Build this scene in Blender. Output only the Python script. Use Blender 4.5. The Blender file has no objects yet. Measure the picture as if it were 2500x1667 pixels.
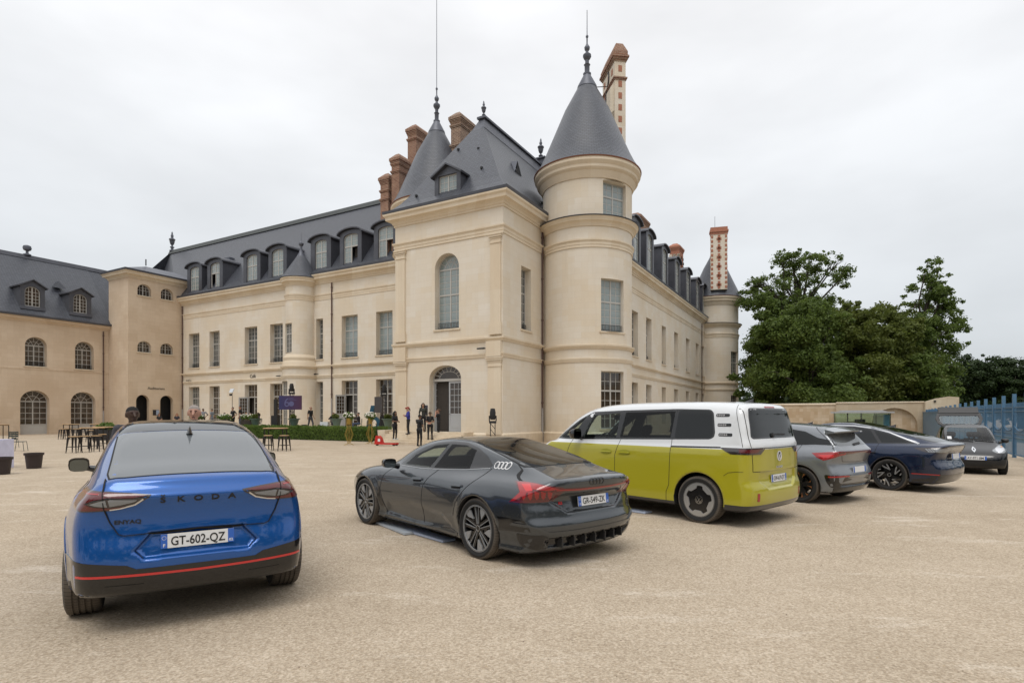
import bpy, bmesh, math, random
import numpy as np
from mathutils import Vector as V, Matrix as MX, geometry
from mathutils.bvhtree import BVHTree
from mathutils.noise import noise as pnoise
R = math.radians; PI = math.pi
random.seed(7); np.random.seed(7)
sc = bpy.context.scene; COL = sc.collection

# ---------------------------------------------------------------- camera
cd = bpy.data.cameras.new('camera'); cam = bpy.data.objects.new('camera', cd); COL.objects.link(cam)
cd.sensor_width = 36.0; cd.lens = 20.16; cd.shift_y = 0.0726; cd.clip_start = 0.05; cd.clip_end = 3000
cam.location = (0, 0, 1.69); cam.rotation_euler = (R(90), 0, 0)
sc.camera = cam
# ---------------------------------------------------------------- world: overcast sky
SUN_EL, SUN_AZ = R(64), R(196)     # azimuth clockwise from +Y (the view direction)
W = bpy.data.worlds.new('World'); sc.world = W; W.use_nodes = True
wt = W.node_tree; wn = wt.nodes; wl = wt.links; wn.clear()
def _n(t, **k):
    n = wn.new(t)
    for a, b in k.items(): setattr(n, a, b)
    return n
sky = _n('ShaderNodeTexSky', sky_type='NISHITA', sun_disc=False, sun_elevation=SUN_EL, sun_rotation=SUN_AZ)
sky.air_density = 1.0; sky.dust_density = 3.0
bg1 = _n('ShaderNodeBackground'); bg1.inputs['Strength'].default_value = 0.05; wl.new(sky.outputs[0], bg1.inputs[0])
geo = _n('ShaderNodeTexCoord'); sep = _n('ShaderNodeSeparateXYZ'); wl.new(geo.outputs['Generated'], sep.inputs[0])
# cloud deck: brighter towards the zenith as any overcast sky is, broken by soft cloud texture
mp = _n('ShaderNodeMapping'); mp.inputs['Scale'].default_value = (1.0, 1.0, 2.6); wl.new(geo.outputs['Generated'], mp.inputs[0])
nz = _n('ShaderNodeTexNoise'); nz.inputs['Scale'].default_value = 1.7; nz.inputs['Detail'].default_value = 5; nz.inputs['Roughness'].default_value = 0.5
wl.new(mp.outputs[0], nz.inputs[0])
cr = _n('ShaderNodeMapRange'); cr.inputs[1].default_value = 0.36; cr.inputs[2].default_value = 0.66; cr.inputs[3].default_value = 0.82; cr.inputs[4].default_value = 1.03
wl.new(nz.outputs[0], cr.inputs[0])
el = _n('ShaderNodeMapRange'); el.inputs[1].default_value = 0.0; el.inputs[2].default_value = 1.0; el.inputs[3].default_value = 0.60; el.inputs[4].default_value = 1.20
wl.new(sep.outputs[2], el.inputs[0])
mu = _n('ShaderNodeMath', operation='MULTIPLY'); wl.new(cr.outputs[0], mu.inputs[0]); wl.new(el.outputs[0], mu.inputs[1])
mu2 = _n('ShaderNodeMath', operation='MULTIPLY'); mu2.inputs[1].default_value = 1.0; wl.new(mu.outputs[0], mu2.inputs[0])
hz = _n('ShaderNodeMapRange'); hz.inputs[1].default_value = 0.0; hz.inputs[2].default_value = 0.55; wl.new(sep.outputs[2], hz.inputs[0])
mc = _n('ShaderNodeMix', data_type='RGBA'); mc.inputs[6].default_value = (0.90, 0.955, 1.0, 1); mc.inputs[7].default_value = (0.98, 0.985, 1.0, 1)
wl.new(hz.outputs[0], mc.inputs[0])
bg2 = _n('ShaderNodeBackground'); wl.new(mc.outputs[2], bg2.inputs[0]); wl.new(mu2.outputs[0], bg2.inputs[1])
mix = _n('ShaderNodeMixShader'); mix.inputs[0].default_value = 0.88; wl.new(bg1.outputs[0], mix.inputs[1]); wl.new(bg2.outputs[0], mix.inputs[2])
wo = _n('ShaderNodeOutputWorld'); wl.new(mix.outputs[0], wo.inputs[0])
# ---------------------------------------------------------------- sun
sd = bpy.data.lights.new('sun', 'SUN'); sd.energy = 1.0; sd.angle = R(32); sd.color = (1.0, 0.965, 0.91)
so = bpy.data.objects.new('sun', sd); COL.objects.link(so)
_dirv = V((math.sin(SUN_AZ) * math.cos(SUN_EL), math.cos(SUN_AZ) * math.cos(SUN_EL), math.sin(SUN_EL)))
so.rotation_euler = _dirv.to_track_quat('Z', 'Y').to_euler(); so.location = (0, 0, 60)
sc.view_settings.view_transform = 'Standard'; sc.view_settings.look = 'None'; sc.view_settings.gamma = 1.0
sc.view_settings.exposure = 0.36; sc.view_settings.use_curve_mapping = False
sc.render.engine = 'CYCLES'; sc.cycles.max_bounces = 6; sc.cycles.transparent_max_bounces = 12

# ---------------------------------------------------------------- mesh builder
class MB:
    def __init__(s): s.v = []; s.f = []; s.m = []
    def add(s, vs, fs, m=0):
        o = len(s.v); s.v += [tuple(p) for p in vs]
        s.f += [tuple(i + o for i in f) for f in fs]; s.m += [m] * len(fs); return s
    def box(s, x0, x1, y0, y1, z0, z1, m=0, M=None):
        vs = [(x, y, z) for z in (z0, z1) for y in (y0, y1) for x in (x0, x1)]
        if M is not None: vs = [M @ V(p) for p in vs]
        return s.add(vs, [(0, 2, 3, 1), (4, 5, 7, 6), (0, 1, 5, 4), (1, 3, 7, 5), (3, 2, 6, 7), (2, 0, 4, 6)], m)
    def quad(s, a, b, c, d, m=0): return s.add([a, b, c, d], [(0, 1, 2, 3)], m)
    def prism(s, poly, d0, d1, ax='y', m=0, caps=True):   # poly 2D; ax: extrude axis
        def P(p, d):
            return {'y': (p[0], d, p[1]), 'z': (p[0], p[1], d), 'x': (d, p[0], p[1])}[ax]
        n = len(poly); vs = [P(p, d0) for p in poly] + [P(p, d1) for p in poly]
        fs = [(i, (i + 1) % n, (i + 1) % n + n, i + n) for i in range(n)]
        if caps: fs += [tuple(range(n))[::-1], tuple(range(n, 2 * n))]
        return s.add(vs, fs, m)
    def lathe(s, prof, n=24, a0=0., a1=2 * PI, c=(0, 0), m=0, axis='z'):
        full = abs(a1 - a0 - 2 * PI) < 1e-6; k = n if full else n + 1
        vs = []
        for i in range(k):
            a = a0 + (a1 - a0) * i / n; ca, sa = math.cos(a), math.sin(a)
            for r, z in prof:
                p = (c[0] + r * ca, c[1] + r * sa, z)
                if axis == 'y': p = (p[0], p[2], -p[1])
                vs.append(p)
        q = len(prof); fs = []
        for i in range(n):
            j = (i + 1) % k
            for t in range(q - 1): fs.append((i * q + t, j * q + t, j * q + t + 1, i * q + t + 1))
        return s.add(vs, fs, m)
    def tube(s, pts, r, n=6, m=0, closed=False):
        pts = [V(p) for p in pts]; rs = r if isinstance(r, (list, tuple)) else [r] * len(pts)
        vs = []; N = len(pts); up0 = None
        for i, p in enumerate(pts):
            a = pts[(i - 1) % N] if (closed or i > 0) else p; b = pts[(i + 1) % N] if (closed or i < N - 1) else p
            t = (b - a).normalized() if (b - a).length > 1e-9 else V((0, 0, 1))
            if up0 is None: up0 = V((0, 0, 1)) if abs(t.z) < .9 else V((1, 0, 0))
            x = t.cross(up0); x = x.normalized() if x.length > 1e-6 else t.orthogonal().normalized(); y = x.cross(t).normalized(); up0 = y
            for k in range(n):
                an = 2 * PI * k / n; vs.append(p + (x * math.cos(an) + y * math.sin(an)) * rs[i])
        fs = []
        for i in range(N if closed else N - 1):
            j = (i + 1) % N
            for k in range(n): fs.append((i * n + k, i * n + (k + 1) % n, j * n + (k + 1) % n, j * n + k))
        if not closed: fs += [tuple(range(n))[::-1], tuple(range((N - 1) * n, N * n))]
        return s.add(vs, fs, m)
    def sweep(s, path, prof, m=0, closed=False):   # path 2D, profile [(out, z)], outward = right of travel
        N = len(path); vs = []; q = len(prof)
        for i in range(N):
            p = V(path[i]); ns = []
            if i > 0 or closed: d = (p - V(path[i - 1])).normalized(); ns.append(V((d.y, -d.x)))
            if i < N - 1 or closed: d = (V(path[(i + 1) % N]) - p).normalized(); ns.append(V((d.y, -d.x)))
            mt = ns[0] if len(ns) == 1 else (ns[0] + ns[1]) / max(.2, (1 + ns[0].dot(ns[1])))
            for o, z in prof: w = p + mt * o; vs.append((w.x, w.y, z))
        fs = []
        for i in range(N if closed else N - 1):
            j = (i + 1) % N
            for t in range(q - 1): fs.append((i * q + t, j * q + t, j * q + t + 1, i * q + t + 1))
        if not closed: fs += [tuple(range(q)), tuple(range((N - 1) * q, N * q))[::-1]]
        return s.add(vs, fs, m)
    def ball(s, c, r, n=8, sx=1, sy=1, sz=1, m=0):
        k = max(4, n // 2 + 1); prof = [(max(1e-4, math.sin(PI * i / k)) , -math.cos(PI * i / k)) for i in range(k + 1)]
        t = MB().lathe(prof, n); return s.add([(c[0] + x * r * sx, c[1] + y * r * sy, c[2] + z * r * sz) for x, y, z in t.v], t.f, m)
    def join(s, o, M=None, m=None):
        vs = o.v if M is None else [tuple(M @ V(p)) for p in o.v]
        b = len(s.v); s.v += list(vs); s.f += [tuple(i + b for i in f) for f in o.f]; s.m += (o.m if m is None else [m] * len(o.f)); return s
    def mesh(s, name, mats, smooth=None):
        me = bpy.data.meshes.new(name); me.from_pydata(s.v, [], s.f)
        for mt in (mats if isinstance(mats, (list, tuple)) else [mats]): me.materials.append(mt)
        if any(s.m): me.polygons.foreach_set('material_index', s.m)
        if smooth is not None:
            me.polygons.foreach_set('use_smooth', [True] * len(me.polygons)); me.set_sharp_from_angle(angle=R(smooth))
        me.update(); return me
def link(name, me, parent=None, M=None, **props):
    o = bpy.data.objects.new(name, me); COL.objects.link(o)
    if parent is not None: o.parent = parent
    if M is not None: o.matrix_basis = M
    for k, v in props.items(): o[k] = v
    return o
def put(name, mb, mats, parent=None, M=None, smooth=None, **props): return link(name, mb.mesh(name, mats, smooth), parent, M, **props)
def thing(name, label, cat, loc=(0, 0, 0), rz=0., group=None, parent=None):
    o = bpy.data.objects.new(name, None); COL.objects.link(o); o.empty_display_size = .2
    o.location = loc; o.rotation_euler = (0, 0, rz); o['label'] = label; o['category'] = cat
    if group: o['group'] = group
    return o
def tagged(o, label, cat, group=None):
    o['label'] = label; o['category'] = cat
    if group: o['group'] = group
    return o
def dup(root, loc, rz, label, group=None):
    r = root.copy(); COL.objects.link(r); r.location = loc; r.rotation_euler = (0, 0, rz); r['label'] = label
    if group: r['group'] = group
    for ch in list(root.children):
        c = ch.copy(); COL.objects.link(c); c.parent = r
        for g in list(ch.children):
            d = g.copy(); COL.objects.link(d); d.parent = c
    return r
def T(x, y, z): return MX.Translation((x, y, z))
def RZ(a): return MX.Rotation(a, 4, 'Z')
def cdt(outline, holes=(), extra=(), res=None):
    """triangulate a 2D outline with holes, optional inner points -> verts, faces"""
    vs = []; es = []
    for lp in [outline] + list(holes):
        o = len(vs); n = len(lp); vs += [V((p[0], p[1])) for p in lp]; es += [(o + i, o + (i + 1) % n) for i in range(n)]
    vs += [V(p) for p in extra]
    rv, re, rf, *_ = geometry.delaunay_2d_cdt(vs, es, [], 1 if not holes else 0, 1e-6)
    def inside(p, lp):
        c = False; n = len(lp); j = n - 1
        for i in range(n):
            a, b = lp[i], lp[j]
            if (a[1] > p[1]) != (b[1] > p[1]) and p[0] < (b[0] - a[0]) * (p[1] - a[1]) / (b[1] - a[1]) + a[0]: c = not c
            j = i
        return c
    if holes:
        out = []
        for f in rf:
            cx = sum(rv[i].x for i in f) / len(f); cy = sum(rv[i].y for i in f) / len(f)
            if inside((cx, cy), outline) and not any(inside((cx, cy), h) for h in holes): out.append(f)
        rf = out
    return [(p.x, p.y) for p in rv], [tuple(f) for f in rf]

# ---------------------------------------------------------------- materials
MATS = {}
class NT:
    def __init__(s, name):
        s.mat = bpy.data.materials.new(name); s.mat.use_nodes = True; s.t = s.mat.node_tree; s.b = s.t.nodes['Principled BSDF']; s.out = s.t.nodes['Material Output']
    def n(s, t, **k):
        n = s.t.nodes.new(t)
        for a, b in k.items():
            if a.startswith('i_'):
                key = a[2:]; key = int(key) if key.isdigit() else key
                n.inputs[key].default_value = b
            else: setattr(n, a, b)
        return n
    def l(s, a, b): s.t.links.new(a, b)
    def mixc(s, fac, a, b, mode='MIX'):
        n = s.n('ShaderNodeMix', data_type='RGBA', blend_type=mode)
        for i, x in ((0, fac), (6, a), (7, b)):
            if hasattr(x, 'links'): s.l(x, n.inputs[i])
            else: n.inputs[i].default_value = x if i == 0 else (*x[:3], 1)
        return n.outputs[2]
    def noise(s, vec, scale, detail=3, rough=.5, lo=None, hi=None):
        n = s.n('ShaderNodeTexNoise'); n.inputs['Scale'].default_value = scale; n.inputs['Detail'].default_value = detail; n.inputs['Roughness'].default_value = rough
        if vec is not None: s.l(vec, n.inputs[0])
        if lo is None: return n.outputs[0]
        m = s.n('ShaderNodeMapRange', i_1=lo, i_2=hi); s.l(n.outputs[0], m.inputs[0]); return m.outputs[0]
    def math(s, op, a, b=None):
        n = s.n('ShaderNodeMath', operation=op)
        for i, x in ((0, a), (1, b)):
            if x is None: continue
            if hasattr(x, 'links'): s.l(x, n.inputs[i])
            else: n.inputs[i].default_value = x
        return n.outputs[0]
    def bump(s, h, strength=.3, dist=.02):
        n = s.n('ShaderNodeBump', i_Strength=strength, i_Distance=dist); s.l(h, n.inputs['Height']); s.l(n.outputs[0], s.b.inputs['Normal'])
    def base(s, c):
        if hasattr(c, 'links'): s.l(c, s.b.inputs['Base Color'])
        else: s.b.inputs['Base Color'].default_value = (*c[:3], 1)
    def rough(s, v): s.b.inputs['Roughness'].default_value = v
def simple(name, col, rough=.5, metal=0., coat=0., var=.08, spec=None, scale=6.):
    if name in MATS: return MATS[name]
    t = NT(name); tc = t.n('ShaderNodeTexCoord')
    if var > 0:
        f = t.noise(tc.outputs['Object'], scale, 4, .6, .3, .7)
        t.base(t.mixc(f, tuple(c * (1 - var) for c in col), tuple(min(1, c * (1 + var)) for c in col)))
    else: t.base(col)
    t.rough(rough); t.b.inputs['Metallic'].default_value = metal; t.b.inputs['Coat Weight'].default_value = coat; t.b.inputs['Coat Roughness'].default_value = .02
    if spec is not None: t.b.inputs['Specular IOR Level'].default_value = spec
    MATS[name] = t.mat; return t.mat
def wallvec(t, cyl=0.):
    """(run along the wall, height) from object coordinates; cyl = radius for round towers"""
    tc = t.n('ShaderNodeTexCoord'); sp = t.n('ShaderNodeSeparateXYZ'); t.l(tc.outputs['Object'], sp.inputs[0])
    if cyl:
        a = t.math('MULTIPLY', t.math('ARCTAN2', sp.outputs[1], sp.outputs[0]), cyl)
    else: a = t.math('ADD', sp.outputs[0], sp.outputs[1])
    c = t.n('ShaderNodeCombineXYZ'); t.l(a, c.inputs[0]); t.l(sp.outputs[2], c.inputs[1]); return tc, c.outputs[0], sp
def stone(name, col, col2, cyl=0., bw=.85, bh=.36, contrast=.5, stain=.35, ps=.42):
    t = NT(name); tc, wv, sp = wallvec(t, cyl)
    br = t.n('ShaderNodeTexBrick'); t.l(wv, br.inputs[0]); br.inputs['Scale'].default_value = 1; br.inputs['Mortar Size'].default_value = .006
    br.inputs['Brick Width'].default_value = bw; br.inputs['Row Height'].default_value = bh; br.inputs['Bias'].default_value = .0
    br.inputs[1].default_value = (0, 0, 0, 1); br.inputs[2].default_value = (1, 1, 1, 1); br.inputs[3].default_value = (.5, .5, .5, 1)
    big = t.noise(tc.outputs['Object'], .35, 4, .6, .35, .68); mid = t.noise(tc.outputs['Object'], 1.6, 5, .65, .3, .7); fine = t.noise(tc.outputs['Object'], 26, 4, .6)
    sn = t.n('ShaderNodeVectorMath', operation='SNAP'); sn.inputs[1].default_value = (bw * .5, bh, 1); t.l(wv, sn.inputs[0]); patch = t.noise(sn.outputs[0], ps, 3, .6, .44, .58)
    c = t.mixc(t.math('MULTIPLY', patch, .85), col, col2)
    c = t.mixc(t.math('MULTIPLY', br.outputs[0], contrast), c, tuple((x + y) / 2 * .96 for x, y in zip(col, col2)))
    c = t.mixc(t.math('MULTIPLY', mid, .22), c, col2)
    c = t.mixc(t.math('MULTIPLY', big, stain), c, tuple(x * f for x, f in zip(col2, (.90, .87, .83))))
    c = t.mixc(t.math('MULTIPLY', br.outputs[1], .34), c, tuple(x * .72 for x in col2))
    sm = t.n('ShaderNodeMapping'); sm.inputs['Scale'].default_value = (2.2, .16, 1); t.l(wv, sm.inputs[0]); streak = t.noise(sm.outputs[0], 1.3, 5, .7, .52, .78)
    dz = t.n('ShaderNodeMapRange', i_1=.15, i_2=2.2, i_3=1., i_4=0.); t.l(sp.outputs[2], dz.inputs[0]); dirt = t.math('MULTIPLY', dz.outputs[0], t.noise(tc.outputs['Object'], 2.4, 5, .7, .35, .65))
    c = t.mixc(t.math('MULTIPLY', streak, .22), c, tuple(x * f for x, f in zip(col2, (.74, .74, .74)))); c = t.mixc(t.math('MULTIPLY', dirt, .45), c, tuple(x * f for x, f in zip(col2, (.72, .68, .62))))
    c = t.mixc(.12, c, fine, 'OVERLAY')
    t.base(c); t.rough(.9); t.b.inputs['Specular IOR Level'].default_value = .2
    h = t.math('SUBTRACT', t.math('MULTIPLY', fine, .25), t.math('MULTIPLY', br.outputs[1], .5)); t.bump(h, .25, .012)
    return t.mat
LIME, LIME2 = (.735, .685, .605), (.69, .595, .46)
M_stone = stone('limestone', LIME, LIME2)
M_trim = stone('limestone_trim', (.735, .65, .52), (.65, .54, .40), bw=1.3, bh=3., contrast=.3)
M_tower = stone('limestone_tower', LIME, LIME2, cyl=2.92)
M_towtrim = stone('limestone_tower_trim', (.735, .65, .52), (.65, .54, .40), cyl=2.92, bw=1.3, bh=3., contrast=.3)
M_tan = stone('tan_stone', (.68, .56, .43), (.58, .455, .33), contrast=.25, stain=.5)
M_rubble = stone('old_wall_stone', (.70, .60, .47), (.46, .335, .21), bw=.62, bh=.30, contrast=.5, stain=.25, ps=.9)
def slate(name, col, cyl=False):
    t = NT(name); tc = t.n('ShaderNodeTexCoord'); sp = t.n('ShaderNodeSeparateXYZ'); t.l(tc.outputs['Object'], sp.inputs[0])
    a = t.math('MULTIPLY', t.math('ARCTAN2', sp.outputs[1], sp.outputs[0]), 2.2) if cyl else t.math('ADD', sp.outputs[0], sp.outputs[1])
    c = t.n('ShaderNodeCombineXYZ'); t.l(a, c.inputs[0]); t.l(sp.outputs[2], c.inputs[1])
    br = t.n('ShaderNodeTexBrick'); t.l(c.outputs[0], br.inputs[0]); br.inputs['Scale'].default_value = 1; br.inputs['Mortar Size'].default_value = .015
    br.inputs['Brick Width'].default_value = .22; br.inputs['Row Height'].default_value = .125
    br.inputs[1].default_value = (0, 0, 0, 1); br.inputs[2].default_value = (1, 1, 1, 1); br.inputs[3].default_value = (.2, .2, .2, 1)
    big = t.noise(tc.outputs['Object'], .5, 5, .65, .3, .7)
    k = t.mixc(t.math('MULTIPLY', br.outputs[0], .7), col, tuple(x * 1.7 for x in col)); k = t.mixc(t.math('MULTIPLY', big, .4), k, tuple(x * y for x, y in zip(col, (1.35, 1.3, 1.2))))
    k = t.mixc(t.math('MULTIPLY', br.outputs[1], .75), k, tuple(x * .3 for x in col)); t.base(k); t.rough(.40)
    saw = t.math('FRACT', t.math('DIVIDE', sp.outputs[2], .125)); t.bump(t.math('SUBTRACT', t.math('MULTIPLY', br.outputs[0], .3), saw), .6, .02)
    return t.mat
M_slate = slate('roof_slate', (.056, .061, .075)); M_slatec = slate('roof_slate_cone', (.056, .061, .075), True)
M_zinc = simple('zinc_dark', (.075, .078, .092), .42, .25, var=.15, scale=1.5)
M_lead = simple('lead_sheet', (.105, .112, .135), .45, .3, var=.2, scale=1.2)
M_frame = simple('window_paint', (.44, .425, .395), .5, var=.03)
M_doorgrey = simple('door_grey_paint', (.40, .41, .42), .5, var=.03)
M_iron = simple('black_iron', (.03, .03, .032), .5, .3)
M_pipe = simple('brown_drainpipe', (.10, .055, .045), .5, .2); M_pipeb = simple('cast_drainpipe', (.33, .31, .30), .5, .2)
M_black = simple('matte_black', (.012, .012, .013), .6); M_blackg = simple('gloss_black', (.008, .008, .009), .12, coat=.5, var=0)
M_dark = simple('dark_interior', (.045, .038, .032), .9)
def brickmat(name, a, b, mortar, bw=.24, bh=.075):
    t = NT(name); tc, wv, sp = wallvec(t); br = t.n('ShaderNodeTexBrick'); t.l(wv, br.inputs[0]); br.inputs['Scale'].default_value = 1
    br.inputs['Brick Width'].default_value = bw; br.inputs['Row Height'].default_value = bh; br.inputs['Mortar Size'].default_value = .011
    br.inputs[1].default_value = (*a, 1); br.inputs[2].default_value = (*b, 1); br.inputs[3].default_value = (*mortar, 1)
    mid = t.noise(tc.outputs['Object'], 3, 4, .6, .3, .7); t.base(t.mixc(t.math('MULTIPLY', mid, .35), br.outputs[0], tuple(x * .7 for x in a)))
    t.rough(.9); t.bump(t.math('SUBTRACT', 1.0, br.outputs[1]), .5, .01); return t.mat
M_brick = brickmat('red_brick', (.20, .085, .055), (.31, .16, .10), (.46, .39, .30), .30, .105); M_brickb = brickmat('brown_brick', (.17, .095, .065), (.30, .185, .12), (.55, .47, .37), .30, .105)
M_brickr = brickmat('bright_brick', (.42, .15, .085), (.36, .12, .07), (.46, .28, .2))
def glassmat(name, col, rough=.06, blind=None):
    t = NT(name); tc = t.n('ShaderNodeTexCoord')
    f = t.noise(tc.outputs['Object'], .8, 2, .5, .35, .65); c2 = blind or tuple(x * .75 for x in col)
    t.base(t.mixc(f, col, c2)); t.rough(rough); t.b.inputs['IOR'].default_value = 1.5; t.b.inputs['Coat Weight'].default_value = .6; t.b.inputs['Coat Roughness'].default_value = .02; return t.mat
G_pale = glassmat('pane_over_blind', (.27, .315, .315), blind=(.21, .25, .25)); G_mid = glassmat('pane_grey', (.15, .16, .155), blind=(.07, .07, .065)); G_dark = glassmat('pane_dark_room', (.035, .027, .02), blind=(.07, .05, .035))
# ================================================================ ground
GX = NT('gravel_ground'); tc = GX.n('ShaderNodeTexCoord'); o_ = tc.outputs['Object']
g_big = GX.noise(o_, .16, 5, .6, .35, .7); g_mid = GX.noise(o_, .9, 5, .65, .35, .7); g_fine = GX.noise(o_, 45, 5, .75, .3, .72); g_sp = GX.noise(o_, 160, 3, .6)
vor = GX.n('ShaderNodeTexVoronoi'); vor.inputs['Scale'].default_value = 70; GX.l(o_, vor.inputs[0])
vor2 = GX.n('ShaderNodeTexVoronoi'); vor2.inputs['Scale'].default_value = 16; vor2.inputs['Randomness'].default_value = 1; GX.l(o_, vor2.inputs[0])
c = GX.mixc(g_mid, (.385, .312, .228), (.46, .378, .283)); c = GX.mixc(GX.math('MULTIPLY', g_big, .6), c, (.50, .42, .325))
scf = GX.n('ShaderNodeMapping'); scf.inputs['Scale'].default_value = (.55, 1.6, 1); scf.inputs['Rotation'].default_value = (0, 0, .5); GX.l(o_, scf.inputs[0])
chalk = GX.noise(scf.outputs[0], .9, 6, .72, .56, .70); c = GX.mixc(GX.math('MULTIPLY', chalk, .75), c, (.62, .545, .45)); sc2_ = GX.n('ShaderNodeMapping'); sc2_.inputs['Scale'].default_value = (.9, 4.0, 1); sc2_.inputs['Rotation'].default_value = (0, 0, -.25); GX.l(o_, sc2_.inputs[0]); c = GX.mixc(GX.math('MULTIPLY', GX.noise(sc2_.outputs[0], .7, 6, .75, .58, .76), .45), c, (.60, .52, .42)); c = GX.mixc(GX.math('MULTIPLY', GX.noise(o_, .33, 4, .6, .55, .75), .35), c, (.30, .23, .155))
c = GX.mixc(.34, c, g_fine, 'OVERLAY')
vm = GX.n('ShaderNodeMapRange', i_1=0., i_2=.12, i_3=1., i_4=0.); GX.l(vor2.outputs['Distance'], vm.inputs[0])
c = GX.mixc(GX.math('MULTIPLY', vm.outputs[0], GX.noise(o_, 5, 2, .5, .5, .62)), c, (.16, .12, .085))
vs_ = GX.n('ShaderNodeSeparateColor'); GX.l(vor.outputs['Color'], vs_.inputs[0]); cs = GX.mixc(.30, c, vs_.outputs[0], 'SOFT_LIGHT')
vor3 = GX.n('ShaderNodeTexVoronoi'); vor3.inputs['Scale'].default_value = 33; GX.l(o_, vor3.inputs[0]); v3 = GX.n('ShaderNodeSeparateColor'); GX.l(vor3.outputs['Color'], v3.inputs[0]); cs = GX.mixc(.14, cs, v3.outputs[1], 'SOFT_LIGHT'); GX.base(cs); GX.rough(.95); GX.b.inputs['Specular IOR Level'].default_value = .15
GX.bump(GX.math('ADD', GX.math('MULTIPLY', g_fine, .7), GX.math('ADD', GX.math('MULTIPLY', vor.outputs['Distance'], .6), GX.math('MULTIPLY', g_mid, .5))), .30, .010)
M_gravel = GX.mat
g = MB()
for i in range(-20, 20):
    for j in range(-20, 20):
        f = lambda k: math.copysign(abs(k / 20) ** 3 * 1500 + abs(k) * 2.2, k)
        x0, x1, y0, y1 = f(i), f(i + 1), f(j), f(j + 1); g.quad((x0, y0, 0), (x1, y0, 0), (x1, y1, 0), (x0, y1, 0))
put('ground', g, M_gravel, kind='structure')
# loose pebbles on the near gravel
pb = MB()
for i in range(7000):
    d = 2.6 + 12 * random.random() ** 1.8; a = R(random.uniform(-46, 46)); x, y = d * math.sin(a) * 1.2, d * math.cos(a); r = .0025 + .009 * random.random() ** 5
    n = 5; a0 = random.random() * 6; vs = [(x + r * random.uniform(.7, 1.3) * math.cos(a0 + k * 2 * PI / n), y + r * random.uniform(.7, 1.3) * math.sin(a0 + k * 2 * PI / n), -.002) for k in range(n)] + [(x + r * .2 * random.random(), y, r * random.uniform(.5, .8))]
    pb.add(vs, [(k, (k + 1) % n, n) for k in range(n)], random.choice((0, 0, 1, 1, 2)))
put('gravel', pb, [simple('pebble_tan', (.42, .33, .22), .9, scale=40), simple('pebble_pale', (.55, .47, .36), .9, scale=40), simple('pebble_dark', (.20, .155, .11), .9, scale=40)], kind='stuff')

# ================================================================ castle frame
ANG = R(-29.435); CX = (-.52, 33.0, 0.)
BM = T(*CX) @ RZ(ANG)
def cw(x, y, z=0.): p = BM @ V((x, y, z)); return (p.x, p.y, p.z)
def building(name, label, cat='building', at=(0, 0)): return thing(name, label, cat, cw(*at), ANG)
def FR(kind, c):      # wall frames: (u, depth inwards, z)
    if kind == 'F': return MX(((1, 0, 0, 0), (0, 1, 0, c), (0, 0, 1, 0), (0, 0, 0, 1)))
    if kind == 'R': return MX(((0, -1, 0, c), (1, 0, 0, 0), (0, 0, 1, 0), (0, 0, 0, 1)))
    if kind == 'L': return MX(((0, 1, 0, c), (-1, 0, 0, 0), (0, 0, 1, 0), (0, 0, 0, 1)))
def oploop(u0, u1, z0, z1, rise=0):
    if not rise: return [(u0, z0), (u1, z0), (u1, z1), (u0, z1)]
    n = 14; c = (u0 + u1) / 2; a = (u1 - u0) / 2
    return [(u0, z0), (u1, z0)] + [(c + a * math.cos(PI * i / n), z1 - rise + rise * math.sin(PI * i / n)) for i in range(n + 1)]
def wall(name, parent, F, outline, ops, mat, depth=.45, back=True):
    mb = MB(); loops = [oploop(*o) for o in ops]
    vs, fs = cdt(outline, loops); mb.add([F @ V((u, 0, z)) for u, z in vs], fs)
    for lp in loops:
        n = len(lp)
        for i in range(n):
            a, b = lp[i], lp[(i + 1) % n]; mb.quad(*[F @ V(p) for p in ((a[0], 0, a[1]), (a[0], depth, a[1]), (b[0], depth, b[1]), (b[0], 0, b[1]))])
    return put(name, mb, mat, parent)
_wc = {}
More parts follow.
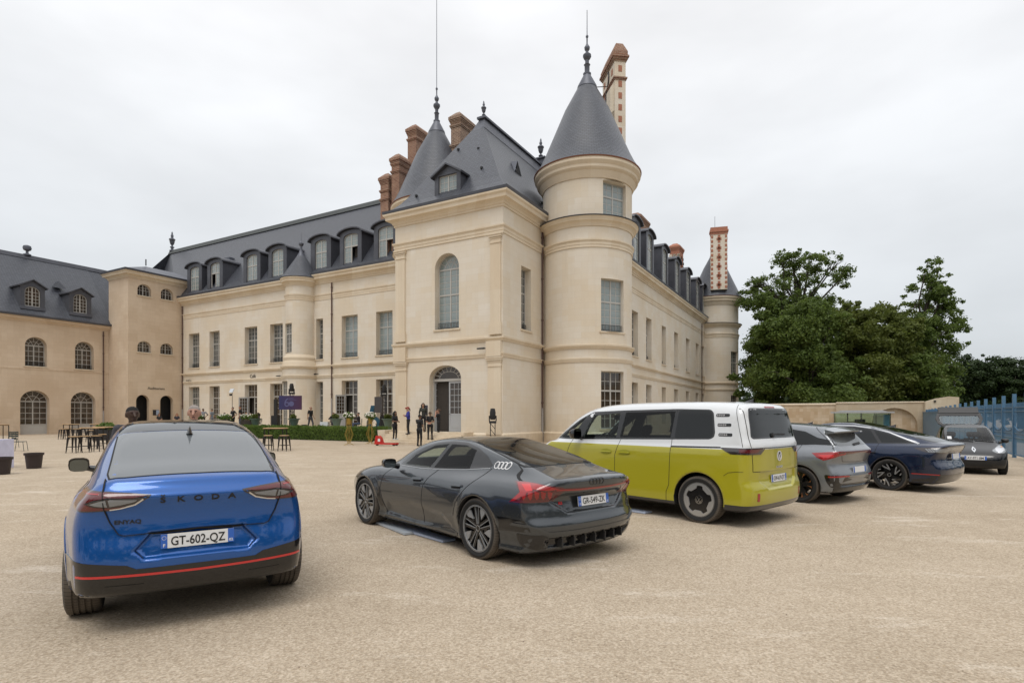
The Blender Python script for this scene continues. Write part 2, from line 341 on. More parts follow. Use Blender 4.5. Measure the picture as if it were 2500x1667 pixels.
def window(parent, F, u0, u1, z0, z1, rise=0, inset=.3, tr=(), rows=(4,), cols=2, cas=2, glass=None, each=False, sill=True, guard=False, panel=0., bar=.03, frame=None, fan='radial', name='window', openc=None, fw=.07):
    """window object = painted frame; its panes, sill and guard are sub-parts. tr: transom heights above sill; rows per light."""
    w, h = u1 - u0, z1 - z0; glass = glass or G_mid; frame = frame or M_frame
    key = (round(w, 2), round(h, 2), rise, tr, rows, cols, cas, glass.name, each, panel, bar, frame.name, fan, openc)
    if key not in _wc:
        fr = MB(); cells = []; hw = w / 2; d0, d1 = 0, .07
        hs = h - rise
        def bx(x0, x1, a, b, y0=d0, y1=d1): fr.box(x0, x1, y0, y1, a, b)
        top = hs if rise else h
        bx(-hw, -hw + fw, 0, top); bx(hw - fw, hw, 0, top); bx(-hw + fw, hw - fw, 0, fw)
        if not rise: bx(-hw + fw, hw - fw, h - fw, h)
        lv = [fw] + [t for t in tr] + [top - (0 if rise else fw)]
        if rise and fan == 'radial' and (not tr or abs(tr[-1] - hs) > .05): bx(-hw + fw, hw - fw, hs - .045, hs + .045, d0 - .01)
        for t in tr: bx(-hw + fw, hw - fw, t - .05, t + .05, d0 - .012)
        ms = .045
        for li in range(len(lv) - 1):
            za = lv[li] + (.05 if li else 0); zb = lv[li + 1] - (.05 if li < len(tr) else 0)
            if panel and li == 0:
                pz = panel; bx(-hw + fw, hw - fw, za, pz, .02, .05); bx(-hw + fw, hw - fw, pz, pz + .07); 
                for k in range(cas): xa = -hw + fw + (w - 2 * fw) / cas * k; bx(xa + .1, xa + (w - 2 * fw) / cas - .1, za + .12, pz - .1, .008, .02)
                za = pz + .07
            if rise and li == len(lv) - 2: zb = hs - (.045 if fan == 'radial' else 0)
            for k in range(cas):
                xa = -hw + fw + (w - 2 * fw) / cas * k; xb = xa + (w - 2 * fw) / cas
                if k: bx(xa - ms, xa + ms, za, zb, d0 - .006)
                xl = xa + (ms if k else 0); xr = xb - (ms if k < cas - 1 else 0)
                if openc == (li, k): cells.append((xl, xr, za, zb, 1)); continue
                nr = rows[min(li, len(rows) - 1)]
                for q in range(1, cols): x = xl + (xr - xl) * q / cols; bx(x - bar / 2, x + bar / 2, za, zb, .012, .05)
                for q in range(1, nr): z = za + (zb - za) * q / nr; bx(xl, xr, z - bar / 2, z + bar / 2, .0125, .0495)
                for q in range(cols):
                    for p in range(nr): cells.append((xl + (xr - xl) * q / cols, xl + (xr - xl) * (q + 1) / cols, za + (zb - za) * p / nr, za + (zb - za) * (p + 1) / nr, 0))
        polys = [[(a, c_), (b, c_), (b, d), (a, d)] for a, b, c_, d, o in cells if not o]; dark = [[(a, c_), (b, c_), (b, d), (a, d)] for a, b, c_, d, o in cells if o]
        if rise:
            n = 16; arc = lambda rx, rz, k: (rx * math.cos(PI * k / n), hs + rz * math.sin(PI * k / n))
            for k in range(n):
                p = [arc(hw, rise, k), arc(hw, rise, k + 1), arc(hw - fw, rise - fw, k + 1), arc(hw - fw, rise - fw, k)]; fr.prism(p, d0, d1)
            z_ = hs + .045
            if fan == 'radial':
                ns = 6; rin = .5
                for k in range(1, ns):
                    a = PI * k / ns; c_, s_ = math.cos(a), math.sin(a); q = bar / 2; r0 = 0 if k in (2, 4) else rin
                    p0 = (c_ * (hw - fw) * r0, hs + s_ * (rise - fw) * r0); p1 = (c_ * (hw - fw / 2), hs + s_ * (rise - fw / 2)); nx, nz_ = -s_ * q, c_ * q
                    fr.prism([(p0[0] - nx, p0[1] - nz_), (p1[0] - nx, p1[1] - nz_), (p1[0] + nx, p1[1] + nz_), (p0[0] + nx, p0[1] + nz_)], .012, .05)
                for k in range(n):
                    r1, r2 = rin - .02, rin + .02
                    fr.prism([arc(hw * r1, rise * r1, k), arc(hw * r2, rise * r2, k), arc(hw * r2, rise * r2, k + 1), arc(hw * r1, rise * r1, k + 1)], .0125, .0495)
                polys.append([(-hw + fw, z_)] + [(hw - fw, z_)] + [arc(hw - fw, rise - fw, k) for k in range(1, n)])
            else:
                if cas == 2: bx(-ms, ms, hs, h - fw, d0 - .006)
                for k in range(cas):
                    xa = -hw + fw + (w - 2 * fw) / cas * k; xb = xa + (w - 2 * fw) / cas
                    for q in range(1, cols):
                        x = xa + (xb - xa) * q / cols; zt = hs + rise * math.sqrt(max(0, 1 - (x / hw) ** 2)) - fw; bx(x - bar / 2, x + bar / 2, hs, zt, .012, .05)
                bx(-hw + fw, hw - fw, hs - bar / 2, hs + bar / 2, .0125, .0495)
                if rise > .5: q = hw * math.sqrt(max(0, 1 - .45 ** 2)); bx(-q + fw, q - fw, hs + rise * .45 - bar / 2, hs + rise * .45 + bar / 2, .0125, .0495)
                polys.append([(-hw + fw, hs), (hw - fw, hs)] + [arc(hw - fw, rise - fw, k) for k in range(1, n)])
        fm = fr.mesh(name, frame)
        if each:
            pms = []
            for p in polys:
                cxp = sum(q[0] for q in p) / len(p); czp = sum(q[1] for q in p) / len(p); pm = MB().prism([(q[0] - cxp, q[1] - czp) for q in p], .024, .03).mesh('pane', glass); pms.append((pm, cxp, czp))
        else:
            g = MB()
            for p in polys: g.prism(p, .024, .03)
            pms = [(g.mesh('pane', glass), 0, 0)]
        if dark:
            g = MB()
            for p in dark: g.prism(p, .35, .36)
            pms.append((g.mesh('open_casement_dark', M_dark), 0, 0))  # dark sheet set back in the opening, stands in for the unlit room
        _wc[key] = (fm, pms)
    fm, pms = _wc[key]
    o = link(name, fm, parent, F @ T((u0 + u1) / 2, inset, z0))
    for pm, x, z in pms: link('pane' if 'pane' in pm.name else 'open_shade_sheet', pm, o, T(x, 0, z))
    if sill: put('sill', MB().box(-w / 2 - .1, w / 2 + .1, -inset - .07, .02, -.1, .0), M_trim, o)
    if guard:
        gd = MB(); 
        for z in (.12, .42): gd.box(-w / 2, w / 2, -.06, -.04, z - .012, z + .012)
        nb = int(w / .11)
        for i in range(nb + 1): x = -w / 2 + w * i / nb; gd.box(x - .008, x + .008, -.058, -.042, .12, .42)
        put('guard_rail', gd, M_iron, o)
    return o
# moulding profiles (out, z) relative to base z
def P_(z, pts): return [(o, z + h) for o, h in pts]
CORN = [(-.02, 0), (.07, 0), (.07, .12), (.12, .14), (.16, .24), (.24, .3), (.26, .34), (.44, .38), (.46, .56), (.56, .66), (.57, .76), (-.02, .78)]
BAND = [(-.02, 0), (.05, 0), (.05, .16), (.075, .17), (.075, .32), (.12, .38), (.15, .42), (.15, .5), (-.02, .52)]
STRI = [(-.02, 0), (.06, .0), (.09, .08), (.17, .14), (.18, .24), (-.02, .29)]
STRJ = [(-.02, 0), (.05, 0), (.07, .1), (.11, .18), (.11, .24), (-.02, .27)]
PLIN = [(-.02, -.3), (.12, -.3), (.12, .5), (.04, .58), (-.02, .6)]
def mould(name, parent, path, prof, z, mat=None, closed=False, smooth=None): return put(name, MB().sweep(path, P_(z, prof), closed=closed), mat or M_trim, parent, smooth=smooth)
def gutterline(parent, path, z): return put('gutter', MB().sweep(path, [(.2, z), (.58, z), (.6, z + .16), (.5, z + .2), (.2, z + .26)]), M_zinc, parent)
def pipe(parent, x, y, z0, z1, zb=2.2, r=.055):
    p = put('downpipe', MB().tube([(x, y, zb), (x, y, z1 - .5), (x, y, z1 - .25)], r, 8), M_pipe, parent, smooth=40)
    put('pipe_foot', MB().tube([(x, y, z0), (x, y, zb)], r * 1.15, 8), M_pipeb, p, smooth=40)
    cl = MB()
    for k in range(5): z = zb + .3 + (z1 - zb - 1) * k / 4; cl.lathe([(r, z), (r + .025, z), (r + .025, z + .09), (r, z + .09)], 8, c=(x, y))
    put('pipe_collar', cl, M_pipe, p)
def urn(parent, x, y, z, s=1., mat=None):
    pr = [(.0, 0), (.30, 0), (.30, .12), (.16, .16), (.14, .42), (.24, .46), (.24, .54), (.10, .62), (.09, .74), (.20, .86), (.27, 1.1), (.30, 1.34), (.36, 1.40), (.34, 1.5), (.16, 1.6), (.13, 1.72), (.17, 1.84), (.14, 1.98), (.09, 2.08), (.10, 2.2), (.0, 2.46)]
    return put('finial_urn', MB().lathe([(r * s, zz * s) for r, zz in pr], 14), mat or M_lead, parent, T(x, y, z), smooth=40)
def spike(parent, x, y, z, h=4.2, s=1.):
    pr = [(0, 0), (.26, 0), (.27, .1), (.16, .16), (.17, .62), (.22, .68), (.13, .74), (.13, .98), (.2, 1.06), (.28, 1.22), (.27, 1.34), (.12, 1.46), (.09, 1.58), (.17, 1.7), (.19, 1.84), (.1, 1.98), (.05, 2.1), (.045, 2.45), (.09, 2.52), (.09, 2.6), (.03, 2.68), (.022, h), (0, h + .05)]
    return put('finial_spike', MB().lathe([(r * s, zz) for r, zz in pr], 12), M_lead, parent, T(x, y, z), smooth=40)
def roofpoly(name, parent, faces, mat=None): 
    mb = MB()
    for f in faces: mb.add(f, [tuple(range(len(f)))])
    return put(name, mb, mat or M_slate, parent)
def chimney(parent, x0, x1, y0, y1, z0, z1, mat, M=None, caps=((.0, .0),), bands=(), n=None):
    M = M or MX.Identity(4); mb = MB(); mb.box(x0, x1, y0, y1, z0, z1)
    o = put('chimney', mb, mat, parent, M)
    cp = MB()
    for i, (zb, out) in enumerate(((z1 - .55, .03), (z1 - .45, .06), (z1 - .35, .10), (z1 - .22, .15))): cp.box(x0 - out, x1 + out, y0 - out, y1 + out, zb, zb + .11 if i < 3 else z1)
    w = min(x1 - x0, y1 - y0) * .3
    vs = [(x0 - .15, y0 - .15, z1), (x1 + .15, y0 - .15, z1), (x1 + .15, y1 + .15, z1), (x0 - .15, y1 + .15, z1), (x0 + w, y0 + w, z1 + .42), (x1 - w, y0 + w, z1 + .42), (x1 - w, y1 - w, z1 + .42), (x0 + w, y1 - w, z1 + .42)]
    cp.add(vs, [(0, 1, 5, 4), (1, 2, 6, 5), (2, 3, 7, 6), (3, 0, 4, 7), (4, 5, 6, 7)]); put('chimney_cap', cp, mat, o)
    for zb in bands:
        b = MB(); b.box(x0 - .05, x1 + .05, y0 - .05, y1 + .05, zb, zb + .09); b.box(x0 - .09, x1 + .09, y0 - .09, y1 + .09, zb + .09, zb + .2); put('brick_band', b, mat, o)
    return o
def dormer(parent, F, u0, u1, z0, z1, rise, width, back, glass, hood='arch', top=None, **kw):
    """dormer: leaded body with cheeks (part), roof hood and window (sub-parts)"""
    c = (u0 + u1) / 2; hw = width / 2; body = MB(); zt = z1 + .12
    lp = oploop(u0 - c, u1 - c, z0, z1, rise)
    out = [(-hw, z0 - .25), (hw, z0 - .25), (hw, zt - .1)] + ([(hw * math.cos(PI * k / 10), zt - .1 + .32 * math.sin(PI * k / 10)) for k in range(1, 10)] if hood == 'arch' else [(0, zt + .42)]) + [(-hw, zt - .1)]
    vs, fs = cdt(out, [lp]); body.add([(u, 0, z) for u, z in vs], fs)
    for i in range(len(lp)):
        a, b = lp[i], lp[(i + 1) % len(lp)]; body.quad((a[0], 0, a[1]), (a[0], .2, a[1]), (b[0], .2, b[1]), (b[0], 0, b[1]))
    for sx in (-1, 1): body.quad((sx * hw, 0, z0 - .25), (sx * hw, back, z0 - .25), (sx * hw, back, zt - .1), (sx * hw, 0, zt - .1))
    o = put('dormer', body, M_zinc, parent, F @ T(c, 0, 0))
    h = MB(); ov = .2; n = 10
    if hood == 'arch': up = [((hw + ov) * math.cos(PI * k / n), zt - .1 + .48 * math.sin(PI * k / n)) for k in range(n + 1)]
    else: up = [(hw + ov, zt - .12), (0, zt + .55), (-hw - ov, zt - .12)]
    lo = [(x * .97, z - .1) for x, z in up]
    h.prism(up + lo[::-1], -.22, back + .1); put('dormer_roof', h, M_zinc, o, smooth=None)
    pl = MB().box(-hw - .02, hw + .02, -.1, .0, z0 - .3, z0 - .02); put('dormer_sill', pl, M_lead, o)
    for ch in range(1):
        w = window(o, T(0, 0, 0), u0 - c, u1 - c, z0, z1, rise, inset=.12, glass=glass, sill=False, fan='bar', **kw)
        for k in list(w.children):      # keep three levels: panes beside the window under the dormer
            k.parent = o; k.matrix_basis = w.matrix_basis @ k.matrix_basis
    return o
def textobj(body, size, M, mat, parent=None, name='lettering', ext=.01):
    me = TEXT(body, size); mb = MB(); 
    mb.add([(x, 0, z) for x, z in me[0]], me[1]); mb.add([(x, -ext, z) for x, z in me[0]], [f[::-1] for f in me[1]])
    return put(name, mb, mat, parent, M)
_txt = {}
def TEXT(body, size, align='CENTER', bold=0.):
    k = (body, align, bold)
    if k not in _txt:
        cu = bpy.data.curves.new('t', 'FONT'); cu.body = body; cu.align_x = align; cu.resolution_u = 3; cu.offset = bold
        ob = bpy.data.objects.new('t', cu); COL.objects.link(ob); dg = bpy.context.evaluated_depsgraph_get(); me = bpy.data.meshes.new_from_object(ob.evaluated_get(dg))
        _txt[k] = ([(v.co.x, v.co.y) for v in me.vertices], [tuple(p.vertices) for p in me.polygons]); bpy.data.objects.remove(ob); bpy.data.meshes.remove(me)
    v, f = _txt[k]; return [(x * size, y * size) for x, y in v], f
for _b in ('Auditorium', 'Café', '60', 'GT-602-QZ', 'GR-549-ZK', 'GW-619-DT', 'AY-971-BM'): TEXT(_b, 1)

# ================================================================ entrance pavilion
pav = building('entrance_pavilion', 'tall pale stone corner pavilion with arched doorway and steep slate hip roof', 'building')
PW = -8.04
fo = [(-4.87, -3.07, 6.98, 11.6, .9), (-5.3, -2.92, .72, 4.78, .8)]
wall('front_wall', pav, FR('F', 0), [(PW, -.4), (0, -.4), (0, 13.9), (PW, 13.9)], fo, M_stone, .5)
wall('side_wall', pav, FR('R', 0), [(0, -.4), (6.5, -.4), (6.5, 13.9), (0, 13.9)], [(2.21, 3.5, 6.98, 10.85)], M_stone, .5)
wall('side_wall', pav, FR('L', PW), [(-17.1, -.4), (0, -.4), (0, 13.9), (-17.1, 13.9)], [], M_stone)
pth = [(PW, 8.0), (PW, 0), (0, 0), (0, 5.4)]
mould('cornice', pav, pth, CORN, 13.78); mould('architrave', pav, pth, BAND, 12.23); mould('string_course', pav, pth, STRI, 6.03); mould('string_course', pav, pth, STRJ, 5.1); mould('plinth', pav, [(PW, 8), (PW, 0), (-5.6, 0)], PLIN, .1); mould('plinth', pav, [(-2.6, 0), (0, 0), (0, 5.4)], PLIN, .1)
gutterline(pav, pth, 14.56)
for (xa, xb, zb, zt_, cap) in ((-.80, -.12, 6.95, 12.23, 1), (PW + .12, PW + .85, 6.95, 12.23, 1), (-.98, -.10, .7, 5.1, 0), (PW + .1, PW + .98, .7, 5.1, 0)):
    pl = MB(); pl.box(xa, xb, -.10, 0.02, zb, zt_); pl.box(xa - .07, xb + .07, -.17, .02, zb - .55 if cap else zb - .1, zb - .002); pl.box(xa - .03, xb + .03, -.135, .02, zb, zb + .12)
    for k, (e, h0, h1) in enumerate(((.04, .55, .5), (.03, .3, .22), (.08, .2, .08), (.12, .08, 0.002))): pl.box(xa - e, xb + e, -.10 - e, .02, zt_ - h0, zt_ - h1)
    put('pilaster', pl, M_trim, pav)
for xa, xb in ((-.98, -.05), (PW + .05, PW + 1.0)):      # entablature blocks breaking forward over the lower pilasters
    eb = MB(); eb.box(xa - .06, xb, -.22, .02, 5.12, 6.02); put('entablature_block', eb, M_trim, pav)
window(pav, FR('F', 0), -4.87, -3.07, 6.98, 11.6, .9, .42, tr=(2.15,), rows=(4, 4), cols=2, cas=2, glass=G_pale, each=True, guard=True, fan='radial')
window(pav, FR('R', 0), 2.21, 3.5, 6.98, 10.85, 0, .42, tr=(2.35,), rows=(4, 3), cols=2, cas=2, glass=G_mid, each=True, guard=True)
# doorway: fixed fanlight, right leaf closed, left leaf swung in
fan = MB(); hw = 1.19
dF = FR('F', 0) @ T(-4.11, .4, .72)
for k in range(16):
    a, b = PI * k / 16, PI * (k + 1) / 16; P4 = lambda r1, r2, t: (r1 * math.cos(t), 3.26 + r2 * math.sin(t))
    fan.prism([P4(1.19, .8, a), P4(1.19, .8, b), P4(1.11, .72, b), P4(1.11, .72, a)], 0, .08); fan.prism([P4(.72, .46, a), P4(.72, .46, b), P4(.69, .43, b), P4(.69, .43, a)], .02, .06)
for k in range(1, 9):
    t = PI * k / 9; p0, p1 = P4(.70, .44, t), P4(1.15, .76, t); nx, nz_ = -math.sin(t) * .018, math.cos(t) * .018
    fan.prism([(p0[0] - nx, p0[1] - nz_), (p1[0] - nx, p1[1] - nz_), (p1[0] + nx, p1[1] + nz_), (p0[0] + nx, p0[1] + nz_)], .021, .059)
fan.box(-1.19, 1.19, -.02, .1, 3.1, 3.26); fan.box(-1.19, -1.1, 0, .1, 0, 3.1); fan.box(1.1, 1.19, 0, .1, 0, 3.1)
fo_ = put('door_frame', fan, M_frame, pav, dF)
put('pane', MB().prism([P4(1.15, .76, PI * k / 16) for k in range(17)], .03, .04), G_dark, fo_)
def leaf(parent, M, w, h):
    d = MB(); d.box(0, .1, 0, .06, 0, h); d.box(w - .1, w, 0, .06, 0, h); d.box(.1, w - .1, 0, .06, 0, .12); d.box(.1, w - .1, 0, .06, h - .1, h); d.box(.1, w - .1, .01, .05, .12, 1.0); d.box(.18, w - .18, -.002, .012, .2, .9); d.box(.1, w - .1, 0, .06, 1.0, 1.1)
    for k in range(1, 3): x = .1 + (w - .2) * k / 3; d.box(x - .014, x + .014, .01, .05, 1.1, h - .1)
    for k in range(1, 5): z = 1.1 + (h - 1.2) * k / 5; d.box(.1, w - .1, .0105, .0495, z - .014, z + .014)
    o = put('door', d, M_doorgrey, parent, M)
    pm = MB().box(-(w - .2) / 6 + .014, (w - .2) / 6 - .014, .026, .032, -(h - 1.2) / 10 + .014, (h - 1.2) / 10 - .014).mesh('pane', G_dark)
    for i in range(3):
        for j in range(5): link('pane', pm, o, T(.1 + (w - .2) * (i + .5) / 3, 0, 1.1 + (h - 1.2) * (j + .5) / 5))
    put('handle', MB().tube([(.06, -.0, 1.05), (.06, -.06, 1.05), (.16, -.06, 1.05)], .012, 6), M_iron, o)
leaf(pav, dF @ T(.0, .02, .02), 1.09, 3.06)
leaf(pav, dF @ T(-1.09, .05, .02) @ RZ(R(72)), 1.09, 3.06)
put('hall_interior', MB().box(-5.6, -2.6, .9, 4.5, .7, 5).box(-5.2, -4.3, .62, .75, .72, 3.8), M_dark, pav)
put('wall_plaque', MB().box(-5.62, -5.42, -.03, .0, 1.75, 2.35), simple('plaque_dark', (.03, .03, .05), .3), pav)
# roof
def hiproof(parent, x0, x1, y0, y1, rings, top, mat=None, name='roof'):
    mb = MB(); L = [[(x0 + d, y0 + d, z), (x1 - d, y0 + d, z), (x1 - d, y1 - d, z), (x0 + d, y1 - d, z)] for d, z in rings]
    for a, b in zip(L, L[1:]):
        for i in range(4): j = (i + 1) % 4; mb.quad(a[i], a[j], b[j], b[i])
    a = L[-1]; r0, r1 = top
    if abs(r0[0] - r1[0]) < 1e-6: mb.add(a + [r0, r1], [(0, 1, 4), (1, 2, 5, 4), (2, 3, 5), (3, 0, 4, 5)])
    else: mb.add(a + [r0, r1], [(0, 1, 5, 4), (1, 2, 5), (2, 3, 4, 5), (3, 0, 4)])
    return put(name, mb, mat or M_slate, parent)
hiproof(pav, PW, 0, 0, 17.1, [(-.5, 14.7), (-.1, 14.98), (.25, 15.35), (.6, 15.85), (3.55, 20.72)], ((-4.02, 4.25, 21.5), (-4.02, 12.85, 21.5)))
lc = MB(); lc.add([(-4.5, 3.6, 20.75), (-3.54, 3.6, 20.75), (-3.54, 13.5, 20.75), (-4.5, 13.5, 20.75), (-4.22, 4.1, 21.62), (-3.82, 4.1, 21.62), (-3.82, 13.0, 21.62), (-4.22, 13, 21.62)], [(0, 1, 5, 4), (1, 2, 6, 5), (2, 3, 7, 6), (3, 0, 4, 7), (4, 5, 6, 7)]); lc.box(-4.35, -3.69, 3.95, 13.15, 21.62, 21.76)
put('lead_ridge', lc, M_lead, pav); urn(pav, -4.02, 4.3, 21.74, .50); put('finial_pedestal', MB().box(-4.5, -3.5, 12.4, 13.4, 21.4, 22.15).box(-4.65, -3.35, 12.25, 13.55, 22.15, 22.25), M_lead, pav); urn(pav, -4.02, 12.9, 22.25, .74)
dormer(pav, FR('F', .25), -4.78, -3.42, 14.95, 16.5, 0, 1.95, 1.7, G_pale, hood='gable', rows=(4,), cols=2, cas=2, bar=.028)
rz_ = lambda x: 15.85 + (-x - .6) * 1.651
sk = MB(); a_, b_, c_ = (-1.75, 4.5, rz_(-1.75) + .02), (-1.75, 5.5, rz_(-1.75) + .02), (-1.8, 5.0, rz_(-1.8) + .85); d_ = (-2.32, 5.0, rz_(-2.32) + .05)
sk.add([a_, b_, c_, d_], [(0, 2, 3), (1, 3, 2)]); put('roof_vent', sk, M_lead, pav); put('vent_opening', MB().add([(a_[0] + .02, 4.62, a_[2]), (a_[0] + .02, 5.38, a_[2]), (c_[0] + .02, 5.0, c_[2] - .14)], [(0, 1, 2)]), M_black, pav)
vt = MB()
for x, y, z in ((-5.9, 1.3, 16.9), (-2.2, 1.2, 16.8), (-6.7, .5, 15.7), (-1.5, 10.0, 18.8), (-.7, 6.5, 16.1), (-3.2, 2.4, 18.7), (-4.9, 2.6, 19.1)): vt.box(x - .06, x + .06, y - .1, y + .05, z - .02, z + .12)
put('vent_tile', vt, M_black, pav, kind='stuff')
pipe(pav, -.16 + .24, 4.95, 0, 13.9)
def camera_dome(parent, M): 
    o = put('security_camera', MB().tube([(0, 0, 0), (0, -.22, 0)], .03, 6).tube([(-.5, -.24, .0), (0, -.24, .0)], [.045, .055], 8), M_black, parent, M); return o
camera_dome(pav, T(-1.12, 0, 5.62))
# ================================================================ round towers
def cyl_tower(o, R_, ops, z0, z1, mat, depth=.4, a_from=-150, a_to=110):
    A = lambda d: R(d) * R_
    loops = [oploop(A(a0), A(a1), zz0, zz1) for a0, a1, zz0, zz1 in ops]
    ext = [(A(a), z) for a in range(a_from + 4, a_to, 4) for z in np.arange(z0 + .5, z1, 1.2) if not any(A(b0) - .02 < A(a) < A(b1) + .02 and c0 - .02 < z < c1 + .02 for b0, b1, c0, c1 in ops)]
    for (b0, b1, c0, c1), lp in zip(ops, loops): pass
    outl = [(A(a), z0) for a in range(a_from, a_to + 1, 4)] + [(A(a), z1) for a in range(a_to, a_from - 1, -4)]
    vs, fs = cdt(outl, loops, ext); mb = MB(); C = lambda s, z, r=R_: (r * math.cos(s / R_), r * math.sin(s / R_), z)
    mb.add([C(s, z) for s, z in vs], fs); put('wall', mb, mat, o, smooth=25)
    if loops:
        rv = MB()
        for a0, a1, c0, c1 in ops:
            am = R((a0 + a1) / 2); dx, dy = math.cos(am) * depth, math.sin(am) * depth; n = 8
            s = [A(a0 + (a1 - a0) * i / n) for i in range(n + 1)]
            per = [(x, c0) for x in s] + [(x, c1) for x in s[::-1]]
            for i in range(len(per)):
                p, q = C(*per[i]), C(*per[(i + 1) % len(per)]); rv.quad(p, (p[0] - dx, p[1] - dy, p[2]), (q[0] - dx, q[1] - dy, q[2]), q)
        put('window_reveal', rv, M_stone, o)
def tower_window(o, R_, a0, a1, z0, z1, inset, **kw):
    am = R((a0 + a1) / 2); w = 2 * R_ * math.sin(R(a1 - a0) / 2); d = R_ * math.cos(R(a1 - a0) / 2)
    F = RZ(am + PI / 2) @ T(0, -d, 0)      # u tangent, depth inwards
    return window(o, F, -w / 2, w / 2, z0, z1, inset=inset, **kw)
def lathe_part(name, o, prof, mat, n=72, a0=0, a1=360): return put(name, MB().lathe(prof, n, R(a0), R(a1)), mat, o, smooth=30)
def big_tower(name, label, at, wins, R_=2.92, apex=24.4):
    o = building(name, label, 'tower', at)
    cyl_tower(o, R_, [w[:4] for w in wins], -.4, 17.0, M_tower, a_from=-168, a_to=172)
    for w in wins: tower_window(o, R_, *w[:4], .22, **w[4])
    S = lambda z, pts, k=1.: [(R_ + a * k, z + h) for a, h in pts]
    lathe_part('plinth', o, S(.1, PLIN), M_towtrim); lathe_part('string_course', o, S(5.0, STRJ), M_towtrim); lathe_part('string_course', o, S(5.83, STRI), M_towtrim)
    lathe_part('architrave', o, S(12.05, BAND), M_towtrim); lathe_part('cornice', o, S(13.35, [(-.02, 0), (.06, 0), (.1, .14), (.2, .26), (.3, .3), (.34, .42), (.42, .5), (.42, .52), (-.02, .6)], 1), M_towtrim)
    lathe_part('cornice_flashing', o, [(R_ - .02, 13.96), (R_ + .46, 13.89), (R_ + .47, 13.93), (R_ - .02, 14.02)], M_zinc)
    lathe_part('eaves_cornice', o, S(16.3, [(-.02, 0), (.06, 0), (.09, .1), (.2, .28), (.24, .42), (.36, .5), (.40, .56), (.40, .72), (.52, .86), (.56, .92), (.56, 1.12), (-.02, 1.16)]), M_towtrim)
    lathe_part('copper_edge', o, [(R_ + .3, 17.44), (R_ + .60, 17.40), (R_ + .62, 17.46), (R_ + .3, 17.56)], simple('copper_edge', (.22, .09, .05), .5, .3))
    H = apex - 17.45
    lathe_part('roof', o, [(R_ + .58, 17.47), (R_ + .25, 17.98), (R_ - .08, 18.65), (1.5, 17.5 + H * .62), (.62, 17.45 + H * .86)], M_slatec)
    lathe_part('lead_cap', o, [(.66, 17.45 + H * .855), (.63, 17.45 + H * .875), (.2, apex - .05), (.0, apex)], M_lead)
    return o
tw = big_tower('round_tower', 'large round stone tower with blue slate cone roof beside the entrance pavilion', (2.29, 7.15), [
    (-51, -17, 6.9, 10.15, dict(tr=(1.85,), rows=(4, 3), glass=G_pale, each=True, guard=True)), (-51, -17, .9, 4.45, dict(tr=(2.35,), rows=(4, 2), glass=G_dark, each=True)),
    (-48.5, -12, 13.98, 16.18, dict(tr=(1.3,), rows=(3, 2), glass=G_pale, each=True, sill=False))])
spike(tw, 0, 0, 24.3, 4.3)
chm = MB(); hk = simple('iron_tie', (.04, .04, .045), .5)
# big pattern chimney on the far side of the tower: local frame with long axis
CHM = T(.95, 2.75, 0) @ RZ(math.atan2(.786, -.618))
def pattern_chimney(parent, M, L, Wd, z0, z1, cross=False, flip=1):
    mb = MB(); ys = (0, Wd * flip); mb.box(0, L, min(ys), max(ys), z0, z1); o = put('chimney', mb, M_stone, parent, M)
    y0, y1 = min(ys), max(ys)
    cp = MB()
    for zb, h, e in ((z1 - 1.55, .1, .05), (z1 - 1.45, .1, .1), (z1 - .25, .12, .06), (z1 - .13, .13, .13), (z1, .14, .2), (z1 + .14, .3, .12)): cp.box(-e, L + e, y0 - e, y1 + e, zb, zb + h)
    cp.add([(-.12, y0 - .12, z1 + .44), (L + .12, y0 - .12, z1 + .44), (L + .12, y1 + .12, z1 + .44), (-.12, y1 + .12, z1 + .44), (.15, y0 + .15, z1 + 1.1), (L - .15, y0 + .15, z1 + 1.1), (L - .15, y1 - .15, z1 + 1.1), (.15, y1 - .15, z1 + 1.1)], [(0, 1, 5, 4), (1, 2, 6, 5), (2, 3, 7, 6), (3, 0, 4, 7), (4, 5, 6, 7)])
    put('chimney_cap', cp, M_brick, o)
    bk = MB().box(-.14, .14, -.02, .02, -.21, .21).mesh('brick_panel', M_brickr); bn = MB().box(-.02, .02, -.13, .13, -.21, .21).mesh('brick_panel', M_brickr)
    nrow = int((z1 - z0) / .82)
    for k in range(nrow):
        z = z1 - .75 - k * .82 - (.25 if k else 0)
        if z < z0 + .3: break
        for x in (.55, L / 2, L - .5): link('brick_panel', bk, o, T(x, y0 - .002, z)); link('brick_panel', bk, o, T(x, y1 + .002, z))
        link('brick_panel', bn, o, T(-.002, (y0 + y1) / 2, z))
    return o
pattern_chimney(tw, CHM, 2.7, .8, 16.5, 26.7, flip=-1)
bt = MB()
for zt_, e in ((19.5, .75), (22.6, .55), (24.6, .3)): bt.box(.5, .5 + .8, .0, e, 16.5, zt_); bt.add([(.5, 0, zt_), (1.3, 0, zt_), (1.3, e, zt_), (.5, e, zt_), (.5, 0, zt_ + .45), (1.3, 0, zt_ + .45)], [(0, 1, 2, 3), (3, 2, 5, 4), (0, 3, 4), (1, 5, 2)])
put('chimney_buttress', bt, M_stone, tw, CHM @ T(-.35, -.95, 0) @ RZ(0) if False else CHM @ T(-.4, .0, 0))
tie = MB(); tie.tube([V((-.1, .2, 23.6)), CHM @ V((1.5, .04, 25.5))], .03, 5)
pts = [CHM @ V((1.5 - .34 * math.sin(t * 1.0), .05, 25.35 + t * .42)) for t in np.linspace(-2.6, 2.6, 15)]; tie.tube(pts, .05, 5); put('iron_tie', tie, hk, tw, smooth=60)
put('lead_saddle', MB().box(.6, 1.5, .0, .5, 17.5, 20.3), M_lead, tw, CHM @ T(.0, .02, 0))
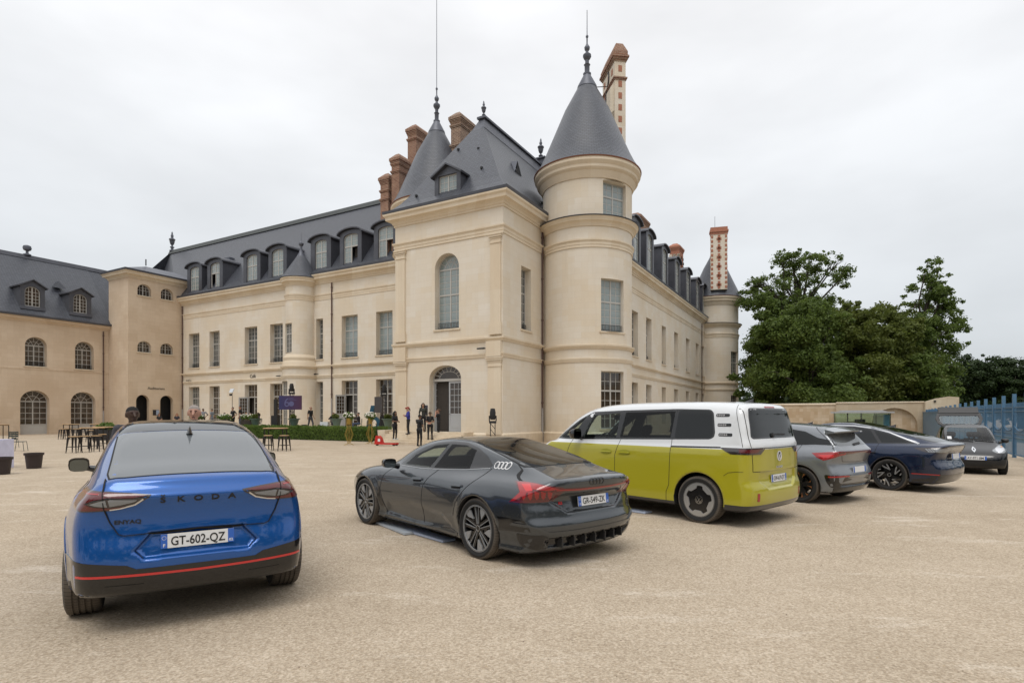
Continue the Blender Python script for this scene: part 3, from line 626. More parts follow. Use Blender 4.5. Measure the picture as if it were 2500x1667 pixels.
rt = big_tower('round_tower', 'round tower cone with tall lightning spike rising behind the pavilion roof', (-10.1, 7.15), [])
spike(rt, 0, 0, 24.3, 9.6, .95)
ft = big_tower('round_tower', 'far round stone tower at the end of the right wing with patterned chimney', (2.3, 53.4), [
    (-38, -8, 6.9, 10.2, dict(tr=(1.85,), rows=(4, 3), glass=G_mid)), (-38, -8, .9, 4.45, dict(tr=(2.35,), rows=(4, 2), glass=G_dark))], 3.0)
FCH = T(.7, -2.75, 0) @ RZ(math.atan2(-.5, -.86))
def cross_chimney(parent, M, w, d, z0, z1):
    o = put('chimney', MB().box(-w / 2, w / 2, -d / 2, d / 2, z0, z1), M_stone, parent, M)
    cp = MB()
    for zb, h, e in ((z1, .3, .05), (z1 + .3, .25, .14), (z1 + .55, .4, .04)): cp.box(-w / 2 - e, w / 2 + e, -d / 2 - e, d / 2 + e, zb, zb + h)
    put('chimney_cap', cp, M_brickr, o)
    n = 6; hh = (z1 - z0) / n
    br = MB().box(-.16, .16, -.03, .03, -hh * .42, hh * .42).box(-.3, .3, -.03, .03, -hh * .14, hh * .14).mesh('brick_cross', M_brickr); eb = MB().box(-.14, .14, -.03, .03, -.17, .17).mesh('brick_quoin', M_brickr)
    for i in range(n):
        z = z0 + hh * (i + .5); link('brick_cross', br, o, T(0, -d / 2, z))
        for sx in (-1, 1):
            link('brick_quoin', eb, o, T(sx * (w / 2 - .16), -d / 2, z + hh * .26)); link('brick_quoin', eb, o, T(sx * (w / 2 - .16), -d / 2, z - hh * .24)); link('brick_quoin', eb, o, T(sx * w / 2, -d / 4, z) @ RZ(PI / 2))
    return o
cross_chimney(ft, T(1.0, -2.9, 0) @ RZ(R(14)), 2.05, .9, 18.2, 25.4); spike(ft, 0, 0, 24.3, 4.6)
# ================================================================ courtyard wing
cwg = building('courtyard_wing', 'long pale stone courtyard wing with slate roof and seven arched dormers', 'building', (0, 7))
FW = FR('F', 0)
U = [(-42.0, -40.2, 1), (-38.5, -36.85, 1), (-32.95, -31.1, 1), (-29.25, -27.5, 1), (-23.15, -22.3, 0), (-20.05, -18.2, 1), (-16.15, -14.4, 1), (-11.5, -9.9, 1)]
ops = [(a, b, 6.65, 10.2, 0) for a, b, _ in U] + [(a, b, .75, 4.68, 0) for a, b, _ in U]
wall('front_wall', cwg, FW, [(-43.2, -.4), (-8, -.4), (-8, 13.9), (-43.2, 13.9)], ops, M_stone, .5)
pth = [(-43.2, 0), (-8, 0)]
mould('cornice', cwg, pth, CORN, 13.2); mould('architrave', cwg, pth, [(a * .7, b) for a, b in BAND], 11.8); mould('string_course', cwg, pth, STRI, 5.85); mould('string_course', cwg, pth, STRJ, 5.0); gutterline(cwg, pth, 13.98); mould('plinth', cwg, pth, PLIN, .1)
for i, (a, b, k) in enumerate(U):
    gl = G_mid if i < 5 else G_pale
    window(cwg, FW, a, b, 6.65, 10.2, 0, .42, tr=(2.3,), rows=(4, 3) if k else (5, 3), cas=2 if k else 1, glass=gl, guard=True)
    window(cwg, FW, a, b, .75, 4.68, 0, .42, tr=(2.75,), rows=(5, 2), cas=2 if k else 1, glass=G_mid if i in (0, 4) else G_dark, sill=False, name='window', openc=(0, 0) if i in (2, 5) else None)
for (a, hh) in ((-32.95, 2.7), (-20.05, 2.7)):      # glazed door leaves swung open outwards
    leaf(cwg, FW @ T(a + .1, .3, .78) @ RZ(R(-112)), .85, hh)
RY = 5.0; slope = (21.65 - 14.05) / (5.0 + .3)
roofpoly('roof', cwg, [[(-43.6, -.3, 14.1), (-6, -.3, 14.1), (-6, RY, 21.65), (-54, RY, 21.65)], [(-54, RY, 21.65), (-6, RY, 21.65), (-6, 10.5, 14.1), (-57.5, 10.5, 14.1)], [(-43.6, -.3, 14.1), (-54, RY, 21.65), (-58.5, RY - .5, 14.1), (-58.5, -.3, 14.1)], [(-58.5, -.3, 14.1), (-54, RY, 21.65), (-57.5, 10.5, 14.1)]])
rc = MB(); rc.prism([(RY - .35, 21.3), (RY + .35, 21.3), (RY + .12, 21.8), (RY - .12, 21.8)], -54, -6, 'x'); put('ridge_cap', rc, simple('ridge_lead', (.055, .062, .06), .5, .2), cwg)
urn(cwg, -53.7, RY, 21.7, 1.0)
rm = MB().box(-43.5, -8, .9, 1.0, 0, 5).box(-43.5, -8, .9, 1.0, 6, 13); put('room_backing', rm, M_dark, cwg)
DU = [(-41.72, -40.2), (-38.28, -36.78), (-32.6, -31.05), (-28.96, -27.38), (-23.26, -21.8), (-19.78, -18.15), (-15.9, -14.3)]
for i, (a, b) in enumerate(DU):
    dormer(cwg, FR('F', -.05), a, b, 14.25, 17.05, .25, 2.5, 2.6, G_pale, tr=(1.75,), rows=(4, 2), cols=2, openc=(0, 0) if i == 1 else ((0, 1) if i > 4 else None))
pipe(cwg, -21.14, -.1, .6, 13.4, 3.2); pipe(cwg, -43.0, -.1, .6, 13.4, 2.4)
textobj('Café', .46, FW @ T(-31.7, -.03, 5.42 - .1), M_black, cwg, 'sign_lettering')
for x in (-41.6, -27.6, -22.9): camera_dome(cwg, T(x, 0, 5.35))
put('small_roof_vent', MB().box(-39.3, -38.2, 2.0, 3.4, 17.4, 18.2), M_lead, cwg)
# oriel turret
tu = building('corbelled_turret', 'slim round turret with small slate cone standing against the courtyard facade', 'tower', (-24.7, 6.7))
tc_, tr1, tr2 = 0, 1.32, 1.58
def cylpart(name, R_, ops, z0, z1): cyl_tower(tu, R_, ops, z0, z1, M_stone, .3, -160, 40)
cylpart('wall', tr1, [(-125, -76, 7.2, 9.75)], 6.6, 13.2); cylpart('wall', tr2, [(-128, -86, .9, 4.72)], -.3, 5.9)
tower_window(tu, tr1, -125, -76, 7.2, 9.75, .12, tr=(1.65,), rows=(4, 3), glass=G_mid, sill=False); tower_window(tu, tr2, -128, -86, .9, 4.72, .12, tr=(2.6,), rows=(4, 2), glass=G_mid, sill=False)
for nm, r0, z, pr in (('string_course', tr2, 4.95, STRJ), ('string_course', tr2, 5.78, STRI), ('architrave', tr1, 11.75, [(a * .7, b) for a, b in BAND])): lathe_part(nm, tu, [(r0 + a, z + h) for a, h in pr], M_trim, 40, -170, 60)
lathe_part('corbel', tu, [(tr2 + .02, 6.05), (tr2 - .02, 6.3), (1.46, 6.5), (1.5, 6.75), (1.42, 6.9), (1.3, 7.05)], M_trim, 40, -170, 60)
lathe_part('eaves_cornice', tu, [(tr1 + a * .75, 13.0 + h * .9) for a, h in CORN], M_trim, 40, -180, 80)
lathe_part('roof', tu, [(tr1 + .48, 13.72), (tr1 + .15, 14.1), (.42, 15.75), (.2, 16.05)], M_slatec, 40); lathe_part('lead_cap', tu, [(.44, 15.7), (.2, 16.15), (.1, 16.5), (.1, 16.75), (.2, 16.85), (.22, 17.0), (.08, 17.15), (.02, 17.3), (.015, 17.9), (0, 17.91)], M_lead, 12)
# ================================================================ east wing
ew = building('garden_wing', 'long right hand wing of pale stone receding beside the round tower', 'building', (1.46, 9))
FE = FR('R', 0); EY = [(19.4, 21.15), (23.66, 25.45), (29.1, 30.8), (34.2, 36.05), (39.8, 41.7), (45.2, 47.1), (48.9, 50.4)]
ops = [(a - 9, b - 9, 6.9, 10.8, 0) for a, b in EY] + [(a - 9, b - 9, .9, 4.6, 0) for a, b in EY]
wall('side_wall', ew, FE, [(0, -.4), (43, -.4), (43, 14.3), (0, 14.3)], ops, M_stone, .5)
pth = [(0, 0), (0, 43)]
mould('cornice', ew, pth, CORN, 13.8); mould('architrave', ew, pth, [(a * .7, b) for a, b in BAND], 12.3); mould('string_course', ew, pth, STRI, 5.9); mould('string_course', ew, pth, STRJ, 5.1); gutterline(ew, pth, 14.6)
for a, b in EY:
    window(ew, FE, a - 9, b - 9, 6.9, 10.8, 0, .42, tr=(2.4,), rows=(4, 3), glass=G_mid, guard=True); window(ew, FE, a - 9, b - 9, .9, 4.6, 0, .42, tr=(2.5,), rows=(4, 2), glass=G_mid, sill=False)
roofpoly('roof', ew, [[(.4, 1, 14.7), (.4, 44, 14.7), (-5.4, 44, 21.5), (-5.4, 5, 21.5)], [(-5.4, 5, 21.5), (-5.4, 44, 21.5), (-11, 44, 14.7), (-11, 5, 14.7)]])
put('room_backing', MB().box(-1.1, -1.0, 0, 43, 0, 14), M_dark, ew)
for yc in (20.4, 24.6, 30.0, 35.3, 40.6, 46.0, 49.9): dormer(ew, FR('R', .1), yc - 9.8, yc - 8.2, 15.1, 18.6, .35, 2.5, 3.4, G_pale, tr=(2.2,), rows=(4, 2), cols=2)
pipe(ew, .12, 48.4 - 9, 0, 13.9)
chimney(ew, -3.6, -2.3, 20.5, 23.5, 17, 22.4, M_brick, bands=(20.5,)); c2 = chimney(ew, -3.2, -2.0, 36.0, 38.2, 17, 23.2, M_brickr, bands=())
qb = MB().box(-.03, .03, -.2, .2, -.16, .16).box(-.03, .03, -.2, .2, -.16, .16).mesh('stone_quoin', M_stone)
for k in range(7):
    for y in (36.1, 37.1, 38.1): link('stone_quoin', qb, c2, T(-2.0 + .002, y + (.18 if k % 2 else -.0), 18.8 + k * .52))
    for x in (-3.1, -2.6, -2.1): link('stone_quoin', qb, c2, T(x, 35.998, 18.8 + k * .52 + .12) @ RZ(PI / 2))
# brick chimney stacks beside the rear tower
stk = thing('chimney_stack', 'stepped red brick chimney stacks left of the rear cone roof', 'chimney', cw(-13.5, 8.5), ANG)
chimney(stk, -1.0, -.1, .5, 2.6, 15.0, 25.6, M_brick, bands=(24.6,)); chimney(stk, -1.35, -.55, -1.1, .4, 14.6, 22.6, M_brick, bands=(21.4, 22.0)); chimney(stk, -2.45, -1.6, -1.2, .3, 14.6, 21.2, M_brick, bands=(20.0, 19.3))
st2 = thing('chimney_stack', 'single brown brick chimney between the rear cone and the pavilion roof', 'chimney', cw(-8.65, 7.0), ANG)
chimney(st2, 0, .87, 0, 2.0, 12, 24.2, M_brickb, bands=(23.4, 21.9, 21.3))
# ================================================================ stair block with auditorium sign
ab = building('stair_block', 'tall plain stone block lettered Auditorium with two arched doorways', 'building', (-43.2, 1.72))
FA = FR('R', 0)
lun = [(.85, 2.15, 13.6, 14.76, .6), (3.1, 4.35, 13.6, 14.76, .6), (.85, 2.15, 8.0, 9.12, .6), (3.05, 4.35, 8.0, 9.12, .6)]; dr = [(.72, 1.97, .05, 3.78, .62), (3.03, 4.34, .05, 3.78, .62)]
wall('side_wall', ab, FA, [(0, -.4), (8, -.4), (8, 15.3), (0, 15.3)], lun + dr, M_tan, .45); wall('front_wall', ab, FR('F', 0), [(-3.6, -.4), (0, -.4), (0, 15.3), (-3.6, 15.3)], [], M_tan); wall('side_wall', ab, FR('L', -3.6), [(-8, 8), (0, 8), (0, 15.3), (-8, 15.3)], [], M_tan)
for l in lun: window(ab, FA, *l, inset=.3, rows=(1,), cols=2, cas=2, glass=G_dark, fan='bar', bar=.035, sill=True)
pth = [(-3.6, 8), (-3.6, 0), (0, 0), (0, 8)]; mould('cornice', ab, pth, [(a * .9, b * .8) for a, b in CORN], 15.2); gutterline(ab, pth, 15.8)
hiproof(ab, -3.6, 0, 0, 8, [(-.5, 15.95)], ((-1.8, 2.6, 17.0), (-1.8, 5.4, 17.0)), M_lead); put('roof_spike', MB().box(-1.84, -1.76, 2.56, 2.64, 17.1, 17.75), M_black, ab)
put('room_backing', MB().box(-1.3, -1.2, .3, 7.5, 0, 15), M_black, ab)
textobj('Auditorium', .36, FA @ T(2.64, -.02, 4.35), M_black, ab, 'sign_lettering')
pn = put('notice_panel', MB().box(2.3, 2.92, -.03, 0, 1.75, 2.3), simple('panel_ink', (.02, .02, .025), .3), ab, FA); put('notice_sheet', MB().box(2.62, 2.9, -.035, -.031, 1.78, 2.27), simple('panel_paper', (.35, .42, .55), .5), ab, FA)
# ================================================================ left wing
lw = building('stable_wing', 'tan two storey wing with arched windows and slate roof along the left edge', 'building', (-46.8, 1.72))
FL = FR('R', 0); y = lambda v: v - 1.72
up = [(y(-5.1), y(-3.45), 6.2, 8.87, .78), (y(-1.2), y(.4), 6.2, 8.87, .78), (y(-9.3), y(-7.65), 6.2, 8.87, .78)]; gd = [(y(-5.45), y(-3.25), .02, 4.0, 1.0), (y(-1.55), y(.55), .02, 4.0, 1.0), (y(-9.6), y(-7.4), .02, 4.0, 1.0)]
wall('side_wall', lw, FL, [(-20, -.4), (.4, -.4), (.4, 10.4), (-20, 10.4)], up + gd, M_tan, .5)
for o_ in up: window(lw, FL, *o_, inset=.5, tr=(1.89,), rows=(4,), cols=2, cas=2, glass=G_dark, fan='radial', bar=.04, guard=True)
for o_ in gd: window(lw, FL, *o_, inset=.5, tr=(2.98,), rows=(4,), cols=2, cas=2, glass=G_dark, fan='radial', bar=.04, panel=.85, sill=False, each=True, name='french_window')
pth = [(0, -20), (0, 0)]; mould('cornice', lw, pth, [(a * .75, b * .6) for a, b in CORN], 10.15, M_tan); mould('string_course', lw, pth, [(a * .4, b * .6) for a, b in STRJ], 5.86, M_tan); gutterline(lw, pth, 10.62)
roofpoly('roof', lw, [[(.45, -20, 10.75), (.45, .2, 10.75), (-4.7, .2, 17.1), (-4.7, -20, 17.1)], [(-4.7, -20, 17.1), (-4.7, 6, 17.1), (-10, 6, 10.7), (-10, -20, 10.7)], [(-.2, .2, 10.75), (-.2, 6, 10.75), (-4.7, 6, 17.1), (-4.7, .2, 17.1)]])
put('ridge_cap', MB().prism([(-4.95, 16.85), (-4.45, 16.85), (-4.6, 17.25), (-4.8, 17.25)], -20, 5, 'y'), M_zinc, lw)
fb = [(0, 0), (.32, 0), (.32, .12), (.12, .2), (.11, .42), (.3, .52), (.36, .72), (.3, .92), (.1, 1.0), (.0, 1.02)]
put('finial_ball', MB().lathe(fb, 14), M_lead, lw, T(-4.7, y(-3.2), 17.2), smooth=40)
for c0 in (-4.53, -.75): dormer(lw, FR('R', .0), y(c0 - .58), y(c0 + .58), 11.6, 13.4, .5, 1.85, 2.2, G_dark, hood='gable', tr=(), rows=(4,), cols=2, cas=2, bar=.035)
sk = MB(); sk.add([(-1.7, y(-2.3), 14.0), (-1.7, y(-1.2), 14.0), (-1.95, y(-1.75), 14.75), (-3.1, y(-1.75), 14.6)], [(0, 1, 2), (0, 2, 3), (1, 3, 2)]); put('roof_vent', sk, M_slate, lw)
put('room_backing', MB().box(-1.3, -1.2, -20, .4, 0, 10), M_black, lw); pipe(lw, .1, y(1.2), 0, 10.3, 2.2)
# ================================================================ car body engine: smooth implicit solids, meshed, with parts projected on
def spl(*pts):
    xs = np.array([p[0] for p in pts], float); ys = np.array([p[1] for p in pts], float); n = len(xs); h = np.diff(xs)
    A = np.eye(n); r = np.zeros(n)
    for i in range(1, n - 1): A[i, i - 1] = h[i - 1]; A[i, i] = 2 * (h[i - 1] + h[i]); A[i, i + 1] = h[i]; r[i] = 6 * ((ys[i + 1] - ys[i]) / h[i] - (ys[i] - ys[i - 1]) / h[i - 1])
    m = np.linalg.solve(A, r)
    s0 = (ys[1] - ys[0]) / h[0] - h[0] * (2 * m[0] + m[1]) / 6; s1 = (ys[-1] - ys[-2]) / h[-1] + h[-1] * (m[-2] + 2 * m[-1]) / 6
    def f(x):
        x = np.asarray(x, float); xc = np.clip(x, xs[0], xs[-1]); i = np.clip(np.searchsorted(xs, xc) - 1, 0, n - 2)
        a = (xs[i + 1] - xc) / h[i]; b = 1 - a
        v = a * ys[i] + b * ys[i + 1] + ((a ** 3 - a) * m[i] + (b ** 3 - b) * m[i + 1]) * h[i] ** 2 / 6
        return v + np.where(x < xs[0], (x - xs[0]) * s0, 0) + np.where(x > xs[-1], (x - xs[-1]) * s1, 0)
    return f
def smax(a, b, k): h = np.maximum(k - np.abs(a - b), 0) / k; return np.maximum(a, b) + h * h * k * .25
def smin(a, b, k): return -smax(-a, -b, k)
def sdf2(poly, A, B):
    P = np.array(poly, float); A, B = np.broadcast_arrays(A, B); d = np.full(A.shape, 1e9); ins = np.zeros(A.shape, bool); n = len(P)
    for i in range(n):
        p, q = P[i], P[(i + 1) % n]; e = q - p; wx, wy = A - p[0], B - p[1]; t = np.clip((wx * e[0] + wy * e[1]) / (e @ e), 0, 1)
        d = np.minimum(d, (wx - e[0] * t) ** 2 + (wy - e[1] * t) ** 2)
        if p[1] != q[1]: ins ^= ((p[1] > B) != (q[1] > B)) & (A < e[0] * (B - p[1]) / e[1] + p[0])
    return np.where(ins, -1, 1) * np.sqrt(d)
def sm01(x): x = np.clip(x, 0, 1); return x * x * (3 - 2 * x)
def norm_slope(g):
    return lambda x: 1 / np.sqrt(1 + ((g(x + .01) - g(x - .01)) / .02) ** 2)
def surfnet(f, lo, hi, h):
    ax = [np.arange(lo[i], hi[i] + h, h) for i in range(3)]; F = f(ax[0][:, None, None], ax[1][None, :, None], ax[2][None, None, :]); S = F < 0
    nx, ny, nz = F.shape; sl = lambda i, j, k: (slice(i, nx - 1 + i), slice(j, ny - 1 + j), slice(k, nz - 1 + k))
    cnt = sum(S[sl(i, j, k)].astype(np.int8) for i in (0, 1) for j in (0, 1) for k in (0, 1)); act = (cnt > 0) & (cnt < 8); I = np.argwhere(act); idx = np.full(act.shape, -1, np.int32); idx[act] = np.arange(len(I))
    acc = np.zeros((len(I), 3)); num = np.zeros(len(I))
    for a in range(3):
        b, c = (a + 1) % 3, (a + 2) % 3
        for u in (0, 1):
            for v in (0, 1):
                o0 = np.zeros(3, int); o0[b] = u; o0[c] = v; o1 = o0.copy(); o1[a] = 1
                f0 = F[tuple((I + o0).T)]; f1 = F[tuple((I + o1).T)]; m = (f0 < 0) != (f1 < 0); t = np.where(m, f0 / np.where(m, f0 - f1, 1), 0)
                p = np.repeat(o0[None].astype(float), len(I), 0); p[:, a] = t; acc += p * m[:, None]; num += m
    vs = (I + acc / num[:, None]) * h + np.array(lo); Q = []
    for a in range(3):
        b, c = (a + 1) % 3, (a + 2) % 3; s0 = [slice(None)] * 3; s1 = [slice(None)] * 3; s0[a] = slice(0, -1); s1[a] = slice(1, None)
        ch = S[tuple(s0)] != S[tuple(s1)]; E = np.argwhere(ch); ok = (E[:, b] > 0) & (E[:, c] > 0) & (E[:, b] < F.shape[b] - 1) & (E[:, c] < F.shape[c] - 1); E = E[ok]; pos = S[tuple(E.T)]
        def g(db, dc): e = E.copy(); e[:, b] -= db; e[:, c] -= dc; return idx[tuple(e.T)]
        q = np.stack([g(1, 1), g(0, 1), g(0, 0), g(1, 0)], 1); q[~pos] = q[~pos][:, ::-1]; Q.append(q)
    return vs, np.concatenate(Q)
def grad(f, p, e=.003):
    x, y, z = p.T; return np.stack([f(x + e, y, z) - f(x - e, y, z), f(x, y + e, z) - f(x, y - e, z), f(x, y, z + e) - f(x, y, z - e)], 1) / (2 * e)
def newton(f, p, it=4, lim=.02):
    for _ in range(it):
        g = grad(f, p); v = f(*p.T); d = (v / np.maximum((g * g).sum(1), 1e-3))[:, None] * g; L = np.linalg.norm(d, axis=1, keepdims=True); p = p - d * np.minimum(1, lim / np.maximum(L, 1e-9))
    return p
def npmesh(name, vs, fs, mats, normals=None, mi=None):
    me = bpy.data.meshes.new(name); n, k = len(fs), fs.shape[1]; me.vertices.add(len(vs)); me.vertices.foreach_set('co', vs.astype(np.float32).ravel())
    me.loops.add(n * k); me.loops.foreach_set('vertex_index', fs.astype(np.int32).ravel()); me.polygons.add(n); me.polygons.foreach_set('loop_start', np.arange(0, n * k, k, dtype=np.int32))
    me.polygons.foreach_set('use_smooth', np.ones(n, bool))
    for m in mats: me.materials.append(m)
    if mi is not None: me.polygons.foreach_set('material_index', mi.astype(np.int32))
    me.update(calc_edges=True)
    if normals is not None: me.normals_split_custom_set_from_vertices(normals)
    return me
def carfunc(P):
    zt, zd, wl, dw, xr, xf, wb = (P[k] for k in ('zt', 'zd', 'wl', 'dw', 'xr', 'xf', 'wb')); nt, nd = norm_slope(zt), norm_slope(zd); tum, zbelt = P['tum'], P.get('zbelt', 1.05)
    crn = P.get('crown', .09); kr, nr = P.get('cr', (.20, 3.)); kf, nf = P.get('cf', (.35, 2.6)); dcr = P.get('dcrown', .05)
    def f(x, y, z):
        ay = np.abs(y); side = wl(x) + dw(z)
        for poly, d, s in P.get('emb_side', ()): side = side - d * sm01(.5 - sdf2(poly, x, z) / s)
        for cx, R_, d in P.get('flare', ()): r = np.sqrt((x - cx) ** 2 + (z - P['rw']) ** 2); side = side + d * sm01((R_ + .16 - r) / .16) * (z > .05)
        L = smax(ay - side, (z - zd(x) + dcr * ay * ay) * nd(x), P.get('kS', .09))
        G = smax((z - zt(x) + crn * ay * ay) * nt(x), (ay - wb(x) + tum * np.maximum(z - zbelt, -.12)) * .93, P.get('kG', .13))
        U = smin(L, G, P.get('kU', .05)); rear = xr(z)
        for poly, d, s in P.get('emb', ()): rear = rear + d * sm01(.5 - sdf2(poly, y, z) / s)
        U = smax(U, rear + kr * ay ** nr - x, P.get('kR', .06)); U = smax(U, x - xf(z) + kf * ay ** nf, P.get('kF', .10))
        return smax(U, P['zb'] - z, .05)
    return f
class Car:
    def __init__(s, name, label, loc, deg, P, paint, h=.02, wells=(), Rw=.40, holes=(), group=None, cat='car', scale=1.):
        s.root = thing(name, label, cat, (*loc, 0), R(90 + deg), group); s.root.scale = (scale,) * 3; s.P = P; f0 = carfunc(P); s.f = f0; rw = P['rw']
        def f1(x, y, z):
            v = f0(x, y, z); ay = np.abs(y)
            for cx in wells: v = np.maximum(v, -np.maximum(np.sqrt((x - cx) ** 2 + (z - rw) ** 2) - Rw, .50 - ay))
            return v
        def f2(x, y, z):
            v = f1(x, y, z)
            if holes:
                c0, c1, zf = P['cabin']; v = np.maximum(v, -smax(smax(f0(x, y, z) + .075, zf - z, .05), np.maximum(c0 - x, x - c1), .05))
                for kind, poly in holes:
                    if kind == 'side': v = np.maximum(v, -np.maximum(sdf2(poly, x, z), .45 - np.abs(y)))
                    else: v = np.maximum(v, -np.maximum(sdf2(poly, y, z), (P['wsx'] - x) if kind == 'front' else (x - P['hx'])))
            return v
        lo = P['box'][0]; hi = P['box'][1]
        vs, q = surfnet(f0, lo, hi, h * 1.35); vs = newton(f0, vs); s.bvh = BVHTree.FromPolygons([tuple(v) for v in vs], [tuple(map(int, k)) for k in q])
        vs, q = surfnet(f2, lo, hi, h); vs = newton(f2, vs, 4, h)
        for cx in wells:      # pull vertices near a wheel-arch edge exactly onto the edge
            r = np.hypot(vs[:, 0] - cx, vs[:, 2] - rw); m = (np.abs(r - Rw) < h * .75) & (np.abs(f0(*vs.T)) < h * .75) & (np.abs(vs[:, 1]) > .55)
            gm = grad(f0, vs[m]); idx = np.nonzero(m)[0][(np.abs(gm[:, 1]) > .75 * np.linalg.norm(gm, axis=1)) & (vs[m][:, 2] > P['zb'] + .05)]; p = vs[idx]
            for _ in range(5):
                d = np.stack([p[:, 0] - cx, p[:, 2] - rw], 1); L = np.hypot(*d.T); p[:, 0] = cx + d[:, 0] / L * Rw; p[:, 2] = rw + d[:, 1] / L * Rw; g = grad(f0, p); g[:, [0, 2]] *= .15; p = p - np.clip(f0(*p.T) / np.maximum((g * g).sum(1), .3), -.02, .02)[:, None] * g
            vs[idx] = p
        c = vs[q].mean(1); v0 = f0(*c.T); inner = (v0 < -.012) | (c[:, 2] < P['zb'] + .03); cab = (v0 < -.012) & (c[:, 2] > P.get('cabin', (0, 0, 9))[2] - .02) if holes else np.zeros(len(c), bool)
        mi = inner.astype(int); mi[cab] = 2
        n = grad(f2, vs, .004); n /= np.maximum(np.linalg.norm(n, axis=1, keepdims=True), 1e-6)
        s.body = link('body', npmesh('body', vs, q, [paint, M_black, M_cabin], n, mi), s.root); s.nv = len(vs); s.paint = paint
        s.name = name
    def hit(s, a, b, view):
        if view in ('BL', 'BR'):
            k = .70710678; sy = 1 if view == 'BL' else -1; o = V((a * k - 3 * k, sy * (a * k + 3 * k), b)); d = V((k, -sy * k, 0)); h = s.bvh.ray_cast(o, d)
            return h[0] if h[0] is not None else s.bvh.find_nearest(o + d * 2.6)[0]
        o, d = {'L': ((a, 3, b), (0, -1, 0)), 'R': ((a, -3, b), (0, 1, 0)), 'B': ((-5, a, b), (1, 0, 0)), 'F': ((8, a, b), (-1, 0, 0)), 'T': ((a, b, 4), (0, 0, -1))}[view]
        h = s.bvh.ray_cast(V(o), V(d))
        if h[0] is None:
            q = {'L': (a, .85, b), 'R': (a, -.85, b), 'B': (-.8, a, b), 'F': (3., a, b), 'T': (a, b, 1.4)}[view]; return s.bvh.find_nearest(V(q))[0]
        return h[0]
    def surf(s, pts2, view, off):
        p = np.array([s.hit(a, b, view) for a, b in pts2]); p = newton(s.f, p, 3, .03); n = grad(s.f, p, .004); n /= np.maximum(np.linalg.norm(n, axis=1, keepdims=True), 1e-6); return p + n * off, n
    def dec(s, name, poly, view, mat, off=.004, res=.05, holes=(), parent=None, edge=.0, flat=None, label=None):
        """a panel that lies on the body: outline given in side / rear / top projection, built proud of the surface with its own rim"""
        poly = resample(poly, res); holes = [resample(h, res) for h in holes]
        xs = [p[0] for p in poly]; ys = [p[1] for p in poly]; ext = []
        for a in np.arange(min(xs) + res, max(xs), res):
            for b in np.arange(min(ys) + res, max(ys), res):
                ext.append((a, b))
        if ext:
            A = np.array(ext); d = sdf2(poly, A[:, 0], A[:, 1])
            for h in holes: d = np.maximum(d, -sdf2(h, A[:, 0], A[:, 1]))
            ext = [tuple(p) for p in A[d < -res * .4]]
        if holes: v2, f = cdt(poly, holes, ext)
        else: v2, f = cdt(poly, (), ext)
        return s._mk(name, v2, f, view, mat, off, parent, label)
    def _mk(s, name, v2, f, view, mat, off, parent=None, label=None):
        p, n = s.surf(v2, view, off); tri = []
        for t in f:
            for k in range(1, len(t) - 1): tri.append((t[0], t[k], t[k + 1]))
        tri = np.array(tri); a, b, c = p[tri[:, 0]], p[tri[:, 1]], p[tri[:, 2]]; fl = (np.cross(b - a, c - a) * n[tri[:, 0]]).sum(1) < 0; tri[fl] = tri[fl][:, ::-1]
        # rim: outer boundary edges get a skirt down to the surface
        E = {}
        for t in tri:
            for i in range(3): e = (int(t[i]), int(t[(i + 1) % 3])); E[e] = 1
        bd = [e for e in E if (e[1], e[0]) not in E]; N = len(p); p2 = p - n * (off + .003); sk = []
        for a_, b_ in bd: sk += [(b_, a_, a_ + N), (b_, a_ + N, b_ + N)]
        P2 = np.concatenate([p, p2]); tri2 = np.concatenate([tri, np.array(sk)]) if sk else tri
        o = link(name, npmesh(name, P2, tri2, [mat], np.concatenate([n, n])), parent or s.root)
        if label: o['label'] = label
        return o
    def stroke(s, name, pts, w, view, mat, off=.0025, res=.04, closed=False, parent=None):
        P = np.array(resample(pts, res, closed)); n = len(P); d = np.gradient(P, axis=0) if not closed else np.roll(P, -1, 0) - np.roll(P, 1, 0); d /= np.maximum(np.linalg.norm(d, axis=1, keepdims=True), 1e-9); nn = np.stack([-d[:, 1], d[:, 0]], 1) * w / 2
        v2 = [tuple(p) for p in np.concatenate([P + nn, P - nn])]; m = n if closed else n - 1; f = [(i, (i + 1) % n, (i + 1) % n + n, i + n) for i in range(m)]
        return s._mk(name, v2, f, view, mat, off, parent)
    def text(s, name, body, size, at, view, mat, mirror=1, stretch=1., off=.004, bold=0., parent=None):
        v, f = TEXT(body, size, 'CENTER', bold); return s._mk(name, [(at[0] + mirror * x * stretch, at[1] + y) for x, y in v], f, view, mat, off, parent)
    def plate(s, txt, x, z, tilt, face=-1, y=0., dept='02'):
        M = T(x, y, z) @ RZ(R(-90 if face < 0 else 90)) @ MX.Rotation(R(-tilt), 4, 'X')
        o = put('number_plate', MB().box(-.26, .26, -.006, .006, -.055, .055), M_plate, s.root, M)
        put('plate_band', MB().box(-.26, -.215, -.0075, -.004, -.055, .055), M_euro, o); put('plate_band', MB().box(.215, .26, -.0075, -.004, -.055, .055), M_euro, o)
        if not txt: return o
        v, f = TEXT(txt, .098, 'CENTER', .012); w = max(a for a, b in v) - min(a for a, b in v); k = .385 / w
        put('plate_lettering', MB().add([(a * k, -.0085, b - .036) for a, b in v], f), M_ink, o); v, f = TEXT(dept or ' ', .03, 'CENTER', .02); g = MB().add([(a + .2375, -.009, b - .045) for a, b in v], f); v, f = TEXT('F', .035, 'CENTER', .02); g.add([(a - .2375, -.009, b - .045) for a, b in v], f)
        ring = MB(); 
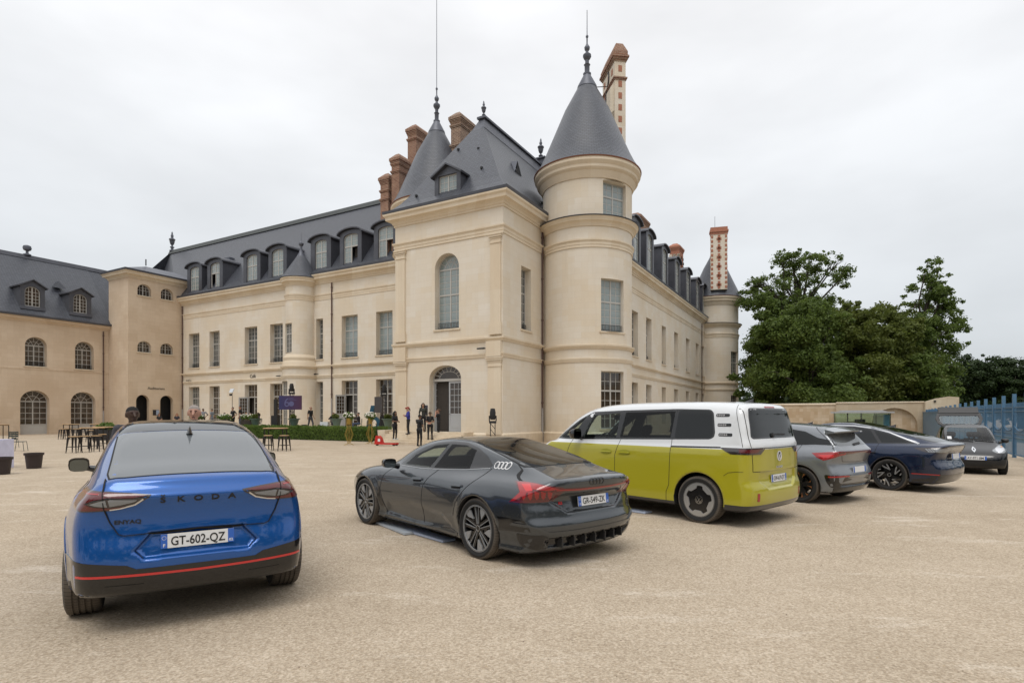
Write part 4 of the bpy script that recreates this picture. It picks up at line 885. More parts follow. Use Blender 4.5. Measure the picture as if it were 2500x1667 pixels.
        for k in range(12): a = 2 * PI * k / 12; ring.box(-.2375 + .014 * math.cos(a) - .002, -.2375 + .014 * math.cos(a) + .002, -.009, -.0085, .025 + .014 * math.sin(a) - .002, .025 + .014 * math.sin(a) + .002)
        g.join(ring); put('plate_code', g, M_white, o); return o
def resample(pts, res, closed=True):
    out = []; n = len(pts)
    for i in range(n if closed else n - 1):
        a, b = pts[i], pts[(i + 1) % n]; k = max(1, int(math.ceil(math.dist(a, b) / res))); out += [(a[0] + (b[0] - a[0]) * t / k, a[1] + (b[1] - a[1]) * t / k) for t in range(k)]
    if not closed: out.append(tuple(pts[-1]))
    return out
def rounded(poly, r=.04, n=4):
    out = []; N = len(poly)
    for i in range(N):
        p, a, b = V(poly[i]), V(poly[i - 1]), V(poly[(i + 1) % N]); rr = min(r, (a - p).length * .45, (b - p).length * .45); u = p + (a - p).normalized() * rr; v = p + (b - p).normalized() * rr
        for k in range(n + 1): t = k / n; q = u * (1 - t) ** 2 + p * 2 * t * (1 - t) + v * t * t; out.append((q.x, q.y))
    return out
def circ(cx, cy, r, n=20, sx=1.): return [(cx + r * sx * math.cos(2 * PI * k / n), cy + r * math.sin(2 * PI * k / n)) for k in range(n)]
def mir(poly): return [(-a, b) for a, b in poly][::-1]
# ---- car materials
def paint(name, col, metal=.5, rough=.32, flake=.0, coat=1., spec=None):
    t = NT(name); t.base(col); t.rough(rough); b = t.b.inputs; b['Metallic'].default_value = metal; b['Coat Weight'].default_value = coat; b['Coat Roughness'].default_value = .015; b['Coat IOR'].default_value = 1.5
    if flake: tc = t.n('ShaderNodeTexCoord'); f = t.noise(tc.outputs['Object'], 900, 1, .5, .35, .65); t.base(t.mixc(f, tuple(c * (1 - flake) for c in col), tuple(min(1, c * (1 + flake)) for c in col)))
    return t.mat
P_blue = paint('blue_paint', (.003, .085, .34), .45, .26, .2); P_grey = paint('graphite_paint', (.060, .068, .076), .65, .26, .25); P_lime = paint('lime_paint', (.42, .41, .012), .12, .35); P_white = paint('white_paint', (.72, .74, .75), 0., .35)
P_silver = paint('silver_grey_paint', (.20, .215, .235), .45, .34, .2); P_navy = paint('navy_paint', (.003, .013, .045), .5, .24, .2); P_black = paint('black_paint', (.008, .008, .010), .0, .35, coat=.45)
M_cabin = simple('cabin_trim', (.02, .02, .022), .7); M_seat = simple('seat_fabric', (.025, .025, .028), .85); M_tyre_ = NT('tyre_rubber')
_t = M_tyre_; tc = _t.n('ShaderNodeTexCoord'); sp = _t.n('ShaderNodeSeparateXYZ'); _t.l(tc.outputs['Object'], sp.inputs[0]); an = _t.math('ARCTAN2', sp.outputs[2], sp.outputs[0])
sw = _t.math('FRACT', _t.math('ADD', _t.math('MULTIPLY', an, 11.0), _t.math('MULTIPLY', sp.outputs[1], 3.))); rr_ = _t.math('SQRT', _t.math('ADD', _t.math('MULTIPLY', sp.outputs[0], sp.outputs[0]), _t.math('MULTIPLY', sp.outputs[2], sp.outputs[2])))
tm = _t.n('ShaderNodeMapRange', i_1=.33, i_2=.345); _t.l(rr_, tm.inputs[0]); gr = _t.math('MULTIPLY', _t.math('LESS_THAN', sw, .10), tm.outputs[0])
dust = _t.noise(tc.outputs['Object'], 6, 4, .6, .35, .75); cc = _t.mixc(_t.math('MULTIPLY', tm.outputs[0], _t.math('ADD', .5, _t.math('MULTIPLY', dust, .5))), (.016, .016, .016), (.15, .125, .10)); cc = _t.mixc(gr, cc, (.012, .012, .012)); _t.base(cc); _t.rough(.85); _t.bump(_t.math('SUBTRACT', 1., gr), .6, .006); M_tyre = _t.mat
M_rimd = simple('rim_black', (.012, .012, .013), .25, .3, coat=.5, var=0); M_rims = simple('rim_silver', (.52, .53, .54), .32, .75, var=0); M_rimg = simple('rim_grey', (.34, .35, .36), .35, .4, var=0); M_copper = simple('rim_copper', (.36, .15, .06), .35, .6, var=0); M_disc = simple('brake_disc', (.18, .18, .19), .4, .8, var=0)
M_chrome = simple('chrome', (.75, .76, .78), .12, 1., var=0); M_plate = simple('plate_white', (.74, .75, .76), .35, var=0); M_euro = simple('plate_blue', (.03, .12, .48), .4, var=0); M_ink = simple('plate_ink', (.01, .01, .01), .5, var=0); M_white = simple('white_print', (.75, .75, .75), .5, var=0)
M_mirr = simple('mirror_silver', (.16, .18, .18), .03, 1., var=0)
M_gap = simple('panel_gap', (.004, .004, .005), .7, var=0); M_plast = simple('black_plastic', (.018, .018, .019), .5, var=.1)
def lens(name, col, rough=.12, em=None):
    t = NT(name); t.base(col); t.rough(rough); t.b.inputs['Coat Weight'].default_value = 1; t.b.inputs['Coat Roughness'].default_value = .01
    return t.mat
L_red = lens('lens_red', (.32, .006, .008)); L_dred = lens('lens_dark_red', (.10, .004, .006)); L_bright = lens('lens_bright_red', (.60, .016, .018)); L_clear = lens('lens_clear', (.22, .235, .25), .12); L_smoke = lens('lens_smoked', (.03, .022, .022), .1)
def tint(name, col, base=(.01, .012, .013)):
    t = NT(name); t.base(base); t.rough(.02); t.b.inputs['Specular IOR Level'].default_value = .42; return t.mat
def clear(name, col):
    t = NT(name); tr = t.n('ShaderNodeBsdfTransparent'); tr.inputs[0].default_value = (*col, 1); gl = t.n('ShaderNodeBsdfGlossy'); gl.inputs['Roughness'].default_value = .01; fr = t.n('ShaderNodeLayerWeight'); fr.inputs[0].default_value = .5; fv = t.math('ADD', t.math('MULTIPLY', t.math('POWER', fr.outputs['Facing'], 5.), .9), .032)
    mx = t.n('ShaderNodeMixShader'); t.l(fv, mx.inputs[0]); t.l(tr.outputs[0], mx.inputs[1]); t.l(gl.outputs[0], mx.inputs[2]); t.l(mx.outputs[0], t.out.inputs['Surface']); return t.mat
G_priv = tint('privacy_glass', 0); G_car = clear('car_glass', (.66, .74, .70)); G_tint = clear('tinted_car_glass', (.22, .235, .23)); G_grey = tint('sky_sheen_backlight', 0, (.12, .132, .14)); G_grey.node_tree.nodes['Principled BSDF'].inputs['Specular IOR Level'].default_value = .9  # rear glass: grey base carries part of the sky reflection as colour
# ---- wheels
def wheelmeshes(Rt, W, rr, style):
    w2 = W / 2; tp = [(rr - .01, -w2 * .86), (rr + .012, -w2 * .92), (rr + .03, -w2), (Rt - .045, -w2 * 1.04), (Rt - .012, -w2 * .93), (Rt - .003, -w2 * .8)]
    for g in (-.5, -.17, .17, .5): tp += [(Rt, w2 * (g - .055)), (Rt - .009, w2 * (g - .045)), (Rt - .009, w2 * (g + .045)), (Rt, w2 * (g + .055))]
    tp += [(Rt - .003, w2 * .8), (Rt - .012, w2 * .93), (Rt - .045, w2 * 1.04), (rr + .03, w2), (rr + .012, w2 * .92), (rr - .01, w2 * .86)]
    tyre = MB().lathe([(r, y) for r, y in tp], 64, axis='y').mesh('tyre', M_tyre, 28)
    hub = MB(); hub.lathe([(r, y) for r, y in [(rr, -w2 * .9), (rr - .02, -w2 * .8), (rr - .025, w2 * .7), (rr - .004, w2 * .93), (rr, w2 * .93)]], 48, axis='y'); hub.lathe([(r, y) for r, y in [(0, w2 * .2), (.17, w2 * .2), (.17, -.0), (0, 0)]], 24, axis='y')
    wheel = hub.mesh('wheel', M_rimd, 35); parts = []
    yo = w2 * .90
    def rot(poly, n, y0, y1, mat, nm, ph=0.):
        me = MB().prism(poly, y0, y1).mesh(nm, mat)
        for k in range(n): parts.append((nm, me, MX.Rotation(-(ph + 2 * PI * k / n), 4, 'Y')))
    def ring(r0, r1, y0, y1, mat, nm): parts.append((nm, MB().lathe([(r0, y0), (r0, y1), (r1, y1), (r1, y0)], 56, axis='y').mesh(nm, mat, 30)))
    ring(.05, .155, .0, .012, M_disc, 'brake_disc'); 
    if style == 'audi':
        ring(rr - .012, rr + .006, yo - .02, yo + .004, M_rimg, 'rim_lip'); ring(0.0, .052, yo - .06, yo - .014, M_rimd, 'hub_cap'); ring(.03, .036, yo - .02, yo - .010, M_rims, 'hub_emblem')
        for sg in (-1, 1):
            rot([(.04, sg * .012), (rr - .008, sg * .034), (rr - .008, sg * .066), (.04, sg * .042)], 5, yo - .05, yo - .016, M_rimd, 'spoke', PI / 2)
            rot([(.05, sg * .010), (rr - .008, sg * .031), (rr - .008, sg * .038), (.05, sg * .017)], 5, yo - .03, yo - .012, M_rimg, 'spoke_edge', PI / 2)
        rot([(rr - .006, .03), (rr - .006 - .02, .125), (.19, .10), (.12, .055), (rr * .8, .02)], 5, yo - .03, yo - .006, M_rimg, 'rim_blade', PI / 2 + .25)
        rot([(.10, .03), (.20, .10), (.22, .06), (.14, .0)], 5, yo - .045, yo - .022, M_rimd, 'spoke_web', PI / 2 + .3)
    elif style == 'van':
        ring(0, rr - .004, yo - .04, yo - .012, M_rimd, 'rim_face'); ring(rr - .045, rr + .004, yo - .02, yo + .002, M_rims, 'rim_ring')
        rot([(rr - .03, -.105), (rr - .065, -.09), (.172, -.052), (.172, .052), (rr - .065, .09), (rr - .03, .105), (rr - .015, 0)], 5, yo - .02, yo + .001, M_rims, 'rim_tooth', PI / 2 + PI / 5)
        ring(.058, .066, yo - .012, yo - .004, M_chrome, 'hub_emblem')
        m = MB()
        for a, b in (((-.036, .045), (0, -.005)), ((0, -.005), (.036, .045)), ((-.055, .02), (-.024, -.048)), ((-.024, -.048), (0, -.005)), ((0, -.005), (.024, -.048)), ((.024, -.048), (.055, .02))):
            d = V((b[0] - a[0], b[1] - a[1])).normalized(); n_ = (-d.y * .005, d.x * .005); m.prism([(a[0] - n_[0], a[1] - n_[1]), (b[0] - n_[0], b[1] - n_[1]), (b[0] + n_[0], b[1] + n_[1]), (a[0] + n_[0], a[1] + n_[1])], yo - .012, yo - .005)
        parts.append(('hub_emblem', m.mesh('hub_emblem', M_chrome)))
    elif style == 'cupra':
        ring(rr - .012, rr + .004, yo - .02, yo, M_rimd, 'rim_lip'); ring(0, .06, yo - .05, yo - .02, M_rimd, 'hub_cap')
        rot([(.04, -.04), (rr - .006, -.055), (rr - .006, .055), (.04, .04)], 5, yo - .05, yo - .02, M_rimd, 'spoke', PI / 2); rot([(.15, .03), (rr - .01, .055), (rr - .015, .115), (.2, .06)], 5, yo - .04, yo - .010, M_copper, 'rim_blade', PI / 2); rot([(.17, -.03), (rr - .01, -.05), (rr - .014, -.09), (.2, -.045)], 5, yo - .04, yo - .010, M_copper, 'rim_blade', PI / 2 + .03)
    elif style == 'swirl':
        ring(rr - .014, rr + .004, yo - .02, yo, M_rimd, 'rim_lip'); ring(0, .055, yo - .05, yo - .02, M_rimd, 'hub_cap'); ring(.03, .038, yo - .02, yo - .012, M_rims, 'hub_emblem')
        rot([(.05, -.03), (rr - .01, -.10), (rr - .01, .06), (.05, .03)], 5, yo - .06, yo - .03, M_rimd, 'spoke', PI / 2)
        for a in ([(.10, .045), (rr - .02, .02), (rr - .02, .042), (.10, .062)], [(.10, .045), (.19, -.045), (.205, -.03), (.12, .055)], [(.19, -.045), (rr - .015, -.085), (rr - .015, -.06), (.20, -.022)], [(.17, .115), (rr - .03, .095), (rr - .03, .12), (.165, .135)]): rot(a, 5, yo - .03, yo - .008, M_rims, 'spoke_edge', PI / 2)
    else:
        ring(rr - .014, rr + .004, yo - .02, yo, M_rimd if style == 'dark' else M_rimg, 'rim_lip'); rot([(.03, -.035), (rr - .01, -.05), (rr - .01, .05), (.03, .035)], 5, yo - .05, yo - .015, M_rimd if style == 'dark' else M_rimg, 'spoke', PI / 2); ring(0, .05, yo - .05, yo - .01, M_rimd, 'hub_cap')
    return wheel, [('tyre', tyre)] + parts
def wheels(car, xs, yo, Rt, W, rr, style, steer=0., zc=None):
    wm, parts = wheelmeshes(Rt, W, rr, style)
    for x in xs:
        for sy in (1, -1):
            M = T(x, sy * (yo - W / 2), Rt - .006) @ RZ(R(steer) if x > 1 else 0) @ (RZ(0) if sy > 0 else RZ(PI)) @ MX.Rotation(random.uniform(-.5, .5), 4, 'Y'); o = link('wheel', wm, car.root, M)
            for pt in parts: link(pt[0], pt[1], o, pt[2] if len(pt) > 2 else None)
def seats(car, spec):
    for x, y, z, s_ in spec:
        m = MB(); M0 = T(x, y, z)
        def rb(x0, x1, y0, y1, z0, z1, tilt=0): m.box(x0, x1, y0, y1, z0, z1, M=M0 @ MX.Rotation(R(tilt), 4, 'Y'))
        rb(-.05, .45, -.24, .24, 0, .14); rb(-.12, .0, -.23, .23, .08, .62, -14); rb(-.08, -.0, -.13, .13, .66, .84, -14); rb(-.05, -.03, -.07, -.05, .6, .7, -14); rb(-.05, -.03, .05, .07, .6, .7, -14)
        bm = bmesh.new(); me = m.mesh('seat', M_seat); bm.from_mesh(me); bmesh.ops.bevel(bm, geom=bm.edges[:], offset=.03, segments=2, affect='EDGES'); bm.to_mesh(me); bm.free(); me.polygons.foreach_set('use_smooth', [True] * len(me.polygons)); link('seat', me, car.root)
def steering(car, x, y, z, tilt=25):
    m = MB(); m.tube([(0, .18 * math.cos(2 * PI * k / 20), .18 * math.sin(2 * PI * k / 20)) for k in range(20)], .014, 6, closed=True); m.tube([(0, -.17, 0), (.03, 0, 0), (0, .17, 0)], .02, 6); m.tube([(.03, 0, 0), (.0, 0, -.17)], .018, 6)
    put('steering_wheel', m, M_cabin, car.root, T(x, y, z) @ MX.Rotation(R(-tilt), 4, 'Y'), smooth=60)
def mirror(car, x, y, z, mat, s=1., w=.2, h=.15, glass=True):
    for sy in (1, -1):
        m = MB(); n = 10; prof = []
        for i in range(7):
            t = i / 6; k = math.sqrt(max(0.02, 1 - (max(0, t - .0) * .96) ** 2.6)); prof.append((t * .16 * s, k))
        vs = []; N = 14
        for d, k in prof:
            for j in range(N): a = 2 * PI * j / N; c_, s_ = math.cos(a), math.sin(a); e = .6; vs.append((d, sy * (.02 + w / 2 + w / 2 * k * math.copysign(abs(c_) ** e, c_)), h / 2 * k * math.copysign(abs(s_) ** e, s_) + .01 * t))
        fs = [(i * N + j, i * N + (j + 1) % N, (i + 1) * N + (j + 1) % N, (i + 1) * N + j) for i in range(6) for j in range(N)] + [tuple(range(N))[::-1], tuple(range(6 * N, 7 * N))]
        m.add(vs, fs); m.tube([(.06, -sy * .05, -h * .35), (.06, sy * .06, -h * .2)], [.045, .03], 8)
        o = put('door_mirror', m, mat, car.root, T(x, sy * y, z), smooth=50)
        put('mirror_glass', MB().prism([(sy * (.02 + w / 2) + w / 2 * .86 * math.copysign(abs(math.cos(a)) ** .6, math.cos(a)), h / 2 * .84 * math.copysign(abs(math.sin(a)) ** .6, math.sin(a))) for a in [2 * PI * j / 14 for j in range(14)]], -.006, -.002, 'x'), M_mirr, o)
def fin(car, x, z, s=1., mat=None):
    m = MB(); n = 10
    for i in range(n + 1): pass
    st = [(-.10, .006, .075), (-.085, .022, .072), (-.04, .034, .05), (.02, .034, .032), (.07, .024, .014), (.10, .006, .0)]; vs = []
    for X, w_, hh in st: vs += [(X * s, -w_ * s, -.015), (X * s, -w_ * .35 * s, hh * s * .8), (X * s - hh * .3, 0, hh * s + .004), (X * s, w_ * .35 * s, hh * s * .8), (X * s, w_ * s, -.015)]
    m.add(vs, [(i * 5 + j, i * 5 + j + 1, (i + 1) * 5 + j + 1, (i + 1) * 5 + j) for i in range(5) for j in range(4)] + [(0, 1, 2, 3, 4)]); put('roof_antenna', m, mat or M_blackg, car.root, T(x, 0, z), smooth=50)
# ================================================================ blue coupe SUV, seen from behind
DW = spl((.1, -.13), (.22, -.06), (.34, -.022), (.5, -.004), (.68, 0), (.82, -.006), (.95, -.03), (1.05, -.075), (1.15, -.14), (1.4, -.3))
Pb = dict(rw=.365, zb=.30, box=((-1.1, -1.05, .15), (3.85, 1.05, 1.75)), zbelt=1.08, tum=.42, cr=(.25, 3.2), cf=(.40, 2.6), crown=.075, kG=.14, kS=.10, kR=.09,
    zt=spl((-.95, 1.15), (-.82, 1.195), (-.7, 1.235), (-.4, 1.315), (0, 1.432), (.35, 1.53), (.7, 1.60), (1.1, 1.64), (1.5, 1.64), (1.85, 1.60), (2.2, 1.50), (2.6, 1.30), (3.0, 1.08), (3.4, .86)),
    zd=spl((-.95, 1.12), (-.7, 1.15), (-.3, 1.14), (.5, 1.10), (1.5, 1.06), (2.6, 1.06), (3.0, 1.04), (3.3, .98), (3.6, .87), (3.8, .75)),
    wl=spl((-1.0, .76), (-.8, .81), (-.55, .865), (-.25, .912), (.05, .93), (.5, .925), (1.3, .915), (2.2, .92), (2.75, .94), (3.1, .915), (3.4, .84), (3.65, .72)), dw=DW,
    xr=spl((.2, -.78), (.30, -.87), (.40, -.925), (.52, -.945), (.60, -.94), (.68, -.925), (.76, -.905), (.85, -.892), (.95, -.897), (1.03, -.918), (1.07, -.922), (1.11, -.886), (1.16, -.868), (1.205, -.872), (1.24, -.80), (1.32, -.55)),
    xf=spl((.2, 3.5), (.4, 3.66), (.6, 3.70), (.8, 3.66), (1.0, 3.45)), wb=spl((-.9, .70), (-.6, .745), (-.2, .785), (.5, .815), (1.5, .82), (2.3, .79), (3.0, .68)),
    emb=[([(.325, .775), (.43, .65), (.37, .59), (-.37, .59), (-.43, .65), (-.325, .775)], .035, .03)], flare=((0, .42, .012), (2.768, .42, .012)))
e = Car('parked_car', 'bright blue coupe SUV seen from behind, nearest car on the left', (-3.02, 5.40), 32.4, Pb, P_blue, .02, (0, 2.768), .405)
wheels(e, (0, 2.768), .925, .371, .25, .262, 'dark')
gl = [(.40, .585), (.40, -.585), (-.60, -.615), (-.715, -.6), (-.74, -.5), (-.755, 0), (-.74, .5), (-.715, .6), (-.60, .615)]
e.dec('rear_window', rounded(gl, .05), 'T', G_grey, .003, .06); e.stroke('window_seal', gl[1:] + [gl[0]], .012, 'T', M_gap, .0035)
rf = [(.425, .58), (1.9, .60), (2.15, .56), (2.15, -.56), (1.9, -.60), (.425, -.58)]; e.dec('glass_roof', rf, 'T', G_priv, .003, .08)
ws = [(2.22, .58), (3.0, .66), (3.06, 0), (3.0, -.66), (2.22, -.58)]; e.dec('windscreen', ws, 'T', G_priv, .003, .08)
for sd in 'LR':
    e.dec('side_window', rounded([(-.18, 1.17), (-.25, 1.22), (.1, 1.36), (.5, 1.46), (1.1, 1.525), (1.6, 1.52), (2.0, 1.43), (2.45, 1.22), (2.62, 1.10), (1.5, 1.09), (.5, 1.12)], .04), sd, G_priv, .003, .07)
    e.stroke('panel_gap', [(1.15, 1.1), (1.2, .9), (1.2, .35)], .007, sd, M_gap); e.stroke('panel_gap', [(.12, 1.12), (.25, .95), (.36, .75)], .007, sd, M_gap)
    e.dec('wheel_arch_trim', [(.47 * math.cos(a), .365 + .47 * math.sin(a)) for a in np.linspace(-.1, PI + .1, 22)] + [(.41 * math.cos(a), .365 + .41 * math.sin(a)) for a in np.linspace(PI + .1, -.1, 22)], sd, P_blue, .006, .08)
    e.dec('sill_trim', [(.48, .30), (.5, .40), (2.27, .40), (2.29, .30)], sd, M_plast, .004, .1)
    e.dec('door_handle', rounded([(1.35, .93), (1.35, .965), (1.6, .97), (1.6, .935)], .015), sd, P_blue, .02, .05)
sgn = lambda p, s: p if s > 0 else mir(p)
for s in (1, -1):
    v = 'BL' if s > 0 else 'BR'
    e.dec('tail_light', [(.27, 1.12), (.0, 1.118), (-.16, 1.11), (-.29, 1.097), (-.415, 1.078), (-.41, 1.058), (-.35, 1.018), (-.27, .985), (-.19, .968), (.0, .962), (.24, .972)], v, L_smoke, .005, .03)
    e.dec('tail_lamp_red', [(.26, 1.112), (.0, 1.109), (-.16, 1.101), (-.29, 1.088), (-.40, 1.072), (-.33, 1.060), (-.19, 1.066), (-.10, 1.050), (-.02, 1.022), (-.10, .998), (-.20, .990), (-.29, 1.0), (-.25, .988), (-.17, .976), (.0, .970), (.23, .980)], v, L_dred, .009, .03)
    e.dec('lamp_lens', [(-.35, 1.046), (-.205, 1.054), (-.195, 1.05), (-.195, 1.002), (-.27, 1.016), (-.33, 1.032)], v, L_clear, .010, .03); e.dec('lamp_lens', [(-.18, 1.05), (-.135, 1.042), (-.075, 1.021), (-.12, 1.008), (-.18, 1.0)], v, L_clear, .0105, .03)
    e.stroke('lamp_edge', [(-.38, 1.05), (-.33, 1.01), (-.25, .985), (-.19, .976)], .008, v, M_chrome, .012); e.dec('tail_lamp_red', [(.24, 1.10), (.05, 1.098), (-.12, 1.092), (-.12, 1.084), (.05, 1.088), (.24, 1.088)], v, L_red, .0115, .03)
    e.stroke('panel_gap', sgn([(.62, 1.19), (.635, 1.10), (.626, .985), (.59, .88), (.535, .785), (.50, .772), (.0, .79)], s)[::1], .0055, 'B', M_gap, .0125)
    e.stroke('body_crease', sgn([(.325, .775), (.43, .655), (.375, .592)], s), .004, 'B', M_gap, .002)  # dark line paints the crease shade along the plate recess edge
    e.dec('exhaust_style_insert', sgn([(.62, .40), (.58, .365), (.40, .365), (.37, .40)], s), 'B', M_blackg, .012, .04)
e.dec('rear_bumper_trim', [(.92, .60), (.84, .60), (.76, .585), (.48, .55), (.42, .518), (-.42, .518), (-.48, .55), (-.76, .585), (-.92, .60), (-.9, .37), (-.78, .31), (.78, .31), (.9, .37)], 'B', M_blackg, .005, .04)
e.dec('reflector_strip', [(.80, .487), (.80, .470), (0, .459), (-.80, .470), (-.80, .487), (0, .476)], 'B', L_bright, .010, .05)
e.stroke('body_crease', [(.6, 1.095), (.3, 1.075), (0, 1.07), (-.3, 1.075), (-.6, 1.095)], .004, 'B', P_blue, .001)
for i, ch in enumerate('SKODA'): TEXT(ch, 1)
for i, ch in enumerate('SKODA'): e.text('lettering', ch, .062, (.245 - i * .1225, 1.012), 'B', M_ink, -1, 1.35, .006, .02)
e.stroke('lettering', [(.258, 1.072), (.245, 1.062), (.232, 1.072)], .008, 'B', M_ink, .006)
e.text('lettering', 'ENYAQ', .042, (.475, .862), 'B', M_ink, -1, 1.25, .006, .02)
e.plate('GT-602-QZ', -.905, .705, 4)
fin(e, .30, 1.53, .85); mirror(e, 2.12, .90, 1.115, M_blackg, 1., .2, .16)
e.dec('tow_flap', circ(.34, .55, .012), 'B', P_blue, .003, .02)
# ================================================================ graphite four door coupe
Pa = dict(rw=.355, zb=.16, box=((-1.25, -1.12, .08), (4.05, 1.12, 1.55)), zbelt=.98, tum=.55, cr=(.26, 3.), cf=(.42, 2.6), crown=.075, kG=.10, kS=.13, kU=.10, kR=.06,
    zt=spl((-1.1, .95), (-.95, .985), (-.75, 1.035), (-.4, 1.135), (0, 1.255), (.4, 1.345), (.8, 1.39), (1.2, 1.395), (1.6, 1.355), (2.0, 1.245), (2.4, 1.06), (2.7, .94), (3.2, .80)),
    zd=spl((-1.1, .975), (-.8, .985), (-.4, 1.01), (0, 1.02), (.5, .985), (1.2, .955), (2.0, .975), (2.5, .965), (2.95, .925), (3.3, .84), (3.6, .72), (3.85, .58)),
    wl=spl((-1.1, .78), (-.9, .865), (-.6, .935), (-.25, .975), (.05, .985), (.45, .965), (1.0, .935), (1.7, .925), (2.4, .95), (2.9, .97), (3.2, .945), (3.5, .86), (3.75, .74)), 
    dw=spl((.08, -.10), (.16, -.05), (.25, -.055), (.36, -.035), (.5, -.004), (.65, .0), (.76, -.012), (.85, -.045), (.93, -.10), (1.0, -.17), (1.2, -.34)),
    xr=spl((.1, -.80), (.2, -.92), (.28, -.985), (.38, -1.02), (.46, -1.035), (.50, -1.03), (.56, -1.0), (.63, -.985), (.70, -.965), (.78, -.965), (.84, -1.01), (.90, -1.035), (.95, -1.035), (.985, -1.02), (1.02, -.90), (1.1, -.55)),
    xf=spl((.1, 3.66), (.25, 3.82), (.45, 3.88), (.6, 3.85), (.8, 3.62)), wb=spl((-1.0, .60), (-.6, .655), (-.2, .715), (.4, .76), (1.2, .775), (1.9, .755), (2.5, .67), (2.8, .6)),
    emb=[([(.46, .815), (.63, .75), (.41, .61), (-.41, .61), (-.63, .75), (-.46, .815)], .03, .03), ([(.70, .345), (.64, .24), (-.64, .24), (-.70, .345)], .05, .03)],
    emb_side=[([(.62, .30), (.80, .42), (1.6, .47), (2.2, .40), (2.3, .27), (1.5, .22)], .022, .10)], flare=((0, .38, .012), (2.898, .38, .015)),
    cabin=(.2, 2.55, .42), wsx=1.9)
hf = [(2.0, .985), (1.82, 1.125), (1.40, 1.275), (1.10, 1.305), (1.30, .985)]; hr = [(1.20, .985), (1.02, 1.305), (.70, 1.300), (.45, 1.25), (.43, 1.02)]
a = Car('parked_car', 'dark graphite grey low four door coupe parked second from the left', (.307, 7.419), 40.56, Pa, P_grey, .019, (0, 2.898), .392, holes=[('side', hf), ('side', hr), ('front', [(.58, 1.04), (.50, 1.25), (-.50, 1.25), (-.58, 1.04)])])
wheels(a, (0, 2.898), .965, .364, .29, .272, 'audi', 0)
gt = [(.42, .52), (.42, -.52), (-.18, -.575), (-.42, -.575), (-.49, -.50), (-.51, 0), (-.49, .50), (-.42, .575), (-.18, .575)]
a.dec('rear_window', rounded(gt, .05), 'T', G_priv, .003, .06); a.stroke('window_seal', gt[1:] + [gt[0]], .014, 'T', M_gap, .0035)
a.dec('glass_roof', [(.435, .515), (1.55, .53), (1.75, .50), (1.80, 0), (1.75, -.50), (1.55, -.53), (.435, -.515)], 'T', G_priv, .003, .08)
a.dec('windscreen', [(1.80, .50), (2.42, .62), (2.55, 0), (2.42, -.62), (1.80, -.50), (1.85, 0)], 'T', G_car, .003, .08)
dlo = [(2.16, .965), (1.90, 1.13), (1.66, 1.24), (1.38, 1.312), (1.05, 1.345), (.72, 1.335), (.42, 1.275), (.18, 1.185), (.03, 1.085), (.10, 1.052), (.5, 1.012), (1.0, .982), (1.5, .965)]
for sd in 'LR':
    a.dec('window_trim', rounded(dlo, .03), sd, M_blackg, .003, .06, holes=[hf, hr])
    a.dec('side_window', hf, sd, G_car, .005, .08); a.dec('side_window', hr, sd, G_tint, .005, .08)
    a.stroke('chrome_strip', [(2.14, .962), (1.5, .958), (1.0, .975), (.5, 1.005), (.06, 1.05)], .008, sd, M_rimg, .005)
    a.stroke('panel_gap', [(1.05, .985), (1.16, .88), (1.26, .75), (1.29, .55), (1.29, .24)], .007, sd, M_gap); a.stroke('panel_gap', [(.02, 1.05), (.10, .93), (.25, .80), (.42, .62), (.50, .45)], .007, sd, M_gap); a.stroke('panel_gap', [(2.20, .955), (2.36, .80), (2.42, .62), (2.36, .40), (2.3, .26)], .007, sd, M_gap)
    a.dec('air_vent', rounded([(2.44, .64), (2.42, .50), (2.34, .33), (2.44, .33), (2.50, .45)], .03), sd, M_blackg, .003, .04)
    a.dec('sill_trim', [(.44, .235), (.60, .265), (1.3, .235), (2.3, .22), (2.46, .17), (.46, .155)], sd, M_blackg, .005, .08)
    for hx in (1.43, .45): a.dec('handle_cup_shade', rounded([(hx - .11, .79), (hx - .11, .845), (hx + .11, .835), (hx + .11, .78)], .03), sd, M_gap, .002, .05); a.dec('door_handle', rounded([(hx - .12, .815), (hx - .12, .845), (hx + .12, .835), (hx + .12, .805)], .012), sd, P_grey, .022, .05)  # flat dark patch paints the shade of the handle recess
    for k in range(4): a.stroke('ring_emblem', circ(-.035 - .060 * k, 1.095, .038, 22), .009, sd, M_white, .003, .01, closed=True)
    a.dec('fuel_flap', rounded([(2.48, .70), (2.48, .86), (2.68, .85), (2.66, .70)], .03), sd, P_grey, .002, .05)
for s in (1, -1):
    v = 'BL' if s > 0 else 'BR'
    a.dec('tail_light', [(.20, .95), (.10, .955), (-.05, .948), (-.20, .925), (-.34, .90), (-.38, .87), (-.32, .835), (-.26, .785), (-.23, .745), (.26, .735), (.14, .85)], v, L_dred, .005, .03)
    a.dec('tail_lamp_red', [(.17, .94), (.05, .944), (-.06, .936), (-.20, .912), (-.30, .888), (-.18, .875), (-.02, .885), (.06, .84), (.20, .75), (.24, .745), (.13, .85)], v, L_red, .009, .03)
    for k in range(5): y = -.22 + .07 * k; a.dec('tail_lamp_segment', [(y, .855), (y + .05, .87), (y + .05, .81), (y + .03, .77), (y + .008, .80)], v, L_red, .0085, .02)
    a.dec('tail_lamp_segment', [(.02, .93), (.12, .925), (.06, .86), (-.01, .87)], v, L_bright, .011, .02)
    a.dec('rear_vent', sgn([(.97, .56), (.90, .55), (.86, .43), (.95, .40)], s), 'B', M_blackg, .004, .04)
    a.stroke('panel_gap', sgn([(.58, 1.12), (.62, 1.06), (.70, 1.0), (.76, .955)], s), .006, 'B', M_gap, .006)
a.dec('light_bar', [(.60, .895), (.3, .883), (0, .88), (-.3, .883), (-.60, .895), (-.60, .862), (-.3, .848), (0, .845), (.3, .848), (.60, .862)], 'B', L_dred, .006, .04)
